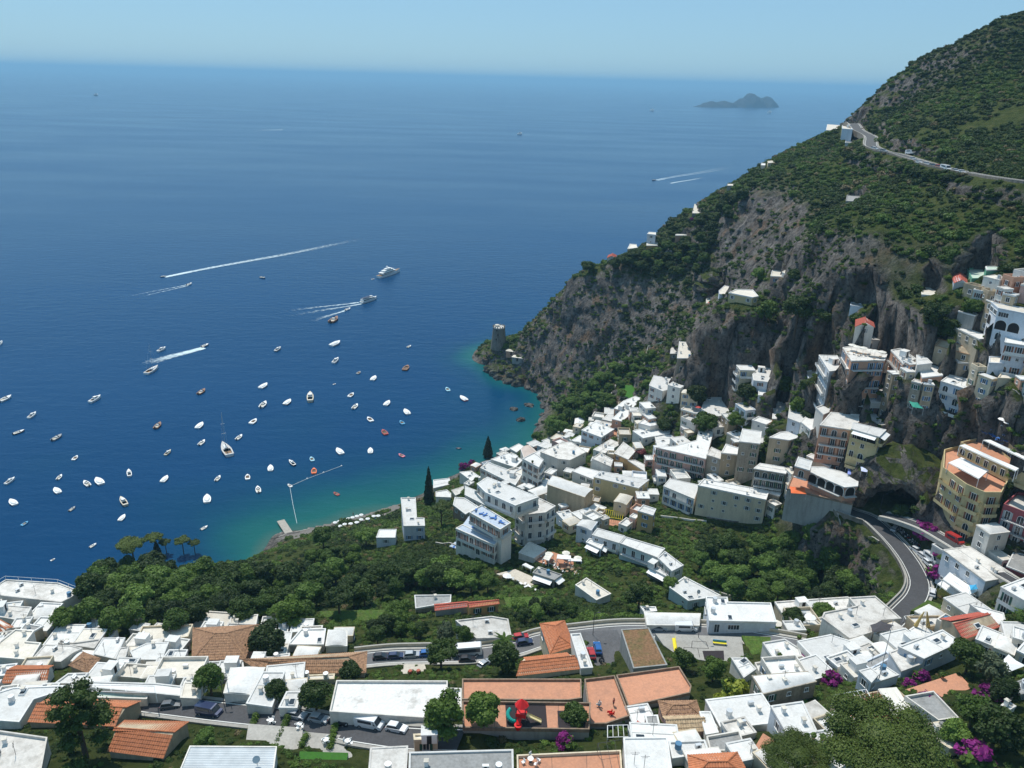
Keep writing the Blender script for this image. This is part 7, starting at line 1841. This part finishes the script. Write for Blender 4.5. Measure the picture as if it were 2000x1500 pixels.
# hotel terraces
for (x0, y0, x1, y1, n) in ((930, 1000, 985, 1022, 7), (925, 1028, 975, 1052, 8), (885, 1068, 930, 1082, 7)): row('lounger_b', x0, y0, x1, y1, n, 'blue sunbed on the tiled terraces of the white hotel', 'blue hotel sunbeds', 3)
row('lounger_b', 1925, 840, 1960, 862, 12, 'blue sunbed on the roof of the yellow hotel', 'yellow hotel sunbeds', 8); row('lounger_w', 1960, 835, 1985, 845, 4, 'white sunbed on the roof of the yellow hotel', 'yellow hotel white sunbeds', 2)
row('parasol_w', 1955, 832, 1990, 850, 4, 'white parasol on the roof of the yellow hotel', 'yellow hotel parasols', 2)
row('parasol_c', 1650, 680, 1720, 700, 7, 'cream parasol on the salmon hotel roof', 'salmon hotel parasols', 2); row('table_k', 1655, 690, 1715, 702, 8, 'small table on the salmon hotel roof', 'salmon hotel tables', 4)
item('parasol_w', 1768, 752, 'upper white oval parasol on the salmon patio'); item('parasol_w', 1770, 760, 'lower white oval parasol on the salmon patio')
row('table_k', 1065, 1100, 1130, 1120, 14, 'restaurant table on the salmon terrace', 'restaurant tables', 7); row('chair_w', 1060, 1097, 1130, 1118, 26, 'white chair on the restaurant terrace', 'restaurant chairs', 9)
item('parasol_c', 1072, 1092, 'left cream restaurant parasol'); item('parasol_c', 1105, 1090, 'middle cream restaurant parasol'); item('parasol_c', 1128, 1100, 'right cream restaurant parasol')
row('lounger_w', 985, 1130, 1045, 1150, 9, 'white sunbed on the pool deck', 'pool deck sunbeds', 5); item('parasol_w', 990, 1135, 'white parasol on the pool deck')
row('table_k', 1870, 912, 1905, 930, 8, 'table on the yellow hotel terrace', 'yellow hotel tables', 3)
# bottom terraces
for i, (x, y) in enumerate(((1037, 1478), (1052, 1488), (1022, 1492), (1046, 1496))): item('chair_w', x, y, ['white garden chair nearest the wall on the salmon deck', 'white garden chair at the right on the salmon deck', 'white garden chair at the left on the salmon deck', 'white garden chair nearest the bottom edge'][i])
item('table_w', 1036, 1488, 'round white table on the salmon deck')
for x, y, l_ in ((530, 1412, 'white table on the left paved terrace'), (585, 1420, 'white table on the middle paved terrace'), (637, 1450, 'reddish set table on the paved terrace'), (680, 1452, 'white table on the right paved terrace')):
    item('table_w', x, y, l_)
    for k in range(4): item('chair_w', x + 7 * math.cos(k * 1.57 + .5), y + 5 * math.sin(k * 1.57 + .5), 'chair around the ' + l_, 'chairs around the ' + l_)
item('parasol_c', 1515, 1230, 'cream parasol by the blue-awned roadside house'); item('parasol_w', 1580, 1218, 'small white parasol near the potted cacti')
item('parasol_r', 1362, 803, 'red parasol on the patio above the village'); row('lounger_r', 1385, 592, 1400, 597, 3, 'red deckchair on the cliff-edge terrace', 'red deckchairs', 2)
for i, (x, y) in enumerate(((1578, 1238), (1605, 1240), (1632, 1238), (1522, 1285), (1560, 1250), (1660, 1300), (1725, 1245), (1800, 1322), (1840, 1325), (1575, 1445), (1588, 1444), (1605, 1446), (1215, 1415), (1190, 1440), (1102, 905), (1040, 905), (1115, 830))):
    item('pot', x, y, ['potted shrub at the left of the broad white roof', 'potted shrub in the middle of the broad white roof', 'potted shrub at the right of the broad white roof', 'clipped round pot shrub on the small white house', 'clipped pot shrub behind the small white house', 'pot on the pale ledge near the white terrace', 'red pot by the torn awning roof', 'urn plant at the left of the plaza', 'urn plant at the right of the plaza', 'left pot on the rail of the pale blue house', 'middle pot on the rail of the pale blue house', 'right pot on the rail of the pale blue house', 'pot beside the tiny pink shed', 'pot beside the white pergola frames', 'pot on the arched-door house roof', 'pot on the tower-like house roof', 'pot on the seaside terrace roof'][i])
# people
SKIN = mat('skin', (.5, .3, .2), .6)
def person(px, py, label, top, leg, rz=0, p=None):
    p = surf(px, py) if p is None else p
    if p is None: return
    T = link(bpy.data.objects.new('person', None)); T.location = p; T.rotation_euler.z = rz; tag(T, label, 'person')
    me = bpy.data.meshes.new('body'); v = [(0, 0, .95), (0, 0, 1.2), (0, 0, 1.45), (0, 0, 1.55), (0, .02, 1.68), (.2, 0, 1.42), (.27, .02, 1.12), (.28, .12, .88), (-.2, 0, 1.42), (-.27, .02, 1.12), (-.28, -.08, .88), (.1, 0, .9), (.11, .06, .5), (.11, .08, .06), (.11, .2, .04), (-.1, 0, .9), (-.11, -.04, .5), (-.11, -.12, .06), (-.11, 0, .04)]
    e = [(0, 1), (1, 2), (2, 3), (3, 4), (2, 5), (5, 6), (6, 7), (2, 8), (8, 9), (9, 10), (0, 11), (11, 12), (12, 13), (13, 14), (0, 15), (15, 16), (16, 17), (17, 18)]; me.from_pydata(v, e, []); me.materials.append(SKIN); o = link(bpy.data.objects.new('body', me), T); o.modifiers.new('skin', 'SKIN'); o.modifiers.new('sub', 'SUBSURF').levels = 1
    for q, r_ in zip(me.skin_vertices[0].data, (.15, .14, .16, .06, .11, .06, .045, .035, .06, .045, .035, .09, .07, .045, .04, .09, .07, .045, .04)): q.radius = (r_, r_)
    me.skin_vertices[0].data[0].use_root = True
    s_ = MB(); s_.tube((0, 0, .98), (0, 0, 1.46), .2, top, 9, .2); s_.obj('shirt', T); t_ = MB(); t_.tube((.1, 0, .98), (.11, .05, .45), .12, leg, 8, .09).tube((-.1, 0, .98), (-.11, -.03, .45), .12, leg, 8, .09); t_.obj('trousers', T); h_ = MB(); h_.dome((0, .0, 1.70), .12, .13, .12, OUTB, 8, 3); h_.obj('hair', T)
for x, y, l_, t_, g_ in ((1274, 1226, 'person in dark clothes standing by the roadside parapet', OUTB, PAINT['k']), (1307, 1224, 'person in red at the right of the parapet', PAINT['r'], OUTB), (1355, 1222, 'person in orange near the white van', PAINT['o'], OUTB), (732, 1426, 'person in black walking beside the white van', OUTB, PAINT['g']), (1198, 1378, 'child in red by the spring toys', PAINT['r'], OUTB), (1170, 1382, 'child in white on the terracotta terrace', WHITE, PAINT['b']), (690, 1008, 'person in dark clothes at the water line of the beach', OUTB, OUTB)): person(x, y, l_, t_, g_, rs.uniform(0, 6))
# street lamps
for x, y, l_ in ((438, 1378, 'slim street lamp beside the leafy street tree'), (1364, 1245, 'street lamp at the play yard wall'), (1718, 1000, 'street lamp at the hairpin road junction'), (1158, 1240, 'street lamp by the car park')):
    p = surf(x, y)
    if p:
        T = link(bpy.data.objects.new('street_lamp', None)); T.location = p; tag(T, l_, 'street lamp'); a = MB(); a.tube((0, 0, 0), (0, 0, 6), .07, DKMET, 6).tube((0, 0, 6), (.9, 0, 6.3), .04, DKMET, 5); a.obj('pole', T); b_ = MB(); b_.box(.7, 1.3, -.12, .12, 6.22, 6.36, DKMET); b_.obj('lamp_head', T)
# ---------------------------------------------------------------- the watchtower on the tip of the headland
p = hit(974, 672); dT = math.hypot(p.x, p.y); topz = CAM_H + rays(972, 643)[2] / math.hypot(*rays(972, 643)[:2]) * dT; hT = 11.5
T = link(bpy.data.objects.new('watchtower', None)); T.location = p; tag(T, 'old grey stone watchtower with white slanted top on the headland tip', 'tower')
m_ = MB(); m_.tube((0, 0, -3), (0, 0, hT), 5.4, BIGST, 24, 3.9); m_.obj('wall', T)
m_ = MB(); m_.tube((0, 0, hT), (0, 0, hT + .6), 4.1, ROOF['d'], 24, 4.1).tube((-1.2, .6, hT + .6), (-1.2, .6, hT + 1.7), 1.6, ROOF['c'], 12, 1.5); m_.obj('roof', T)
m_ = MB()
for k in range(14): a = 2 * math.pi * k / 14; m_.box(-.35, .35, -.25, .25, hT + .6, hT + 1.3, BIGST, rz=a, cx=3.8 * math.cos(a), cy=3.8 * math.sin(a))
m_.obj('battlement', T)
for k, (dx, z) in enumerate(((-.6, 4), (.5, 7), (-.3, 10))): m_ = MB(); m_.box(-.35, .35, -.15, .15, 0, 1.1, DARK); o = m_.obj('window', T); o.location = (dx - 1, -5.05 + z * .12, z)
for x, y, l_, c in ((1000, 692, 'peach hut right of the watchtower', 'S'), (1012, 704, 'long pale roof on the rocks below the watchtower', 'G')):
    q = hit(x, y); T = link(bpy.data.objects.new('hut', None)); T.location = q; tag(T, l_, 'hut'); m_ = MB(); m_.box(-3.5, 3.5, -2, 2, -2, 2.4, WALL[c]); m_.obj('wall', T); m_ = MB(); m_.box(-3.8, 3.8, -2.3, 2.3, 2.4, 2.6, ROOF['c']); m_.obj('roof', T); m_ = MB(); m_.box(-.5, .5, -2.05, -1.98, .1, 2, DARK); m_.obj('door', T); T.rotation_euler.z = -.3
# shore rocks
def rock_mesh(seed):
    r = random.Random(seed); bm = bmesh.new(); bmesh.ops.create_icosphere(bm, subdivisions=3, radius=1)
    P = np.array([v.co[:] for v in bm.verts]); n = fbm(P * 1.3 + seed * 7, seed, 4); n2 = fbm(np.round(P * 2.2) + seed, seed + 5, 1)
    for v, a, b in zip(bm.verts, n, n2): v.co *= 1 + a * .28 + b * .1; v.co.z *= .75
    me = bpy.data.meshes.new('boulder'); bm.to_mesh(me); bm.free(); me.materials.append(GM); return me
RKM = [rock_mesh(k) for k in range(4)]
rr = random.Random(5)
for i, (x, y, w_) in enumerate(((1003, 800, 14), (1033, 792, 16), (1018, 821, 14), (975, 738, 20), (992, 744, 26), (1012, 752, 22), (1032, 758, 20), (1046, 762, 18), (1056, 775, 14), (1062, 795, 16), (1060, 810, 12), (1050, 830, 12), (955, 700, 24), (958, 722, 22), (968, 730, 20), (985, 720, 24), (1000, 728, 26), (1018, 740, 24), (960, 690, 20), (1390, 545, 44), (1375, 560, 36))):
    q = hit(x, y) if i > 2 else on_z(x, y, 0); d = (q - Vector((0, 0, CAM_H))).length; R_ = w_ * d / FPX / 2
    o = link(bpy.data.objects.new('boulder', RKM[i % 4])); o.location = q; o.scale = (R_ * rr.uniform(.9, 1.3), R_ * rr.uniform(.8, 1.1), R_ * rr.uniform(.7, 1.3)); o.rotation_euler.z = rr.uniform(0, 6)
    tag(o, ['left rock awash in the cove', 'upper rock awash in the cove', 'lower rock awash in the cove'][i] if i < 3 else ('pale slanting crag under the headland' if i > 18 else 'grey boulder at the foot of the headland'), 'rock', None if i < 3 else 'crags' if i > 18 else 'boulders of the headland')
# islands on the horizon: ridged rocks five kilometres out
A, B = on_z(1362, 209, 0), on_z(1511, 209, 0); L = (B - A).length; u = (B - A).normalized(); nr = Vector((-u.y, u.x, 0)); nx, ny = 110, 26; V_, F_ = [], []
def isl(t):
    h = 0
    for c, w_, a in ((.06, .05, .12), (.17, .09, .38), (.33, .10, .42), (.40, .05, .25), (.54, .07, .55), (.67, .085, .95), (.74, .05, .75), (.89, .075, .72)): h = max(h, a * max(0, 1 - ((t - c) / w_) ** 2) ** .8)
    return h
for i in range(nx + 1):
    for j in range(ny + 1):
        t, v = i / nx, j / ny * 2 - 1; h = isl(t) * max(0, 1 - v * v) ** .7 * L * .115; q = A + u * (L * t) + nr * (v * L * .10); V_.append((q.x, q.y, h - 4))
V_ = np.array(V_); V_[:, 2] += np.where(V_[:, 2] > 0, fbm(V_ / 60.0, 3, 4) * 11, 0)
for i in range(nx):
    for j in range(ny): a = i * (ny + 1) + j; F_.append((a, a + 1, a + ny + 2, a + ny + 1))
tag(link(bpy.data.objects.new('islands', mesh_np('islands', V_, F_, [surf_mat('island_scrub', (.018, .022, .026), (.05, .05, .055), .5, .02)], smooth=True))), 'dark low rocky islands near the horizon', kind='structure')
# jetty
a, b = on_z(548, 1016, 1.0), on_z(565, 1042, 1.0); d = (b - a); L = d.length; an = math.atan2(d.y, d.x); T = link(bpy.data.objects.new('jetty', None)); T.location = a; T.rotation_euler.z = an; tag(T, 'short grey concrete jetty at the beach', 'jetty')
m_ = MB(); m_.box(0, L, -1.6, 1.6, -.25, 0, STONE); m_.obj('deck', T)
for k in range(3):
    for s_ in (-1.2, 1.2): m_ = MB(); m_.tube((1 + k * L / 3, s_, -2.5), (1 + k * L / 3, s_, -.25), .25, STONE, 8); m_.obj('pile', T)
# playground climbing tower
p = surf(1018, 1408); T = link(bpy.data.objects.new('climbing_tower', None)); T.location = p; T.rotation_euler.z = -.2; tag(T, 'red playground tower with pointed roof and slides on the black mat', 'play equipment')
RED = mat('red_play_plastic', (.65, .02, .02), .35); TEAL = mat('teal_play_plastic', (.02, .35, .30), .35); YEL = mat('cream_play_plastic', (.75, .62, .32), .35)
m_ = MB(); m_.tube((0, 0, 3.6), (0, 0, 4.9), 1.25, RED, 8, .05); m_.obj('roof', T)
for x, y in ((-.8, -.8), (.8, -.8), (.8, .8), (-.8, .8)): m_ = MB(); m_.tube((x, y, 0), (x, y, 3.7), .09, DKMET, 6); m_.obj('post', T)
m_ = MB(); m_.box(-.9, .9, -.9, .9, 1.5, 1.62, RED).box(-.9, .9, -.93, -.86, 1.6, 2.3, RED); m_.obj('platform', T)
m_ = MB()
for k in range(8): f0, f1 = k / 8, (k + 1) / 8; c0, c1 = Vector((.9 + 2.6 * f0, .4 * f0, 1.55 - 1.35 * f0)), Vector((.9 + 2.6 * f1, .4 * f1, 1.55 - 1.35 * f1)); s_ = Vector((0, .38, 0)); m_.quad([c0 - s_, c1 - s_, c1 + s_, c0 + s_], YEL).quad([c0 - s_, c1 - s_, c1 - s_ + Vector((0, 0, .25)), c0 - s_ + Vector((0, 0, .25))], YEL).quad([c0 + s_, c1 + s_, c1 + s_ + Vector((0, 0, .25)), c0 + s_ + Vector((0, 0, .25))], YEL)
m_.obj('slide', T)
m_ = MB(); pr = None
for k in range(12): a = 2.2 + k * .3; q = Vector((-1.5 + .9 * math.cos(a), -.1 + .9 * math.sin(a), 1.7 - k * .12)); pr and m_.tube(pr, q, .36, TEAL, 8); pr = q
m_.obj('tube_slide', T); m_ = MB(); m_.tube((-.2, -1.9, .9), (-.2, -1.9, 0), .7, RED, 10, .45).tube((-.2, -.9, 1.5), (-.2, -1.9, .8), .4, RED, 8); m_.obj('chute', T)
MATB = mat('black_rubber_mat', (.035, .028, .03), .9)
def flat(nm, pxs, m, label, cat, dz=.03, th=.02):
    z = sum(surf(*q).z for q in pxs) / len(pxs) if True else 0; z = surf(sum(q[0] for q in pxs) / len(pxs), sum(q[1] for q in pxs) / len(pxs)).z + dz
    P = ccw([tuple(on_z(a, b, z))[:2] for a, b in pxs]); mb = MB(); mb.quad([(*q, z) for q in P], m)
    for i in range(len(P)): mb.quad([(*P[i], z - th), (*P[(i + 1) % len(P)], z - th), (*P[(i + 1) % len(P)], z), (*P[i], z)], m)
    return tag(mb.obj(nm), label, cat), P, z
C_ = lambda *a: [(960 + x / 3.75, 1100 + y / 3.75) for x, y in a]
flat('play_mat', C_((100, 1022), (395, 1018), (410, 1213), (110, 1210)), MATB, 'larger black play mat under the red climbing tower', 'mat'); flat('play_mat', C_((482, 1080), (700, 1078), (685, 1213), (490, 1213)), MATB, 'smaller black play mat with a tree growing through', 'mat')
flat('court_mat', C_((1545, 642), (1700, 640), (1705, 708), (1560, 705)), MATB, 'dark square patch in the play yard', 'mat')
for k, (x, y, l_) in enumerate(((785, 1050, 'pale spring toy on the terracotta terrace'), (865, 1105, 'left red spring toy on the terracotta terrace'), (880, 1118, 'right red spring toy on the terracotta terrace'))):
    p = surf(960 + x / 3.75, 1100 + y / 3.75); T = link(bpy.data.objects.new('spring_toy', None)); T.location = p; tag(T, l_, 'play equipment'); m_ = MB(); m_.tube((0, 0, 0), (0, 0, .4), .12, DKMET, 8); m_.obj('spring', T); m_ = MB(); m_.box(-.5, .5, -.12, .12, .4, .75, RED if k else CRM, taper=.06).box(.25, .5, -.1, .1, .75, 1.1, RED if k else CRM, taper=.03); m_.obj('seat', T)
# play-yard: painted court lines, yellow bench frames, goal frame
yd = [(nm, z) for nm, P, z, m, l_ in PADS if nm == 'paved_yard'][0][1]
def line(pxs, w_, m, z):
    mb = MB(); P = [on_z(a, b, z) for a, b in pxs]
    for a, b in zip(P[:-1], P[1:]): d = (b - a).normalized(); n_2 = Vector((-d.y, d.x, 0)) * w_; mb.quad([a - n_2, b - n_2, b + n_2, a + n_2], m)
    return mb
mb = line(C_((1405, 665), (1410, 615), (1510, 622), (1525, 690)), .06, MATB, yd + .006); mb2 = line(C_((1465, 620), (1470, 570), (1570, 575), (1590, 625), (1465, 620)), .06, MATB, yd + .006)
tag(mb.obj('court_line'), 'dark painted court outline on the play yard', kind='structure'); tag(mb2.obj('court_line'), 'second dark court outline on the play yard', kind='structure')
YB = mat('yellow_paint', (.75, .62, .03), .5)
for (x, y, x2, y2, l_) in ((1330, 560, 1345, 655, 'left yellow bench in the play yard'), (1620, 590, 1720, 600, 'green and yellow bench in the play yard')):
    a, b = on_z(960 + x / 3.75, 1100 + y / 3.75, yd), on_z(960 + x2 / 3.75, 1100 + y2 / 3.75, yd); d = b - a; T = link(bpy.data.objects.new('bench', None)); T.location = a; T.rotation_euler.z = math.atan2(d.y, d.x); tag(T, l_, 'bench'); L = d.length
    m_ = MB(); m_.box(0, L, -.3, .3, .42, .5, YB); m_.obj('seat', T); m_ = MB(); m_.box(0, L, .3, .38, .5, 1.0, YB if 'left' in l_ else PAINT['b']); m_.obj('backrest', T)
    for f in (.05, .95): m_ = MB(); m_.box(L * f - .06, L * f + .06, -.25, .3, 0, .42, DKMET); m_.obj('leg', T)
# pergolas: posts and beams over the roof terraces
def pergola(pxs, h, label, nb=6, m=WHITE, cloth=None, r=.09):
    z0 = surf(sum(q[0] for q in pxs) / 4, sum(q[1] for q in pxs) / 4).z; z = z0 + h; P = [on_z(a, b, z) for a, b in pxs]; c = sum(P, Vector()) / 4; T = link(bpy.data.objects.new('pergola', None)); T.location = (c.x, c.y, z0); tag(T, label, 'pergola'); P = [q - T.location for q in P]
    for q in P: m_ = MB(); m_.tube((q.x, q.y, 0), q, r, m, 5); m_.obj('post', T)
    for i in range(4): m_ = MB(); m_.tube(P[i], P[(i + 1) % 4], r * .8, m, 5); m_.obj('rail', T)
    for k in range(1, nb): f = k / nb; m_ = MB(); m_.tube(P[0].lerp(P[1], f) + Vector((0, 0, .08)), P[3].lerp(P[2], f) + Vector((0, 0, .08)), r * .6, m, 4); m_.obj('beam', T)
    if cloth:
        m_ = MB(); n = 6
        for i in range(n):
            for j in range(2):
                def pt(a, b): q = P[0].lerp(P[1], a).lerp(P[3].lerp(P[2], a), b); return q + Vector((0, 0, .18 - .25 * math.sin(math.pi * b) * abs(math.sin(a * 9))))
                m_.quad([pt(i / n, j / 2), pt((i + 1) / n, j / 2), pt((i + 1) / n, (j + 1) / 2), pt(i / n, (j + 1) / 2)], cloth)
        m_.obj('cloth', T)
D_ = lambda *a: [(1440 + x / 3.571, 1100 + y / 3.571) for x, y in a]; E_ = lambda *a: [(1560 + x / 4.411, 860 + y / 4.411) for x, y in a]; G_ = lambda *a: [(1000 + x / 4.411, 740 + y / 4.411) for x, y in a]; H_ = lambda *a: [(680 + x / 4.411, 860 + y / 4.411) for x, y in a]; I_ = lambda *a: [(1040 + x / 4.411, 960 + y / 4.411) for x, y in a]; A_ = lambda *a: [(x / 3.75, 1100 + y / 3.75) for x, y in a]
pergola(D_((670, 920), (900, 880), (1000, 1060), (760, 1090)), 2.4, 'left white pergola frame over the salmon roof terrace', 7)
pergola(D_((985, 880), (1110, 870), (1240, 1055), (1090, 1065)), 2.5, 'right white pergola half covered with a beige awning', 5, cloth=CRM)
pergola(D_((-80, 400), (160, 408), (160, 440), (-80, 432)), 2.6, 'white slatted pergola along the roadside house front', 12)
pergola(D_((1165, 370), (1320, 345), (1330, 370), (1180, 395)), 2.2, 'white ribbed pergola beside the hairpin lawn', 9)
pergola(C_((850, 1190), (1000, 1185), (1010, 1270), (850, 1275)), 2.3, 'white pergola frame behind the smooth white roof', 4)
pergola(C_((780, 1320), (960, 1290), (990, 1500), (830, 1520)), 2.3, 'thin black scaffold frame at the edge of the salmon deck', 3, DKMET, r=.05)
pergola(G_((780, 1120), (960, 1150), (950, 1210), (770, 1180)), 2.4, 'yellow bamboo pergola under the yellow-walled house', 10, YB)
pergola(G_((1200, 730), (1390, 760), (1370, 810), (1210, 790)), 2.4, 'dark slatted pergola on the cafe roof beside the pink house', 10, DKMET)
pergola(A_((590, 890), (1130, 900), (1140, 950), (600, 935)), 2.2, 'long thin white rail frame above the pale green roof', 5)
pergola(E_((1290, 195), (1400, 150), (1635, 262), (1550, 335)), 3.0, 'large white awning over the yellow hotel restaurant terrace', 4, cloth=WHITE)
pergola(E_((1385, 48), (1430, 38), (1895, 245), (1868, 268)), 3.0, 'long white awning strip on the middle tier of the yellow hotel', 8, cloth=WHITE)
pergola(E_((1590, 0), (1650, 0), (1960, 140), (1960, 175)), 3.0, 'long white awning strip on the top tier of the yellow hotel', 8, cloth=WHITE)
pergola(E_((1195, 1240), (1235, 1213), (1420, 1335), (1372, 1370)), 2.6, 'narrow white canopy beside the hairpin bend', 4, cloth=WHITE)
pergola(E_((1240, 1200), (1300, 1140), (1540, 1300), (1450, 1345)), 2.8, 'wide white canopy beside the long pale blue house', 4, cloth=WHITE)
pergola(H_((1190, 480), (1240, 465), (1445, 555), (1385, 605)), 2.2, 'salmon glazed top terrace frame of the white hotel', 6)
pergola(H_((1500, 1075), (1530, 1060), (1600, 1095), (1575, 1112)), 2.2, 'small white canopy by the pool', 3, cloth=WHITE)
pergola(I_((90, 580), (130, 520), (180, 540), (140, 600)), 2.4, 'left cream canopy of the restaurant terrace', 3, cloth=CRM)
pergola(I_((215, 545), (330, 555), (330, 590), (210, 580)), 2.4, 'middle white canopy of the restaurant terrace', 3, cloth=WHITE)
pergola(I_((305, 575), (420, 590), (425, 605), (310, 600)), 2.4, 'right white canopy of the restaurant terrace', 3, cloth=WHITE)
# cloths and awnings
def sail(pxs, h, m, label, cat='awning', nm='awning'):
    z0 = surf(sum(q[0] for q in pxs) / len(pxs), sum(q[1] for q in pxs) / len(pxs)).z; P = [on_z(a, b, z0 + h) for a, b in pxs]; c = sum(P, Vector()) / len(P); T = link(bpy.data.objects.new(nm, None)); T.location = (c.x, c.y, z0); tag(T, label, cat)
    m_ = MB(); k = len(P); P = [q - T.location for q in P]; c = Vector((0, 0, h + .25))
    for i in range(k):
        a, b = P[i], P[(i + 1) % k]; e = a.lerp(b, .5) * .93; e.z = h - .1; m_.quad([a, e, c], m).quad([e, b, c], m).quad([c + Vector((0, 0, -.03)), e + Vector((0, 0, -.03)), a + Vector((0, 0, -.03))], m).quad([c + Vector((0, 0, -.03)), b + Vector((0, 0, -.03)), e + Vector((0, 0, -.03))], m)
    m_.obj('cloth', T)
    for q in P: m_ = MB(); m_.tube((q.x, q.y, 0), q, .05, METAL, 5); m_.obj('post', T)
sail([(1944, 1300), (1970, 1278), (2003, 1300), (1968, 1314)], 3, WHITE, 'pale pointed shade sail among the trees at the right edge')
sail(D_((165, 440), (255, 435), (252, 470), (165, 468)), 2.2, mat('bright_blue_canvas', (.03, .22, .62), .7), 'bright blue awning on the roadside house')
sail([(1542, 950), (1572, 952), (1575, 965), (1545, 963)], 2, PAINT['o'], 'orange awning at the left of the three dark arches')
sail(F_ := [(1656, 915), (1675, 913), (1672, 928), (1655, 926)], 2, mat('violet_canvas', (.25, .32, .70), .7), 'violet-blue cloth hung beside the rock pillar')
sail([(1681, 911), (1697, 912), (1694, 922), (1682, 920)], 2, mat('pale_violet_canvas', (.55, .6, .8), .7), 'pale violet cloth hung beside the rock pillar')
sail(D_((928, 430), (1000, 400), (1090, 430), (1060, 470), (940, 480)), 2.2, mat('charcoal_canvas', (.07, .065, .07), .8), 'torn charcoal awning on the big bright roof')
sail(E_((1470, 1245), (1530, 1240), (1545, 1280), (1480, 1290)), 2.0, mat('azure_canvas', (.05, .35, .60), .7), 'azure tarpaulin against the long pale blue house')
sail([(1775, 783), (1792, 786), (1804, 798), (1783, 795)], 2.2, mat('green_canvas', (.03, .25, .18), .7), 'green awning on the rock pillar garden')
sail(D_((60, 170), (110, 148), (172, 158), (130, 200)), 2.0, mat('deep_green_canvas', (.02, .14, .11), .8), 'dark green awning in the green hollow')
# hedges between the paved terraces
for k, (x0, y0, x1, y1, l_) in enumerate(((500, 1405, 480, 1440, 'first clipped hedge from the left on the paved terraces'), (562, 1408, 542, 1445, 'second clipped hedge on the paved terraces'), (598, 1440, 590, 1460, 'short clipped hedge before the artificial lawn'), (655, 1425, 645, 1460, 'clipped hedge right of the reddish set table'))):
    a, b = surf(x0, y0), surf(x1, y1); d = b - a; L = d.length; bl = [(a.x + d.x * f - a.x, a.y + d.y * f - a.y, .7, .7, .75) for f in [i / max(2, int(L)) for i in range(max(2, int(L)) + 1)]]
    o = link(bpy.data.objects.new('hedge', crown_mesh('hedge', bl, int(350 * L / 2), .1, 90 + k, LEAF['mid']))); o.location = (a.x, a.y, min(a.z, b.z)); tag(o, l_, 'hedge')
# tombs / low walls on the terraces, red urns
for x, y, l_ in ((480 + 1205 / 3.75, 1100 + 815 / 3.75, 'left red urn on the cream patio'), (480 + 1265 / 3.75, 1100 + 812 / 3.75, 'right red urn on the cream patio')):
    p = surf(x, y); m_ = MB(); m_.tube((0, 0, 0), (0, 0, .9), .25, mat('red_clay', (.4, .1, .06), .7), 10, .45).tube((0, 0, .9), (0, 0, 1.1), .5, mat('red_clay'), 10, .4); o = m_.obj('urn', loc=p); tag(o, l_, 'urn')
# ochre cloth tower poles
p = surf(1800, 1225); T = link(bpy.data.objects.new('furled_parasol', None)); T.location = p; tag(T, 'furled ochre parasol pair on the courtyard roof', 'parasol')
for dx in (-1.0, 1.0): m_ = MB(); m_.tube((dx * 1.4, 0, .3), (dx * .3, 0, 4.2), .45, mat('ochre_canvas', (.50, .36, .13), .8), 7, .12); m_.obj('canopy', T)
m_ = MB(); m_.tube((0, 0, 0), (0, 0, 4.4), .05, METAL, 5); m_.obj('pole', T)
# masts
for x, y, h, l_ in ((1716, 1328, 14, 'tall thin white mast beside the sloping pale shed roof'), (445, 1345, 5, 'thin lamp mast by the broad vaulted roof')):
    p = surf(x, y); m_ = MB(); m_.tube((0, 0, 0), (0, 0, h), .09, METAL, 6, .05); o = m_.obj('mast', loc=p); tag(o, l_, 'mast')
# bridge-side dish aerials
for x, y, l_ in ((502, 1492, 'grey dish aerial on the pale corrugated roof'), (1362, 1162, 'dark dish aerial on the long white aqua-walled roof')):
    p = surf(x, y); T = link(bpy.data.objects.new('dish_aerial', None)); T.location = p; tag(T, l_, 'aerial'); m_ = MB(); m_.tube((0, 0, 0), (0, 0, 1.0), .05, DKMET, 6); m_.obj('pole', T); m_ = MB(); m_.tube((0, -.1, 1.2), (.15, -.45, 1.4), .25, METAL, 12, .6); m_.obj('dish', T)
